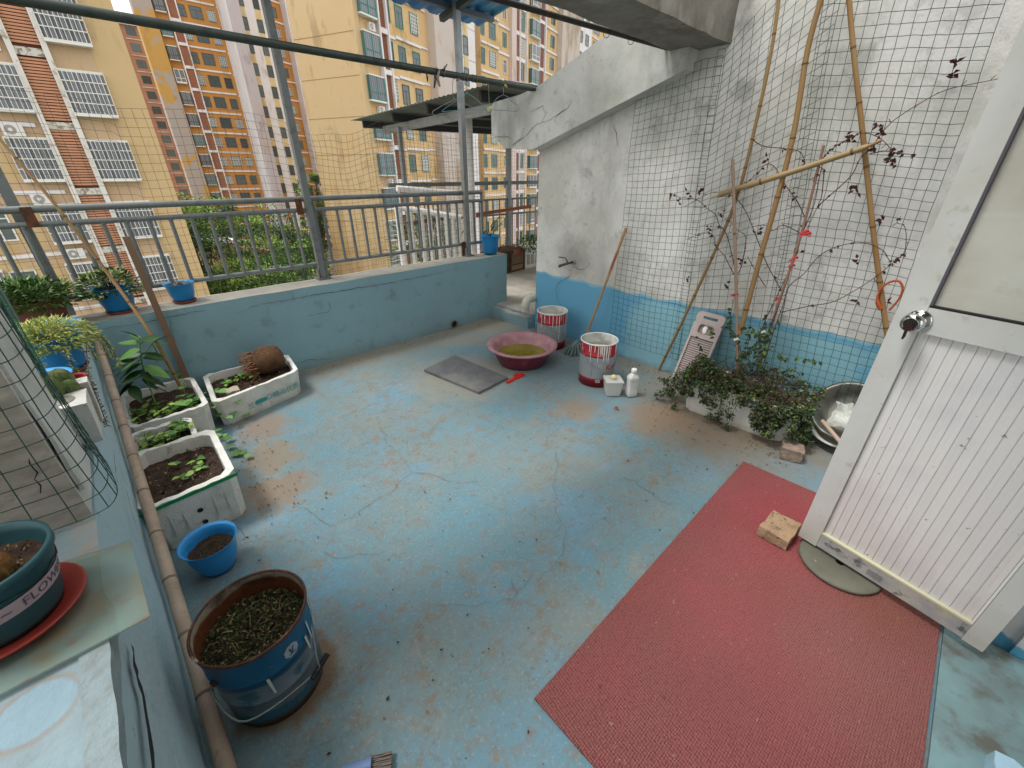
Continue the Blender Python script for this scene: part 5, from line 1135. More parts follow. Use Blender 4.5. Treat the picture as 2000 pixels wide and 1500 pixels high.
vs, fs = text_verts('Kinli', .07); mb = MB(); mb.add([c + Vector((rr * 1.004 * math.cos(a), rr * 1.004 * math.sin(a), .15 + v.y)) for v in vs for a in [math.radians(243) + v.x / rr]], fs); mb.build('red_lettering', mk('red_print', 'b02a35', .5), t)
random.seed(11)
t = thing('plastic_box', 'clear square plastic food box with a pale round lid knob', 'box', (2.52, 1.53, 0))
Mb = Matrix.Translation((2.535, 1.525, .006)) @ Matrix.Rotation(math.radians(-42), 4, 'Z')
clear = mk('clear_plastic', 'd8dad6', .25, [dict(s=10, lo=.5, hi=.7, c2='b9bbb5', amt=.5)], alpha=.62)
mb = MB(); b_, t_ = .050, .062; hh = .115; vs = [(-b_, -b_, 0), (b_, -b_, 0), (b_, b_, 0), (-b_, b_, 0), (-t_, -t_, hh), (t_, -t_, hh), (t_, t_, hh), (-t_, t_, hh)]
mb.add([Mb @ Vector(v) for v in vs], [(3, 2, 1, 0), (0, 1, 5, 4), (1, 2, 6, 5), (2, 3, 7, 6), (3, 0, 4, 7)]); mb.build('tub', clear, t)
mb = MB(); b2_ = .047; h2 = .07; vs = [(-b2_, -b2_, .002), (b2_, -b2_, .002), (b2_, b2_, .002), (-b2_, b2_, .002), (-b2_ - .006, -b2_ - .006, h2), (b2_ + .006, -b2_ - .006, h2), (b2_ + .006, b2_ + .006, h2), (-b2_ - .006, b2_ + .006, h2)]
mb.add([Mb @ Vector(v) for v in vs], [(3, 2, 1, 0), (0, 1, 5, 4), (1, 2, 6, 5), (2, 3, 7, 6), (3, 0, 4, 7), (4, 5, 6, 7)]); mb.build('white_contents', white_m, t)
mb = MB(); mb.box(-.067, .067, -.067, .067, hh, hh + .010, 0, Mb); mb.build('lid', clear, t)
mb = MB(); mb.lathe([(.034, 0), (.036, .004), (.030, .004), (.030, 0)], M=Mb @ Matrix.Translation((0, 0, hh + .009)), n=24); mb.build('lid_ring', clear, t)
mb = MB(); mb.lathe([(0, .036), (.010, .034), (.018, .026), (.021, .015), (.018, .004), (.012, 0)], M=Mb @ Matrix.Translation((.0, .0, hh + .010)), n=20); mb.build('ball', mk('pale_yellow_ball', 'd9cc93', .4), t)
mb = MB(); mb.add([Mb @ Vector(v) for v in ((.0565, -.045, .03), (.0565, .045, .03), (.0635, .05, .10), (.0635, -.05, .10))], [(0, 1, 2, 3)]); mb.build('red_label', mk('red_label', 'b23a42', .5), t)
t = thing('white_bottle', 'white plastic bottle with moulded round dimples and cap next to the clear box', 'bottle', (2.61, 1.40, 0))
Mb = Matrix.Translation((2.615, 1.405, .006)) @ Matrix.Rotation(math.radians(-30), 4, 'Z'); wb = mk('white_bottle_plastic', 'd4d5d2', .35, [dict(s=12, lo=.55, hi=.7, c2='b5b4ae', amt=.4)])
def rrect(w_, d_, r_, z, n=5):
    out = []
    for (cx, cy, a0) in ((w_ - r_, d_ - r_, 0), (-w_ + r_, d_ - r_, 1), (-w_ + r_, -d_ + r_, 2), (w_ - r_, -d_ + r_, 3)):
        for k in range(n): a = (a0 + k / (n - 1)) * math.pi / 2; out.append((cx + r_ * math.cos(a), cy + r_ * math.sin(a), z))
    return out
mb = MB(); R5 = [rrect(.036, .028, .008, 0), rrect(.040, .031, .010, .006), rrect(.040, .031, .010, .04), rrect(.037, .028, .01, .05), rrect(.037, .028, .01, .135), rrect(.040, .031, .010, .148), rrect(.036, .028, .010, .165), rrect(.018, .017, .010, .188), rrect(.016, .016, .0155, .192), rrect(.016, .016, .0155, .20)]
n = len(R5[0]); mb.add([Mb @ Vector(p) for r_ in R5 for p in r_], [(i * n + k, i * n + (k + 1) % n, (i + 1) * n + (k + 1) % n, (i + 1) * n + k) for i in range(len(R5) - 1) for k in range(n)], 0, True); mb.build('body', wb, t)
mb = MB(); mb.lathe([(.020, .197), (.021, .199), (.021, .222), (.018, .226), (0, .227)], M=Mb, n=24); mb.build('cap', white_m, t)
for z in (.07, .093, .116):
    mb = MB(); mb.lathe([(.010, .002), (.0085, .0), (.007, -.001), (0, -.002)], M=Mb @ Matrix.Translation((-.002, -.0285, z)) @ Matrix.Rotation(math.pi / 2, 4, 'X'), n=16); mb.build('dimple', wb, t)
mb = MB(); mb.leaf(aZ(1198, 799, .01), (1, -.4, .2), (0, 0, 1), .05, .022, 0, .5); mb.leaf(aZ(1202, 797, .01), (-.3, -1, .3), (0, 0, 1), .035, .018, 0, .5); tag(mb.build('dry_leaf', mk('orange_leaf', '9a5a32', .8)), 'crumpled orange brown leaf on the floor in front of the clear box', 'leaf')
# tap and drain elbow
tp = aX(1118, 512, 3.215); t = thing('water_tap', 'old metal tap with a lever sticking out of the white wall', 'tap', tp); met = mk('old_brass', '57534a', .4, [dict(s=30, lo=.5, hi=.7, c2='85806f', amt=.6)], metal=.6)
mb = MB(); e = aX(1094, 519, 3.10); mb.tube([tp + Vector((.03, 0, 0)), tp, tp.lerp(e, .5), e], [.013, .012, .011, .013], 10); mb.tube([e, e + (e - tp) * .12 + Vector((0, 0, -.006))], [.016, .011], 10); mb.build('body', met, t)
mb = MB(); m_ = tp.lerp(e, .45); mb.tube([m_, m_ + Vector((0, 0, .03))], .008, 8); mb.tube([m_ + Vector((0, 0, .03)), aX(1104, 504, 3.14), aX(1091, 502, 3.10)], [.006, .005, .006], 6); mb.build('lever', met, t)
mb = MB(); mb.lathe([(.024, .0), (.020, .008), (.012, .012)], M=Matrix.Translation(tp + Vector((.018, 0, 0))) @ Matrix.Rotation(-math.pi / 2, 4, 'Y'), n=16); mb.build('wall_flange', mk('lime_scale', '9c9682', .8), t)
t = thing('drain_elbow', 'white plastic drain elbow coming out of the gable corner above the step', 'pipe', aY(1033, 600, 3.02))
ca = aX(1052, 578, 3.20); pts = [Vector((3.235, 3.06, .335)), Vector((3.19, 3.065, .335)), Vector((3.15, 3.068, .32)), Vector((3.125, 3.07, .285)), Vector((3.12, 3.07, .235))]
pts = smooth_path(pts, 4)
mb = MB(); mb.tube(pts, .043, 16, cap=False); mb.tube([(3.12, 3.07, .27), (3.12, 3.07, .205)], .048, 18, cap=False); mb.tube([(3.12, 3.07, .270), (3.12, 3.07, .262)], .051, 18); mb.tube([(3.205, 3.062, .336), (3.24, 3.06, .336)], .048, 16); mb.build('elbow', mk('cream_pvc', 'cfcbb9', .4, [dict(s=9, lo=.5, hi=.7, c2='b3ad98', amt=.5)]), t)
# washboard
t = thing('washboard', 'pale plastic ribbed washboard leaning on the wall behind the vine planter', 'washboard', (3.1, 1.1, 0))
wt, wbm = (aX(1375, 605, 3.18) + aX(1414, 622, 3.18)) / 2, Vector((2.98, 1.15, .10)); wu = (wt - wbm).normalized(); 
wx = Vector((0, -1, 0)); wx = (wx - wu * wx.dot(wu)).normalized(); wn = wx.cross(wu)
if wn.x > 0: wn = -wn
WL = (wt - wbm).length; WW = .105
def WP(u, v, d=0): return wbm + wx * u + wu * v + wn * d
wm_ = mk('washboard_plastic', 'b5a6a2', .5, [dict(s=7, lo=.5, hi=.7, c2='9a8c88', amt=.6)])
mb = MB()
# the frame outline with a handle slot and a soap well cut out
def ringpoly(outer, inner, d0, d1):
    n = len(outer); vs = [WP(*p, d0) for p in outer] + [WP(*p, d1) for p in outer] + [WP(*p, d1) for p in inner] + [WP(*p, d0) for p in inner]
    mb.add(vs, [(i, (i + 1) % n, n + (i + 1) % n, n + i) for i in range(n)] + [(n + i, n + (i + 1) % n, 2 * n + (i + 1) % n, 2 * n + i) for i in range(n)] + [(2 * n + i, 2 * n + (i + 1) % n, 3 * n + (i + 1) % n, 3 * n + i) for i in range(n)])
def rr2(x0, x1, y0, y1, r, n=4):
    out = []
    for cx, cy, a0 in ((x1 - r, y1 - r, 0), (x0 + r, y1 - r, 1), (x0 + r, y0 + r, 2), (x1 - r, y0 + r, 3)):
        for k in range(n): a = (a0 + k / (n - 1)) * math.pi / 2; out.append((cx + r * math.cos(a), cy + r * math.sin(a)))
    return out
top_o = rr2(-WW, WW, WL - .085, WL, .03); top_i = rr2(-WW * .5, WW * .55, WL - .052, WL - .032, .008)
ringpoly(top_o, top_i, 0, .028)
mid_o = rr2(-WW, WW, WL - .20, WL - .083, .004); mid_i = rr2(-WW * .55, WW * .55, WL - .165, WL - .095, .02); ringpoly(mid_o, mid_i, 0, .028)
for u0, u1 in ((-WW, -WW + .016), (WW - .016, WW)):
    vs = [WP(u, v, d) for d in (0, .028) for v in (-.02, WL - .198) for u in (u0, u1)]; mb.add(vs, [(0, 1, 3, 2), (4, 6, 7, 5), (0, 4, 5, 1), (2, 3, 7, 6), (0, 2, 6, 4), (1, 5, 7, 3)])
mb.build('frame', wm_, t)
mb = MB(); vs = [WP(u, v, d) for d in (0.002, .010) for v in (-.02, WL - .19) for u in (-WW + .012, WW - .012)]; mb.add(vs, [(0, 1, 3, 2), (4, 6, 7, 5), (0, 4, 5, 1), (2, 3, 7, 6), (0, 2, 6, 4), (1, 5, 7, 3)])
vs = [WP(u, v, d) for d in (0.002, .008) for v in (WL - .17, WL - .09) for u in (-WW * .6, WW * .6)]; mb.add(vs, [(0, 1, 3, 2), (4, 6, 7, 5)]); mb.build('back_plate', mk('washboard_recess', '8d807d', .6), t)
k = 0; v = WL - .215; rib0 = None
while v > -.01:
    if rib0 is None:
        mb = MB(); mb.tube([WP(-WW + .016, v, .012), WP(WW - .016, v, .012)], .0058, 6); rib0 = mb.build('rib', wm_, t)
        base_v = v
    else:
        o = bpy.data.objects.new('rib', rib0.data); SC.collection.objects.link(o); o.parent = t; o.location = wu * (v - base_v)
    v -= .0165
mb = MB(); mb.lathe([(0, .006), (.018, .005), (.026, 0)], M=Matrix.Translation(WP(-.012, WL - .13, .012)) @ wn.to_track_quat('Z', 'Y').to_matrix().to_4x4() @ Matrix.Diagonal((.7, 1.2, 1, 1)), n=16); tag(mb.build('soap', mk('white_soap', 'f0f0ee', .3)), 'white piece of soap in the well of the washboard', 'soap')
# vine planter
t, iv = foam_box('long white foam planter overrun by dark green vine under the bamboo trellis', [(2.72, 1.05), (2.74, .38), (3.08, .33), (3.08, 1.06)], .0, .235, .03, .05, group=None)
tv = thing('vine', 'dark green and dry brown vine tangled over the planter and up the trellis sticks', 'plant', (2.9, .7, .2))
mb = MB()
def vleaf(p, sc=1.0, mat=None, dry=False):
    d = Vector((R_(-1, 1), R_(-1, 1), R_(-.9, .35))); mb.leaf(p, d, (R_(-.8, .3), R_(-.5, .5), 1), (.026 if random.random() > .12 else .040) * sc * R_(.5, 1.25), .017 * sc * R_(.7, 1.2), mat if mat is not None else random.choice((0, 0, 1, 1, 1, 2, 3) if not dry else (2,)), .2)
for i in range(5200):            # mound over the soil, lumpy
    u = R_(-.02, 1.05); v = R_(-.05, 1.02); x = 2.70 + .40 * v; y = 1.06 - .72 * u
    hgt = .25 + .075 * math.sin(u * 5 + 1) * math.sin(v * 4 + .3) + .09 * (noise.noise(Vector((x * 7, y * 7, 3)))) + R_(-.045, .035)
    if noise.noise(Vector((x * 9, y * 9, 8))) < -.38: continue
    vleaf((x, y, hgt))
strands = []
for i in range(46):               # runners hanging over the front and the ends
    if i < 30: y = random.choice((R_(.30, .62), R_(.3, 1.05), R_(.3, .75))); st = Vector((2.74, y, .26)); ed = Vector((2.74 - R_(.02, .10), y + R_(-.06, .06), R_(.02, .18)))
    elif i < 38: y = R_(.95, 1.05); st = Vector((2.80 + R_(-.05, .15), 1.03, .27)); ed = Vector((2.72 + R_(-.12, .15), 1.15 + R_(-.02, .13), R_(.01, .16)))
    else: st = Vector((2.9, .36, .27)); ed = Vector((2.72 + R_(-.05, .2), .26 + R_(-.02, .04), R_(.03, .2)))
    ps = smooth_path([st, st.lerp(ed, .4) + Vector((-.04, 0, .03)), st.lerp(ed, .8) + Vector((-.02, 0, -.02)), ed], 6); strands.append(ps)
    for p in ps:
        for q in range(4): vleaf(p + Vector((R_(-.02, .01), R_(-.02, .02), R_(-.015, .015))), .85)
for c in ([(1395, 920 - 60), (1330, 800), (1310, 770), (1305, 790)], [(1360, 690), (1335, 720), (1318, 760), (1300, 800)]): pass
kind(mb.build('foliage', leafV, tv), 'stuff')
mb = MB()
for ps in strands: mb.tube(ps, .0014, 4, cap=False)
for i in range(150):
    a = Vector((R_(2.70, 3.05), R_(.36, 1.04), .25 + R_(0, .05))); b = a + Vector((R_(-.12, .12), R_(-.15, .15), R_(-.02, .12))); mb.tube([a, a.lerp(b, .5) + Vector((0, 0, R_(-.02, .05))), b], .0014, 4, cap=False)
mb.build('runners', stem_m, tv)
VN = [  # climbing vine stems read off the photograph, on planes just in front of the net
 [(1478, 715), (1490, 640), (1512, 590), (1545, 520), (1570, 450), (1590, 400), (1600, 350), (1607, 320)],
 [(1485, 720), (1500, 650), (1520, 600), (1530, 560), (1555, 500), (1570, 440), (1582, 395), (1590, 350)],
 [(1490, 715), (1510, 650), (1528, 600), (1541, 560), (1570, 535), (1600, 500), (1640, 480), (1690, 475), (1725, 490), (1740, 510), (1765, 495), (1770, 460), (1765, 440), (1752, 435), (1760, 422)],
 [(1525, 610), (1580, 598), (1625, 590), (1665, 570), (1700, 548), (1730, 525), (1760, 500)],
 [(1527, 568), (1500, 520), (1480, 470), (1460, 420), (1440, 390), (1420, 378), (1392, 376), (1370, 385), (1335, 405)],
 [(1575, 440), (1570, 420), (1555, 390), (1540, 370), (1528, 352), (1512, 325), (1495, 322), (1478, 340), (1460, 355), (1435, 380), (1400, 385)],
 [(1600, 400), (1640, 365), (1665, 340), (1680, 310), (1700, 290), (1740, 240), (1800, 200), (1850, 175), (1920, 160), (1980, 148)],
 [(1590, 350), (1600, 320), (1620, 295), (1650, 275), (1685, 260), (1715, 268), (1735, 285), (1745, 300)],
 [(1434, 520), (1420, 460), (1405, 440), (1398, 420), (1385, 410), (1360, 390), (1330, 386), (1312, 380)],
 [(1436, 540), (1425, 520), (1415, 500), (1398, 480), (1395, 465), (1385, 455), (1360, 460), (1340, 468)],
 [(1436, 660), (1425, 640), (1428, 610), (1434, 580)], [(1440, 535), (1448, 520), (1456, 480), (1455, 460), (1440, 448), (1420, 425)],
 [(1562, 455), (1530, 440), (1510, 450), (1495, 440), (1470, 443)], [(1470, 272), (1490, 285), (1530, 290), (1560, 295), (1570, 310), (1572, 320)],
 [(1440, 700), (1455, 690), (1470, 680), (1500, 660)], [(1450, 715), (1445, 680), (1435, 650)], [(1465, 715), (1460, 680), (1470, 640)], [(1495, 560), (1470, 520), (1460, 500)],
 [(1700, 300), (1730, 295), (1760, 300), (1790, 302)], [(1610, 330), (1605, 380), (1598, 400), (1575, 450)]]
mb = MB(); lv = MB(); random.seed(5)
for c in VN:
    x0 = 3.07; ps = smooth_path([aX(x, y, (3.0 if y > 640 else 3.06 if y > 560 else 3.10) + .008 * math.sin(i * 1.7)) for i, (x, y) in enumerate(c)], 5)
    mb.tube(ps, [.0030 - .0016 * i / len(ps) for i in range(len(ps))], 5)
    for i, p in enumerate(ps):
        if i % 4 == 1: mb.tube([p, p + Vector((-.004, R_(-.018, .018), R_(-.02, .02)))], .0016, 4)
        if p.z > .8 and random.random() < .10:
            for q in range(2): lv.leaf(p + Vector((-.004, 0, 0)), (R_(-.3, .1), R_(-1, 1), R_(-1, .2)), (-1, R_(-.5, .5), .2), R_(.012, .028), R_(.008, .016), 0, .3)
        if p.z < .7:
            for q in range(2): lv.leaf(p, (R_(-.6, .2), R_(-1, 1), R_(-1, .4)), (-1, 0, .4), R_(.02, .045), R_(.012, .024), random.choice((1, 1, 2)), .2)
for (x, y) in ((1865, 125), (1864, 148), (1715, 245), (1720, 258), (1752, 298), (1748, 318), (1744, 312), (1668, 362), (1672, 372), (1675, 508), (1672, 590), (1408, 417), (1388, 445), (1480, 455), (1342, 545), (1345, 378), (1368, 372), (1313, 382), (1655, 265), (1660, 272), (1560, 488), (1700, 292), (1420, 553), (1452, 508), (1722, 435), (1325, 395), (1500, 312), (1732, 590), (1735, 310)):
    for q in range(4): lv.leaf(aX(x + R_(-4, 4), y + R_(-6, 6), 3.12), (R_(-.3, .1), R_(-1, 1), R_(-1, .5)), (-1, R_(-.6, .6), .3), R_(.018, .04), R_(.012, .022), 0, .4)
mb.build('climbing_stems', stem_m, tv); kind(lv.build('climbing_leaves', [dry_m, leafV[0], leafV[1]], tv), 'stuff')
lv = MB()
for a, b, s_ in (((1455, 640), (1495, 660), 1), ((1488, 645), (1478, 700), 1), ((1500, 640), (1490, 690), 1), ((1365, 660), (1372, 700), .8), ((1385, 640), (1395, 660), .8), ((1560, 700), (1600, 705), .9), ((1535, 700), (1520, 690), .9)):
    for k in range(9):
        q = k / 8; p = aX(a[0] + (b[0] - a[0]) * q, a[1] + (b[1] - a[1]) * q, 3.0); lv.leaf(p, (R_(-.6, .2), R_(-1, 1), R_(-1.2, .2)), (-1, R_(-.4, .4), .4), .04 * s_, .024 * s_, random.choice((0, 0, 1, 3)), .25)
kind(lv.build('young_leaves', leafV, tv), 'stuff')
# pans behind the door
stl = mk('dull_steel', '6f6f68', .45, [dict(s=9, lo=.5, hi=.65, c2='6a5f50', amt=.7)], metal=.8)
def pan(label, c, r, tilt, mat, yellow=None):
    t = thing('metal_basin', label, 'basin', c, 0, 'metal basins leaning behind the planter'); q = Vector(tilt).normalized().to_track_quat('Z', 'Y').to_matrix().to_4x4(); M_ = Matrix.Translation(Vector(c)) @ q
    mb = MB(); mb.lathe([(0, -r * .42), (r * .55, -r * .42), (r * .74, -r * .30), (r * .90, -r * .02), (r, 0), (r, .004), (r * .89, .0), (r * .72, -r * .28), (r * .54, -r * .40), (0, -r * .40)], M=M_, n=44); mb.build('basin', mat, t)
    if yellow: mb = MB(); mb.lathe([(r * .795, -r * .205), (r * .86, -r * .09)], M=M_ @ Matrix.Diagonal((1.012, 1.012, 1, 1)), n=44); mb.build('yellow_stripe', yellow, t)
pan('white enamel basin with a yellow stripe lying under the steel one', (3.01, .13, .13), .19, (-.35, .1, 1), mk('white_enamel', 'b9b9ae', .35, [dict(s=9, lo=.5, hi=.7, c2='8d8a78', amt=.5)]), mk('yellow_enamel', 'd5a81e', .4))
pan('dull steel basin tilted against the wall beside the planter', (3.05, .155, .225), .20, (-.85, .2, .75), stl)
t = thing('plastic_bag', 'crumpled clear plastic bag lying in the steel basin', 'bag', (2.95, .14, .2)); mb = MB(); vs = []; n = 14
for j in range(n + 1):
    for i in range(n + 1):
        u, v = i / n - .5, j / n - .5; p = Vector((2.965 + v * .15, .13 + u * .18, .20 + .9 * v * .10)); vs.append(p + Vector((-.012, 0, .03)) * (1 + noise.noise(p * 30)) + noise.noise_vector(p * 22) * .014)
mb.add(vs, [(j * (n + 1) + i, j * (n + 1) + i + 1, (j + 1) * (n + 1) + i + 1, (j + 1) * (n + 1) + i) for j in range(n) for i in range(n)]); mb.build('bag', mk('clear_bag', 'd5dcd6', .15, alpha=.55), t)
t = thing('wooden_stick', 'short wooden handle poking out of the steel basin behind the door', 'stick', aX(1625, 835, 2.9)); mb = MB(); mb.tube([aX(1606, 822, 2.90), aX(1655, 880, 2.72)], .0125, 10); mb.build('handle', mk('peeled_wood', 'b39d8b', .6, [dict(s=9, lo=.5, hi=.7, c2='96806e', amt=.6)]), t)
# bricks, stone disc
brick_m = mk('old_brick', 'a3886c', .95, [dict(s=14, lo=.5, hi=.65, c2='6e5a44', amt=.6), dict(s=60, lo=.58, hi=.66, c2='4f4234', amt=.8, d=3), dict(s=5, lo=.5, hi=.7, c2='b89a7e', amt=.6)], bump=[(45, 1, 'noise')])
mb = MB(); Mk = Matrix.Translation((1.905, .158, .040)) @ Matrix.Rotation(math.radians(-3), 4, 'Z') @ Matrix.Rotation(.04, 4, 'Y'); mb.rbox(-.088, .088, -.062, .062, -.026, .026, .02, .006, f=16)
mb.v = [Mk @ p for p in mb.v]; tag(mb.build('brick', brick_m), 'porous tan half brick on the mat against the door corner', 'brick')
mb = MB(); Mk = Matrix.Translation((2.635, .305, .045)) @ Matrix.Rotation(.25, 4, 'Z'); mb.rbox(-.05, .05, -.055, .055, -.036, .034, .018, .008, f=16); mb.v = [Mk @ p for p in mb.v]
tag(mb.build('brick', mk('grey_brown_brick', '8a7667', .95, [dict(s=14, lo=.5, hi=.65, c2='a89a8c', amt=.6)], bump=[(45, .9, 'noise')])), 'small worn brown brick lump on the bare floor by the vine planter', 'brick')
t = thing('stone_disc', 'round olive grey stone disc with a centre hole lying under the door', 'stone disc', (1.895, -.085, .01))
mb = MB(); dz = .0125; mb.lathe([(.016, dz + .022), (.016, dz), (.13, dz), (.148, dz + .006), (.152, dz + .014), (.146, dz + .022), (.12, dz + .025), (.020, dz + .024), (.016, dz + .02)], (1.90, -.085, 0), 56); mb.v = [hjit(p, .0014, 30) for p in mb.v]
mb.build('disc', mk('olive_stone', '6a6a5c', .6, [dict(s=7, lo=.4, hi=.65, c2='55574c', amt=.7, d=8), dict(s=9, lo=.68, hi=.71, c2='b9bba0', amt=.9, off=(2, 0, 3)), dict(s=5, lo=.55, hi=.7, c2='7d7562', amt=.6)], bump=[(30, .3, 'noise')]), t)
mb = MB(); mb.disc((1.90, -.085, .0135), .0158, 12); mb.build('hole', black_m, t)
t = thing('paint_brush', 'grimy paint brush with pale blue tip at the bottom edge', 'brush', aZ(735, 1490, .02)); a_, b_ = aZ(765, 1486, .02), aZ(705, 1500, .02); 
mb = MB()
for i in range(60):
    s_ = R_(-.022, .022); q = (a_ - b_).normalized(); n_ = Vector((-q.y, q.x, 0)); p0 = b_.lerp(a_, .35) + n_ * s_; mb.tube([p0 + Vector((0, 0, R_(-.006, .006))), a_ + n_ * s_ * 1.1 + Vector((0, 0, R_(-.008, .006)))], .002, 4)
mb.build('bristles', mk('grey_bristle', '7d746c', .9), t); mb = MB(); mb.tube([b_ - (a_ - b_) * .6, b_, b_.lerp(a_, .35)], [.014, .018, .020], 10); mb.build('handle', mk('violet_blue_handle', '6f86b5', .5), t)
# ================================================================== DOOR
A = Vector((1.937, .081, .05)); uu = Vector((-.209, -.978, 0)).normalized(); nn = Vector((uu.y, -uu.x, 0))     # nn faces -X, toward the camera
if nn.x > 0: nn = -nn
t = thing('door', 'white aluminium door standing open with ribbed lower panel and glazed top', 'door', A + uu * .617)
DW, DH = .617, 2.05
dm = mk('white_door_paint', 'c9ccca', .45, [dict(s=3, lo=.45, hi=.7, c2='bab9ae', amt=.7, d=6), dict(s=16, lo=.62, hi=.72, c2='9c9282', amt=.5, d=5), dict(k='grad', a=2, nz=.25, ns=8, lo=.32, hi=.14, c2='a49c90', amt=.6)])
kick = mk('scuffed_kick_rail', 'a5a4a0', .5, [dict(s=9, lo=.45, hi=.6, c2='8f9094', amt=.7), dict(s=22, lo=.58, hi=.66, c2='3f3d42', amt=.8, d=5), dict(s=6, lo=.55, hi=.65, c2='b6ae98', amt=.6)])
def dbox(nm, u0, u1, z0, z1, d0, d1, mat, bev=0.0):
    mb = MB(); vs = [A + uu * u + nn * d + Vector((0, 0, z - .05)) for z in (z0, z1) for d in (d0, d1) for u in (u0, u1)]
    mb.add(vs, [(0, 2, 3, 1), (4, 5, 7, 6), (0, 1, 5, 4), (2, 6, 7, 3), (0, 4, 6, 2), (1, 3, 7, 5)]); o = mb.build(nm, mat, t)
    return o
dbox('stile', 0, .075, .05, DH, -.02, .02, dm); dbox('stile', DW - .055, DW, .05, DH, -.02, .02, dm)
dbox('middle_rail', .0755, DW - .0555, 1.07, 1.155, -.018, .018, dm); dbox('top_rail', .0755, DW - .0555, DH - .08, DH, -.018, .018, dm)
dbox('kick_rail', .0755, DW - .0555, .055, .125, -.018, .018, kick); dbox('bead', .0755, DW - .0555, .1255, .134, .0, .020, mk('cream_bead', 'c8c6a8', .5))
dbox('bead', .0755, DW - .0555, 1.1555, 1.162, .0, .017, black_m); dbox('bead', .076, .082, 1.1625, DH - .08, .0, .021, mk('grey_gasket', '55525c', .6))
dbox('bead', DW - .062, DW - .056, .1345, 1.07, .0, .024, white_m)
NS = 16; pw = (DW - .062 - .0755) / NS; slat0 = None; s_m = mk('ribbed_pvc', 'd9d9d8', .4, [dict(s=2.5, lo=.5, hi=.65, c2='c6b9b4', amt=.4, d=3), dict(s=5, lo=.5, hi=.65, c2='c9ccd2', amt=.5), dict(s=28, lo=.70, hi=.73, c2='6a5550', amt=.7, d=3), dict(k='grad', a=2, nz=.3, ns=9, lo=.34, hi=.12, c2='a9a39c', amt=.55)], rnd=.03)
for i in range(NS):
    u0 = .0755 + pw * i
    mb = MB(); dd = [(0, .0005), (.0015, .004), (pw * .30, .0046), (pw * .5, .0036), (pw * .8, .0046), (pw - .0015, .004), (pw, .0005)]
    vs = [A + uu * (u0 + a) + nn * b + Vector((0, 0, z - .05)) for z in (.1345, 1.0695) for a, b in dd]; n = len(dd)
    mb.add(vs, [(k, k + 1, n + k + 1, n + k) for k in range(n - 1)]); o = mb.build('slat', s_m, t)
dbox('backing', .0755, DW - .0625, .1345, 1.0695, -.012, -.006, dm)
dbox('glass_pane', .0825, DW - .0565, 1.1625, DH - .081, -.003, .003, mk('frosted_glass', 'e0e2da', .3, [dict(s=3, lo=.4, hi=.65, c2='c2bcae', amt=.7, d=5), dict(s=9, lo=.58, hi=.7, c2='b5b3a8', amt=.5), dict(s=4, lo=.6, hi=.7, c2='dfe0d8', amt=.6, st=(1, 1, 4))], trans=.35, ior=1.3))
mb = MB(); k0 = A + uu * .066 + nn * .02 + Vector((0, 0, 1.058)); q = nn.to_track_quat('Z', 'Y').to_matrix().to_4x4()
chrome = mk('chrome', 'c8c8c8', .08, metal=1.0)
mb.lathe([(.0, 0), (.036, .0), (.036, .004), (.030, .008), (.018, .012), (.015, .024), (.017, .030), (.028, .038), (.0315, .050), (.029, .062), (.020, .070), (.018, .070), (.017, .066), (0, .066)], M=Matrix.Translation(k0) @ q, n=36); knob = mb.build('door_knob', chrome, t)
ku = k0 + nn * .068
mb = MB(); mb.disc((0, 0, 0), .0165, 16, M=Matrix.Translation(k0 + nn * .0685) @ q); mb.build('keyhole', mk('dark_lock', '2a2220', .4), knob)
t3 = thing('door_key', 'dark key hanging in the chrome door knob', 'key', ku); mb = MB(); d_ = Vector((0, 0, -1))
P = [(-.007, .004), (.007, .004), (.012, -.006), (.011, -.016), (.004, -.020), (.005, -.040), (.002, -.050), (-.003, -.050), (-.004, -.020), (-.011, -.016), (-.012, -.006)]
vs = [ku + nn * .012 + uu * a + Vector((0, 0, b)) for a, b in P]; n = len(vs); mb.add(vs + [v + nn * .0025 for v in vs], [tuple(range(n)), tuple(range(n, 2 * n))[::-1]] + [(i, (i + 1) % n, n + (i + 1) % n, n + i) for i in range(n)]); mb.tube([ku - nn * .002, ku + nn * .014], .004, 6); mb.build('key', mk('key_metal', '3f2f2a', .4, metal=.6), t3)
# ink marks on the kick rail, as they stand on the photo
def dpoly(P, u0, z0, nm, mat, d=.0192):
    mb = MB()
    for pp in P: mb.add([A + uu * (u0 + a) + nn * d + Vector((0, 0, z0 + b - .05)) for a, b in pp], [tuple(range(len(pp)))])
    return mb.build(nm, mat, t)
ell = [[(.016 * math.cos(k / 12 * 6.283), .009 * math.sin(k / 12 * 6.283)) for k in range(12)]]
vs_o = [(.016 * math.cos(k / 16 * 6.283), .009 * math.sin(k / 16 * 6.283)) for k in range(16)]; vs_i = [(a * .8, b * .75) for a, b in vs_o]
dpoly([[vs_o[k], vs_o[(k + 1) % 16], vs_i[(k + 1) % 16], vs_i[k]] for k in range(16)] + [[(-.010, -.002), (.010, .001), (.010, .003), (-.010, 0)]], .115, .092, 'oval_stamp', mk('stamp_ink', '4a4a72', .6))
dpoly([[(.006 * i + R_(-.001, .001), .012 * j), (.006 * i + .003, .012 * j), (.006 * i + .003, .012 * j + .004), (.006 * i, .012 * j + .003)] for i in range(14) for j in range(3) if random.random() < .8], .145, .075, 'printed_marks', mk('stamp_ink_grey', '55555e', .6))
dpoly([[(0, .006 * j), (.05 + R_(0, .01), .006 * j), (.05, .006 * j + .002), (0, .006 * j + .002)] for j in range(5)], .26, .072, 'printed_lines', MATS['stamp_ink_grey'])
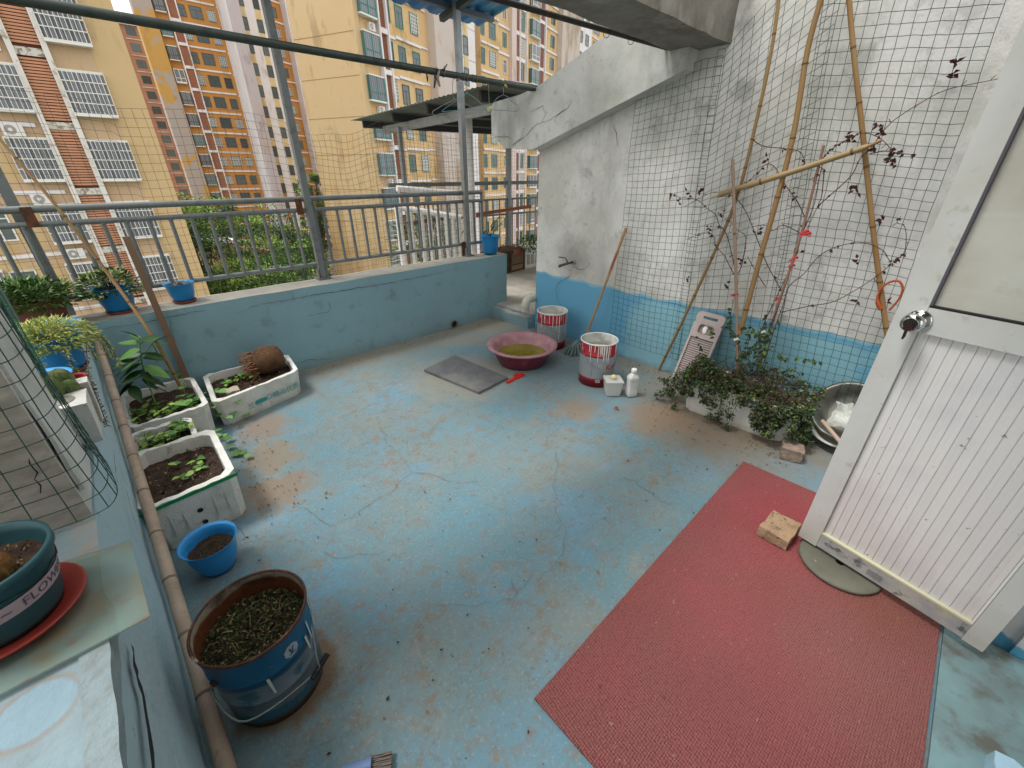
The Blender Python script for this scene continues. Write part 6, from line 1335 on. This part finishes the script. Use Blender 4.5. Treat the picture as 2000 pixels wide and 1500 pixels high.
# ================================================================== TOWERS
FH = Vector((math.cos(YAW), math.sin(YAW), 0)); FHL = math.sqrt(F_PX ** 2 + D_PX ** 2)
def hdir(xh): return (FH * FHL + RT * (xh - 1000)) / FHL
GZ = -19.0
class Tower:
    def __init__(s, name, label, heading, xh0, rho=None, storey=None, group='apartment towers beyond the terrace'):
        h = math.radians(heading); s.u = Vector((math.cos(h), math.sin(h), 0)); s.n = Vector((math.sin(h), -math.cos(h), 0)); s.h = h
        if rho is None:      # distance that makes one storey 3 m high between two pixels
            s.o = hdir(xh0) * 10; z1 = s.zp(*storey[0]); z2 = s.zp(*storey[1]); rho = 10 * storey[2] / abs(z1 - z2)
        s.o = hdir(xh0) * rho; s.rho = rho
        s.t = thing(name, label, 'building', (s.o.x, s.o.y, GZ), h, group)
        s.cache = {}; s.cnt = {}
    def zp(s, px, py):
        r = ray(px, py); t = (s.o - CP).dot(s.n) / r.dot(s.n); return (CP + r * t).z
    def U(s, xh):            # along the facade
        d = hdir(xh); t = s.o.dot(s.n) / d.dot(s.n); return (d * t - s.o).dot(s.u)
    def V(s, xh):            # depth along the side wall at u = 0
        d = hdir(xh); t = s.o.dot(s.u) / d.dot(s.u); return -(d * t - s.o).dot(s.n)
    def box(s, nm, u0, u1, y0, y1, z0, z1, mat, rough=False):
        mb = MB(); M_ = Matrix.Translation((s.o.x, s.o.y, 0)) @ Matrix.Rotation(s.h, 4, 'Z'); mb.box(u0, u1, y0, y1, z0, z1, 0, M_); return mb.build(nm, mat, s.t)
    def win(s, kind_, u, z, w_, h_, y=0.0, fr=None, name='window'):
        key = (kind_, round(w_, 2), round(h_, 2), fr.name)
        if key not in s.cache: s.cache[key] = window_mesh(kind_, w_, h_, fr)
        o = inst(s.cache[key], name, s.t, (u, y, z - GZ))
        if kind_ == 'caged': inst(GRILLE[s.cache[key].name], 'security_grille', o, (0, 0, 0))
        return o
glassT = mk('window_glass_dark', '4d5554', .15, [], rnd=.45); glassP = mk('window_glass_pale', '8d9696', .2, [], rnd=.3)
curt = mk('curtained_glass', '5a6064', .3, [dict(k='wave', s=1.2, lo=.3, hi=.6, c2='8f9098', amt=.5, ax='X')], rnd=.35)
frW = mk('white_window_frame', 'd6d5cf', .5); frG = mk('green_window_frame', '2f7a72', .5); frD = mk('dark_window_frame', '4a4d4a', .5)
GRILLE = {}
def window_mesh(k, w_, h_, fr):
    mb = MB(); gr = MB(); f = .07 if w_ > .7 else .05; d = .06
    def fbar(x0, x1, z0, z1, y0=-d, y1=0, m=0): mb.box(x0, x1, y0, y1, z0, z1, m)
    if k in ('flat', 'slit', 'grid'):
        fbar(-w_ / 2, w_ / 2, 0, f); fbar(-w_ / 2, w_ / 2, h_ - f, h_); fbar(-w_ / 2, -w_ / 2 + f, f, h_ - f); fbar(w_ / 2 - f, w_ / 2, f, h_ - f)
        mb.box(-w_ / 2 + f, w_ / 2 - f, -.02, 0, f, h_ - f, 1)
        if k == 'flat': fbar(-.03, .03, f, h_ * .68, -d * .8, -.02); fbar(-w_ / 2 + f, w_ / 2 - f, h_ * .68, h_ * .68 + .05, -d * .8, -.021)
        if k == 'slit': fbar(-w_ / 2 + f, w_ / 2 - f, h_ * .45, h_ * .45 + .05, -d * .8, -.021)
        if k == 'grid':
            for i in range(1, 6): mb.box(-w_ / 2, w_ / 2, -.12, -.09, h_ * i / 6, h_ * i / 6 + .04, 2)
            for i in range(5): mb.box(-w_ / 2 + (w_ - .04) * i / 4, -w_ / 2 + (w_ - .04) * i / 4 + .04, -.121, -.088, 0, h_, 2)
    elif k == 'bay':
        D = .55; mb.box(-w_ / 2, w_ / 2, -D, 0, .0, .12, 2); mb.box(-w_ / 2, w_ / 2, -D, 0, h_ - .1, h_, 2)
        mb.box(-w_ / 2 + .03, w_ / 2 - .03, -D + .04, 0, .12, h_ - .1, 1)
        for x in (-w_ / 2, -.04, w_ / 2 - .08): mb.box(x, x + .08, -D + .0, -D + .05, .12, h_ - .1, 0)
        mb.box(-w_ / 2, w_ / 2, -D + .005, -D + .045, .12, .22, 0); mb.box(-w_ / 2 + .08, w_ / 2 - .08, -D + .006, -D + .045, h_ * .34, h_ * .34 + .08, 0)
        mb.box(-w_ / 2 - .003, -w_ / 2 + .03, -D * .5 - .03, -D * .5 + .03, .12, h_ - .1, 0)
    elif k == 'caged':
        D = .5; mb.box(-w_ / 2, w_ / 2, -D, 0, .0, .12, 2); mb.box(-w_ / 2, w_ / 2, -.2, 0, h_ - .1, h_, 2)
        mb.box(-w_ / 2 + .03, w_ / 2 - .03, -.2, 0, .12, h_ - .1, 1)
        n = max(5, int(w_ / .16))
        for i in range(n + 1):
            x = -w_ / 2 + w_ * i / n; gr.box(x - .012, x + .012, -D, -D + .024, .12, h_ - .05, 2)
        for i in range(5):
            z = .12 + (h_ - .17) * i / 4; gr.box(-w_ / 2, w_ / 2, -D - .004, -D + .02, z - .018, z + .018, 2); 
            for x in (-w_ / 2, w_ / 2): gr.box(x - .015, x + .015, -D, 0, z - .015, z + .015, 2)
    me = bpy.data.meshes.new('window_' + k); me.from_pydata([tuple(p) for p in mb.v], [], mb.f)
    for m in (fr, curt if k in ('bay', 'caged') else (glassT if k != 'grid' else glassP), frW): me.materials.append(m)
    me.polygons.foreach_set('material_index', mb.m)
    if gr.v:
        g_ = bpy.data.meshes.new('security_grille'); g_.from_pydata([tuple(p) for p in gr.v], [], gr.f); g_.materials.append(frW); GRILLE[me.name] = g_
    return me
def wl(nm, col, more=(), **kw):
    return mk(nm, col, .85, [dict(s=.25, lo=.5, hi=.7, c2='b7955c', amt=.25), dict(s=.9, lo=.56, hi=.68, c2='86714f', amt=.5, d=8, st=(1, 1, .3))] + list(more), bump=[(1.5, .1, 'noise')], **kw)
yellow_w = wl('yellow_tower_render', 'bea47a', [dict(s=.5, lo=.6, hi=.75, c2='b0935c', amt=.5)]); tan_w = wl('tan_tower_render', 'b89e80')
orange_w = wl('orange_tower_render', 'bb8547', [dict(s=.12, lo=.5, hi=.65, c2='a8702f', amt=.5)]); cream_w = wl('cream_tower_render', 'ccac80', [dict(s=.35, lo=.55, hi=.6, c2='b3955f', amt=.7)])
slab_w = wl('sandy_slab_render', 'bfa780', [dict(s=.22, lo=.56, hi=.66, c2='a88450', amt=.65, st=(1, 1, .25)), dict(s=.8, lo=.62, hi=.7, c2='9a7f55', amt=.5)])
grey_w = wl('bare_grey_render', 'a8a4a2', [dict(s=.4, lo=.5, hi=.7, c2='8d8a8a', amt=.6)]); greyst_w = wl('stained_pink_grey_render', 'bdb1aa', [dict(s=.3, lo=.5, hi=.62, c2='8d7a5c', amt=.7, st=(1, 1, .4), d=8)])
white_w = wl('white_tower_render', 'd9d6d8'); brown_w = wl('brown_louvre', '8d5a45'); brick_w = wl('terracotta_louvre', 'bb866a'); louvd = mk('louvre_gap', '5a3426', .9)
# ---- near yellow block on the left
TA = Tower('apartment_block', 'near yellow apartment block with terracotta louvre strip and barred windows, leftmost', 0, 330, rho=33 / hdir(330).y)
U = TA.U
TA.box('wall', -26, 0, 0, 12, GZ, 16, yellow_w)
zr = [TA.zp(180, 96), TA.zp(231, 237), TA.zp(275, 357), TA.zp(315, 467), TA.zp(348, 558)]
st = (zr[0] - zr[4]) / 4; zb_ = [zr[0] - st * i for i in range(-3, 8)]
w1a, w1b, sa, sb, w2a, w2b, w0a, w0b = U(191), U(270), U(133), U(182), U(40), U(121), U(-92), U(-30)
for z in zb_:
    hw = 1.95
    TA.win('caged', (w1a + w1b) / 2, z, w1b - w1a, hw, 0, frG); TA.win('caged', (w2a + w2b) / 2, z, w2b - w2a, hw, 0, frG)
    TA.win('flat', (w0a + w0b) / 2, z + .3, w0b - w0a, 1.5, 0, frW)
    TA.win('caged', U(-170), z, 2.0, hw, 0, frG)
    TA.box('spandrel', w1a + .01, w1b - .1, -.03, 0, z + hw, z + st, tan_w); TA.box('spandrel', w2a - 1.4, w2b - .01, -.03, 0, z + hw, z + st, tan_w)
    TA.box('ledge', sa, sb, -.24, -.17, z - .62, z - .30, wl('flaking_white_ledge', 'c2beb4', [dict(s=5, lo=.5, hi=.58, c2='6f6558', amt=.85, d=6)])); TA.box('ledge', w2a - 4.5, w2b - .2, -.10, -.035, z - .55, z - .38, white_w)
TA.box('pier', sa - .22, sa, -.35, 0, GZ, 16, wl('flaking_white_pier', 'd0ccc6', [dict(s=4, lo=.58, hi=.66, c2='8a8070', amt=.7, d=6)])); TA.box('pier', sb, sb + .22, -.35, 0, GZ, 16, MATS['flaking_white_pier'])
TA.box('louvre_back', sa, sb, -.12, 0, GZ, 16, louvd)
mb = MB(); mb.box(0, sb - sa - .02, -.20, -.121, 0, .085); lo_me = local_part(mb, 'louvre_slat', brick_w, TA.t); lo_me.location = (sa + .01, 0, zb_[-1] - GZ)
z = zb_[-1] + .125; cnt_ = 0
while z < 9.5 and cnt_ < 290:
    if min(abs(z - (q - .46)) for q in zb_) > .2: inst(lo_me.data, 'louvre_slat', TA.t, (sa + .01, 0, z - GZ)); cnt_ += 1
    z += .125
def aircon(T, u, z, y=-.45, s_=1.0):
    key = 'ac%.1f' % s_
    if key not in T.cache:
        mb = MB(); mb.box(-.45 * s_, .45 * s_, -.35 * s_, 0, 0, .65 * s_, 0)
        n = 18; vs = [(-.1 * s_ + .25 * s_ * math.cos(2 * math.pi * k / n), -.352 * s_ - .002, .33 * s_ + .25 * s_ * math.sin(2 * math.pi * k / n)) for k in range(n)]; mb.add(vs, [tuple(range(n))], 1)
        vs = [(-.1 * s_ + .09 * s_ * math.cos(2 * math.pi * k / n), -.36 * s_ - .002, .33 * s_ + .09 * s_ * math.sin(2 * math.pi * k / n)) for k in range(n)]; mb.add(vs, [tuple(range(n))], 0)
        me = bpy.data.meshes.new('air_conditioner'); me.from_pydata([tuple(p) for p in mb.v], [], mb.f)
        me.materials.append(mk('ac_white', 'cfccca', .5)); me.materials.append(mk('ac_grille', '8f8b84', .6)); me.polygons.foreach_set('material_index', mb.m); T.cache[key] = me
    inst(T.cache[key], 'air_conditioner', T.t, (u, y, z - GZ))
for (px, py) in ((30, 262), (85, 395), (150, 500)):
    xh = 1000 + (px - 1000) * 1983 / (2320 - py); aircon(TA, U(xh), TA.zp(px, py) - .1, -.1, .8)
# ---- distant brown strip tower
TG = Tower('apartment_tower', 'most distant narrow brown tower with a ladder of dark windows under the sky gap', 0, 362, rho=150)
top = TG.zp(250, 37); TG.box('wall', TG.U(325), TG.U(368), 0, 5, GZ, top, wl('brown_tower_render', '9a6b52')); TG.box('parapet', TG.U(325), TG.U(368), -.6, 0, top - 1.4, top - .7, white_w)
z = top - 3.6; u0, u1 = TG.U(337), TG.U(356)
while z > -8: TG.win('flat', (u0 + u1) / 2, z, (u1 - u0) * .85, 1.9, 0, frD); TG.box('string_course', TG.U(334), TG.U(361), -.15, 0, z + 2.75, z + 2.95, greyst_w); z -= 3.75
# ---- orange tower
TB = Tower('apartment_tower', 'tall orange tower with white string courses and a brown louvre strip', 0, 523, storey=((420, 165), (430, 206), 3.0))
U = TB.U; TB.box('wall', U(395), 0, 0, 6, GZ, 45, orange_w); TB.box('side_slab', U(361), U(395), -.8, .8, GZ, 45, wl('patched_yellow_slab', 'bb9350', [dict(s=.13, lo=.5, hi=.53, c2='a39c98', amt=.9, d=4, off=(0, 0, 3)), dict(s=.6, lo=.6, hi=.7, c2='a88450', amt=.5)]))
zs0 = TB.zp(432, 172) - .1; rows = [zs0 + 3.0 * i for i in range(-9, 10)]
mb_ = None
for z in rows:
    TB.win('bay', U(407), z + .1, U(416) - U(398), 1.9, -.0, random.choice((frG, frW, frD)))
    for a, b, h_ in ((437, 450, 1.5), (457, 477, 1.6), (485, 498, 1.5)): TB.win(random.choice(('flat', 'flat', 'grid')), U((a + b) / 2), z + .15, U(b) - U(a), h_, 0, frD)
    TB.win('flat', U(512), z + .15, U(518) - U(506), 1.6, 0, frD)
    TB.box('string_course', U(436), U(500), -.14, 0, z - .75, z - .52, white_w); TB.box('string_course', U(503), U(521), -.10, 0, z - .95, z - .72, white_w); TB.box('spandrel_band', U(420.5), U(435.5), -.45, -.31, z - .75, z - .35, white_w)
TB.box('louvre_strip', U(421), U(435), -.30, 0, GZ, 45, brown_w); TB.box('pier', U(419), U(421), -.5, 0, GZ, 45, white_w); TB.box('pier', U(435), U(437), -.5, 0, GZ, 45, white_w)
# ---- white tower
TE = Tower('apartment_tower', 'white striped tower with two columns of small open windows, beside the orange tower', 0, 592, rho=TB.rho * .99)
U = TE.U; TE.box('wall', U(522), U(592), 0, 16, GZ, 45, white_w); TE.box('grey_pier', U(522), U(539), -1.2, 0, GZ, 45, wl('pale_lilac_render', 'b5aeb2', [dict(s=.4, lo=.6, hi=.7, c2='8d8588', amt=.5)]))
zs0 = TE.zp(476, 40) - 1.2
for i in range(-18, 5):
    z = zs0 + 3.0 * i
    for a, b in ((542, 551), (566, 576)):
        TE.win('slit', U((a + b) / 2), z, U(b) - U(a), 1.7, -.0, frD); TE.box('yellow_panel', U(a + .6), U(b - .6), -.05, 0, z + 1.75, z + 2.95, wl('pale_yellow_panel', 'cdb98a') if i > -9 else orange_w)
# ---- orange wing behind the sandy slab
TFw = Tower('apartment_tower', 'orange wing with small windows just left of the big sandy slab', 22.1, 628, storey=((552, 150), (560, 187), 3.0))
U = TFw.U; TFw.box('wall', U(580), U(632), 0, 14, GZ, 45, orange_w); TFw.box('white_bay_column', U(611), U(627), -1.3, 0, GZ, 45, white_w)
zs0 = TFw.zp(552, 150)
for i in range(-12, 10):
    z = zs0 + 3.0 * i; TFw.win(random.choice(('flat', 'grid')), U(597), z, U(602) - U(591), 1.5, 0, frD); TFw.win('grid', U(619), z - .1, U(625) - U(613.5), 2.35, -1.3, frW); TFw.box('string_course', U(581), U(610), -.15, 0, z - .75, z - .5, white_w)
# ---- the block with the sandy slab side and the bay fronted facade
TC = Tower('apartment_block', 'apartment block with a big blank sandy side slab and green framed bay windows', 22.1, 732, storey=((738, 180), (748, 255), 3.0))
U = TC.U; vD = TC.V(626); TC.box('wall', 0.02, U(856), .02, vD - .1, GZ, 30, cream_w); TC.box('side_slab', -.25, 0, 0, vD, GZ, 30, slab_w); TC.box('corner_pier', -.25, .3, -.25, 0, GZ, 30, slab_w)
for i in range(-7, 8):
    z = TC.zp(745, 232) + 3.0 * i; TC.box('slab_joint', -.262, -.25, .05, vD - .05, z, z + .035, mk('slab_joint_line', '8a7048', .9))
zs0 = TC.zp(735, 202) + .05
for i in range(-8, 8):
    z = zs0 + 3.0 * i
    TC.win(random.choice(('bay', 'bay', 'caged')) if i not in (0, 2) else 'bay', U(750), z, U(764) - U(737), 2.0, 0, frG)
    if i % 2 == 0: aircon(TC, U(757), z - .80, 0, .85)
    for k_, (a, b) in enumerate(((784.5, 793), (802, 814), (826, 838))): TC.win('flat' if (i + k_) % 4 else 'grid', U((a + b) / 2), z + .35 + (0.1 if k_ == 0 else 0), U(b) - U(a), 1.65, 0, frG if i % 3 else frD)
    TC.win('slit', U(846), z + .3, U(849.5) - U(843), 1.7, .1, frG)
    TC.box('string_course', U(783), U(797.5), -.10, 0, z - .72, z - .52, white_w); TC.box('string_course', U(798), U(840), -.16, 0, z - .60, z - .40, white_w); TC.box('string_course', U(841), U(852), -.08, 0, z - .5, z - .35, white_w)
    TC.box('spandrel_band', U(769.5), U(780.5), -.42, -.20, z - .68, z - .30, white_w)
TC.box('pier', U(766.5), U(769), -.45, 0, GZ, 30, white_w); TC.box('pier', U(781), U(783), -.45, 0, GZ, 30, white_w); TC.box('louvre_back', U(769), U(781), -.10, 0, GZ, 30, louvd)
mb = MB(); mb.box(0, U(781) - U(769) - .02, -.19, -.101, 0, .10); l2 = local_part(mb, 'louvre_slat', brown_w, TC.t)
l2.matrix_basis = Matrix.Translation((U(769) + .01, 0, -9 - GZ))
for i in range(1, 200): inst(l2.data, 'louvre_slat', TC.t, (U(769) + .01, 0, -9 + .15 * i - GZ))
# ---- stained grey pier and white tower behind the galvanised post
TH = Tower('apartment_tower', 'white tower with a stained grey pier seen behind the galvanised post', 22.1, 936, rho=TC.o.dot(TC.n) / hdir(936).dot(TC.n) * 1.004)
U = TH.U; TH.box('wall', U(886), U(936), 0, 14, GZ, 32, white_w); TH.box('grey_pier', U(853), U(886), -1.0, 6, GZ, 32, greyst_w)
zs0 = TH.zp(911, 108)
for i in range(-8, 8):
    z = zs0 + 3.0 * i; TH.win('slit', U(919), z, U(923.5) - U(915), 1.75, 0, frD); TH.box('yellow_panel', U(915.5), U(923), -.05, 0, z + 1.8, z + 2.95, wl('pale_yellow_panel', 'cdb98a')); TH.box('joint', U(887), U(936), -.03, 0, z - .35, z - .29, greyst_w)
# ---- long cream complex at the right
TD = Tower('apartment_block', 'long cream block with brown louvre strips and white bays, rightmost of the towers', 17, 936, storey=((950, 62), (950, 117), 3.0))
U = TD.U; TD.box('wall', U(936), U(968), -.8, 12, GZ, 40, cream_w); TD.box('wall', U(968), U(1200), 0, 12, GZ, TD.zp(1192, 40), cream_w)
zs0 = TD.zp(950, 132)
for i in range(-9, 8):
    z = zs0 + 3.0 * i; R2 = (1004.5, 1010.5), (1046, 1054)
    TD.win('flat', U(940), z, U(943.5) - U(937), 1.7, -.8, frG); TD.win('flat' if i % 3 else 'grid', U(957), z, U(962) - U(951), 1.7, -.8, frG)
    TD.win('flat', U(987), z + .1, U(990) - U(983.5), 1.6, 0, frG if i % 2 else frW)
    TD.win('grid' if i % 2 else 'flat', U(1017), z, U(1021) - U(1013), 2.0, 0, frW if i % 2 else frG); TD.win('bay', U(1037), z - .1, U(1044) - U(1030), 2.1, 0, frW if i % 2 else frG)
    TD.win('flat', U(1070), z, U(1073) - U(1066), 1.6, 0, frG); TD.win('slit', U(1116), z, U(1119) - U(1113), 1.7, -.3, frD); TD.win('slit', U(1127), z, U(1130) - U(1124), 1.7, -.3, frD); TD.win('flat', U(1145), z, U(1150) - U(1140), 1.7, 0, frG)
    TD.box('string_course', U(936.5), U(967.5), -.95, -.8, z - .85, z - .6, white_w); TD.box('string_course', U(968.2), U(994.5), -.14, 0, z - .85, z - .6, white_w); TD.box('string_course', U(1056), U(1078), -.14, 0, z - .85, z - .6, white_w); TD.box('string_course', U(1136), U(1198), -.14, 0, z - .85, z - .6, white_w)
    TD.box('spandrel_band', U(1003), U(1022), -.2, 0, z - .8, z - .35, white_w); TD.box('spandrel_band', U(1045.6), U(1054.4), -.22, 0, z - .8, z - .4, white_w)
TD.box('pier', U(995), U(1003), -.5, 0, GZ, 40, wl('pinkish_white_render', 'cbbab6'))
for a, b in R2: TD.box('louvre_strip', U(a), U(b), -.15, 0, GZ, 40, wl('maroon_louvre', '7a4a44'))
for x in (1011, 1023, 1045, 1055): TD.box('pier', U(x), U(x + 1), -.35, 0, GZ, 40, white_w)
TD.box('grey_pier', U(1078.5), U(1110), -.9, 0, GZ, 40, greyst_w); TD.box('white_bay', U(1110), U(1135), -.3, 0, GZ, 40, white_w)
# ---- trees in the courtyard
def tree(label, c, r, h, n, seed, dark=.5, ls=.20):
    random.seed(seed); t = thing('tree', label, 'tree', (c[0], c[1], GZ), 0, 'courtyard trees'); mb = MB(); tz = c[2]
    mb.tube([(c[0], c[1], GZ), (c[0] + .2, c[1], (GZ + tz) / 2), (c[0], c[1], tz)], [.25, .2, .1], 8)
    for k in range(9):
        a = R_(0, 6.28); e = Vector((c[0] + r * .7 * math.cos(a), c[1] + r * .7 * math.sin(a), tz + R_(-.3, .5) * h)); mb.tube([Vector((c[0], c[1], tz - h * .4)), Vector((c[0], c[1], tz - h * .3)).lerp(e, .5), e], [.12, .08, .03], 5)
    mb.build('trunk', mk('tree_bark', '4a3d31', .9), t)
    mb = MB(); cl = []
    for k in range(34):
        v = Vector((R_(-1, 1), R_(-1, 1), R_(-.9, 1)))
        if v.length > 1: v.normalize()
        cl.append((Vector((c[0] + v.x * r, c[1] + v.y * r, tz + v.z * h * .5)), R_(.22, .42) * r, random.random()))
    for (q, cr, dk) in cl:
        for i in range(n // 34):
            v = Vector((R_(-1, 1), R_(-1, 1), R_(-.8, 1)))
            if v.length > 1: v = v.normalized() * R_(.8, 1.05)
            p = q + v * cr; m = (2 if v.z > .35 and dk > .35 else 0) if random.random() > dark * (1 - v.z) else 1  # paler leaves on clump tops, darker beneath: light and shade put into leaf colour
            mb.leaf(p, v + Vector((R_(-.7, .7), R_(-.7, .7), R_(-.6, .6))), (R_(-.5, .5), R_(-.5, .5), 1), ls * R_(.7, 1.5), ls * .55, m, .15)
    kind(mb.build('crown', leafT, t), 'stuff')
def tp(px, py, Y): p = aY(px, py, Y); return p
p = tp(452, 505, 42); tree('broad light green tree in front of the orange tower, largest crown', p, 3.3, 8.5, 9000, 21, .35, .24)
p = tp(535, 478, 50); tree('dark green tree right of the large light one', p, 3.3, 6, 7000, 22, .9, .26)
p = tp(590, 510, 44); tree('small rounded tree close to the middle post', p, 2.1, 4, 5000, 23, .5, .22)
p = tp(395, 520, 46); tree('dark tree half hidden by the yellow block corner', p, 2.6, 7, 6000, 24, .9, .24)
p = tp(500, 545, 38); tree('low bright bushy tree at the foot of the large crown', p, 2.6, 3.4, 5000, 25, .3, .2)
p = tp(425, 440, 60); tree('pointed dark conifer standing behind the large crown', p, 2.0, 6, 4500, 26, .8, .24)
p = tp(618, 420, 52); tree('narrow dark tree between the white tower and the sandy slab', p, 1.4, 9, 4500, 27, .7, .22)
p = tp(370, 425, 70); tree('far dark tree at the corner of the yellow block', p, 2.6, 5, 3500, 28, .9, .26)
p = tp(560, 560, 36); tree('dark shrub like tree low behind the parapet', p, 3.2, 3, 4500, 29, .8, .2)
t = thing('low_building', 'low white roofed shed among the courtyard trees', 'building', aY(385, 490, 50))
q = aY(392, 480, 55); mb = MB(); mb.box(q.x - 5, q.x + 3, 55, 62, GZ, q.z); mb.build('wall', tan_w, t); mb = MB(); mb.box(q.x - 5.4, q.x + 3.4, 54.6, 62.4, q.z, q.z + .3); mb.build('roof', white_w, t)
t = thing('low_building', 'pinkish low building behind the trees with red roof', 'building', aY(560, 500, 62))
q = aY(560, 490, 64); mb = MB(); mb.box(q.x - 7, q.x + 8, 64, 72, GZ, q.z); mb.build('wall', greyst_w, t); mb = MB(); mb.box(q.x - 7.4, q.x + 8.4, 63.6, 72.4, q.z, q.z + .3); mb.build('roof', mk('red_brown_roof', '8a5a50', .8), t)
bpy.context.view_layer.update()
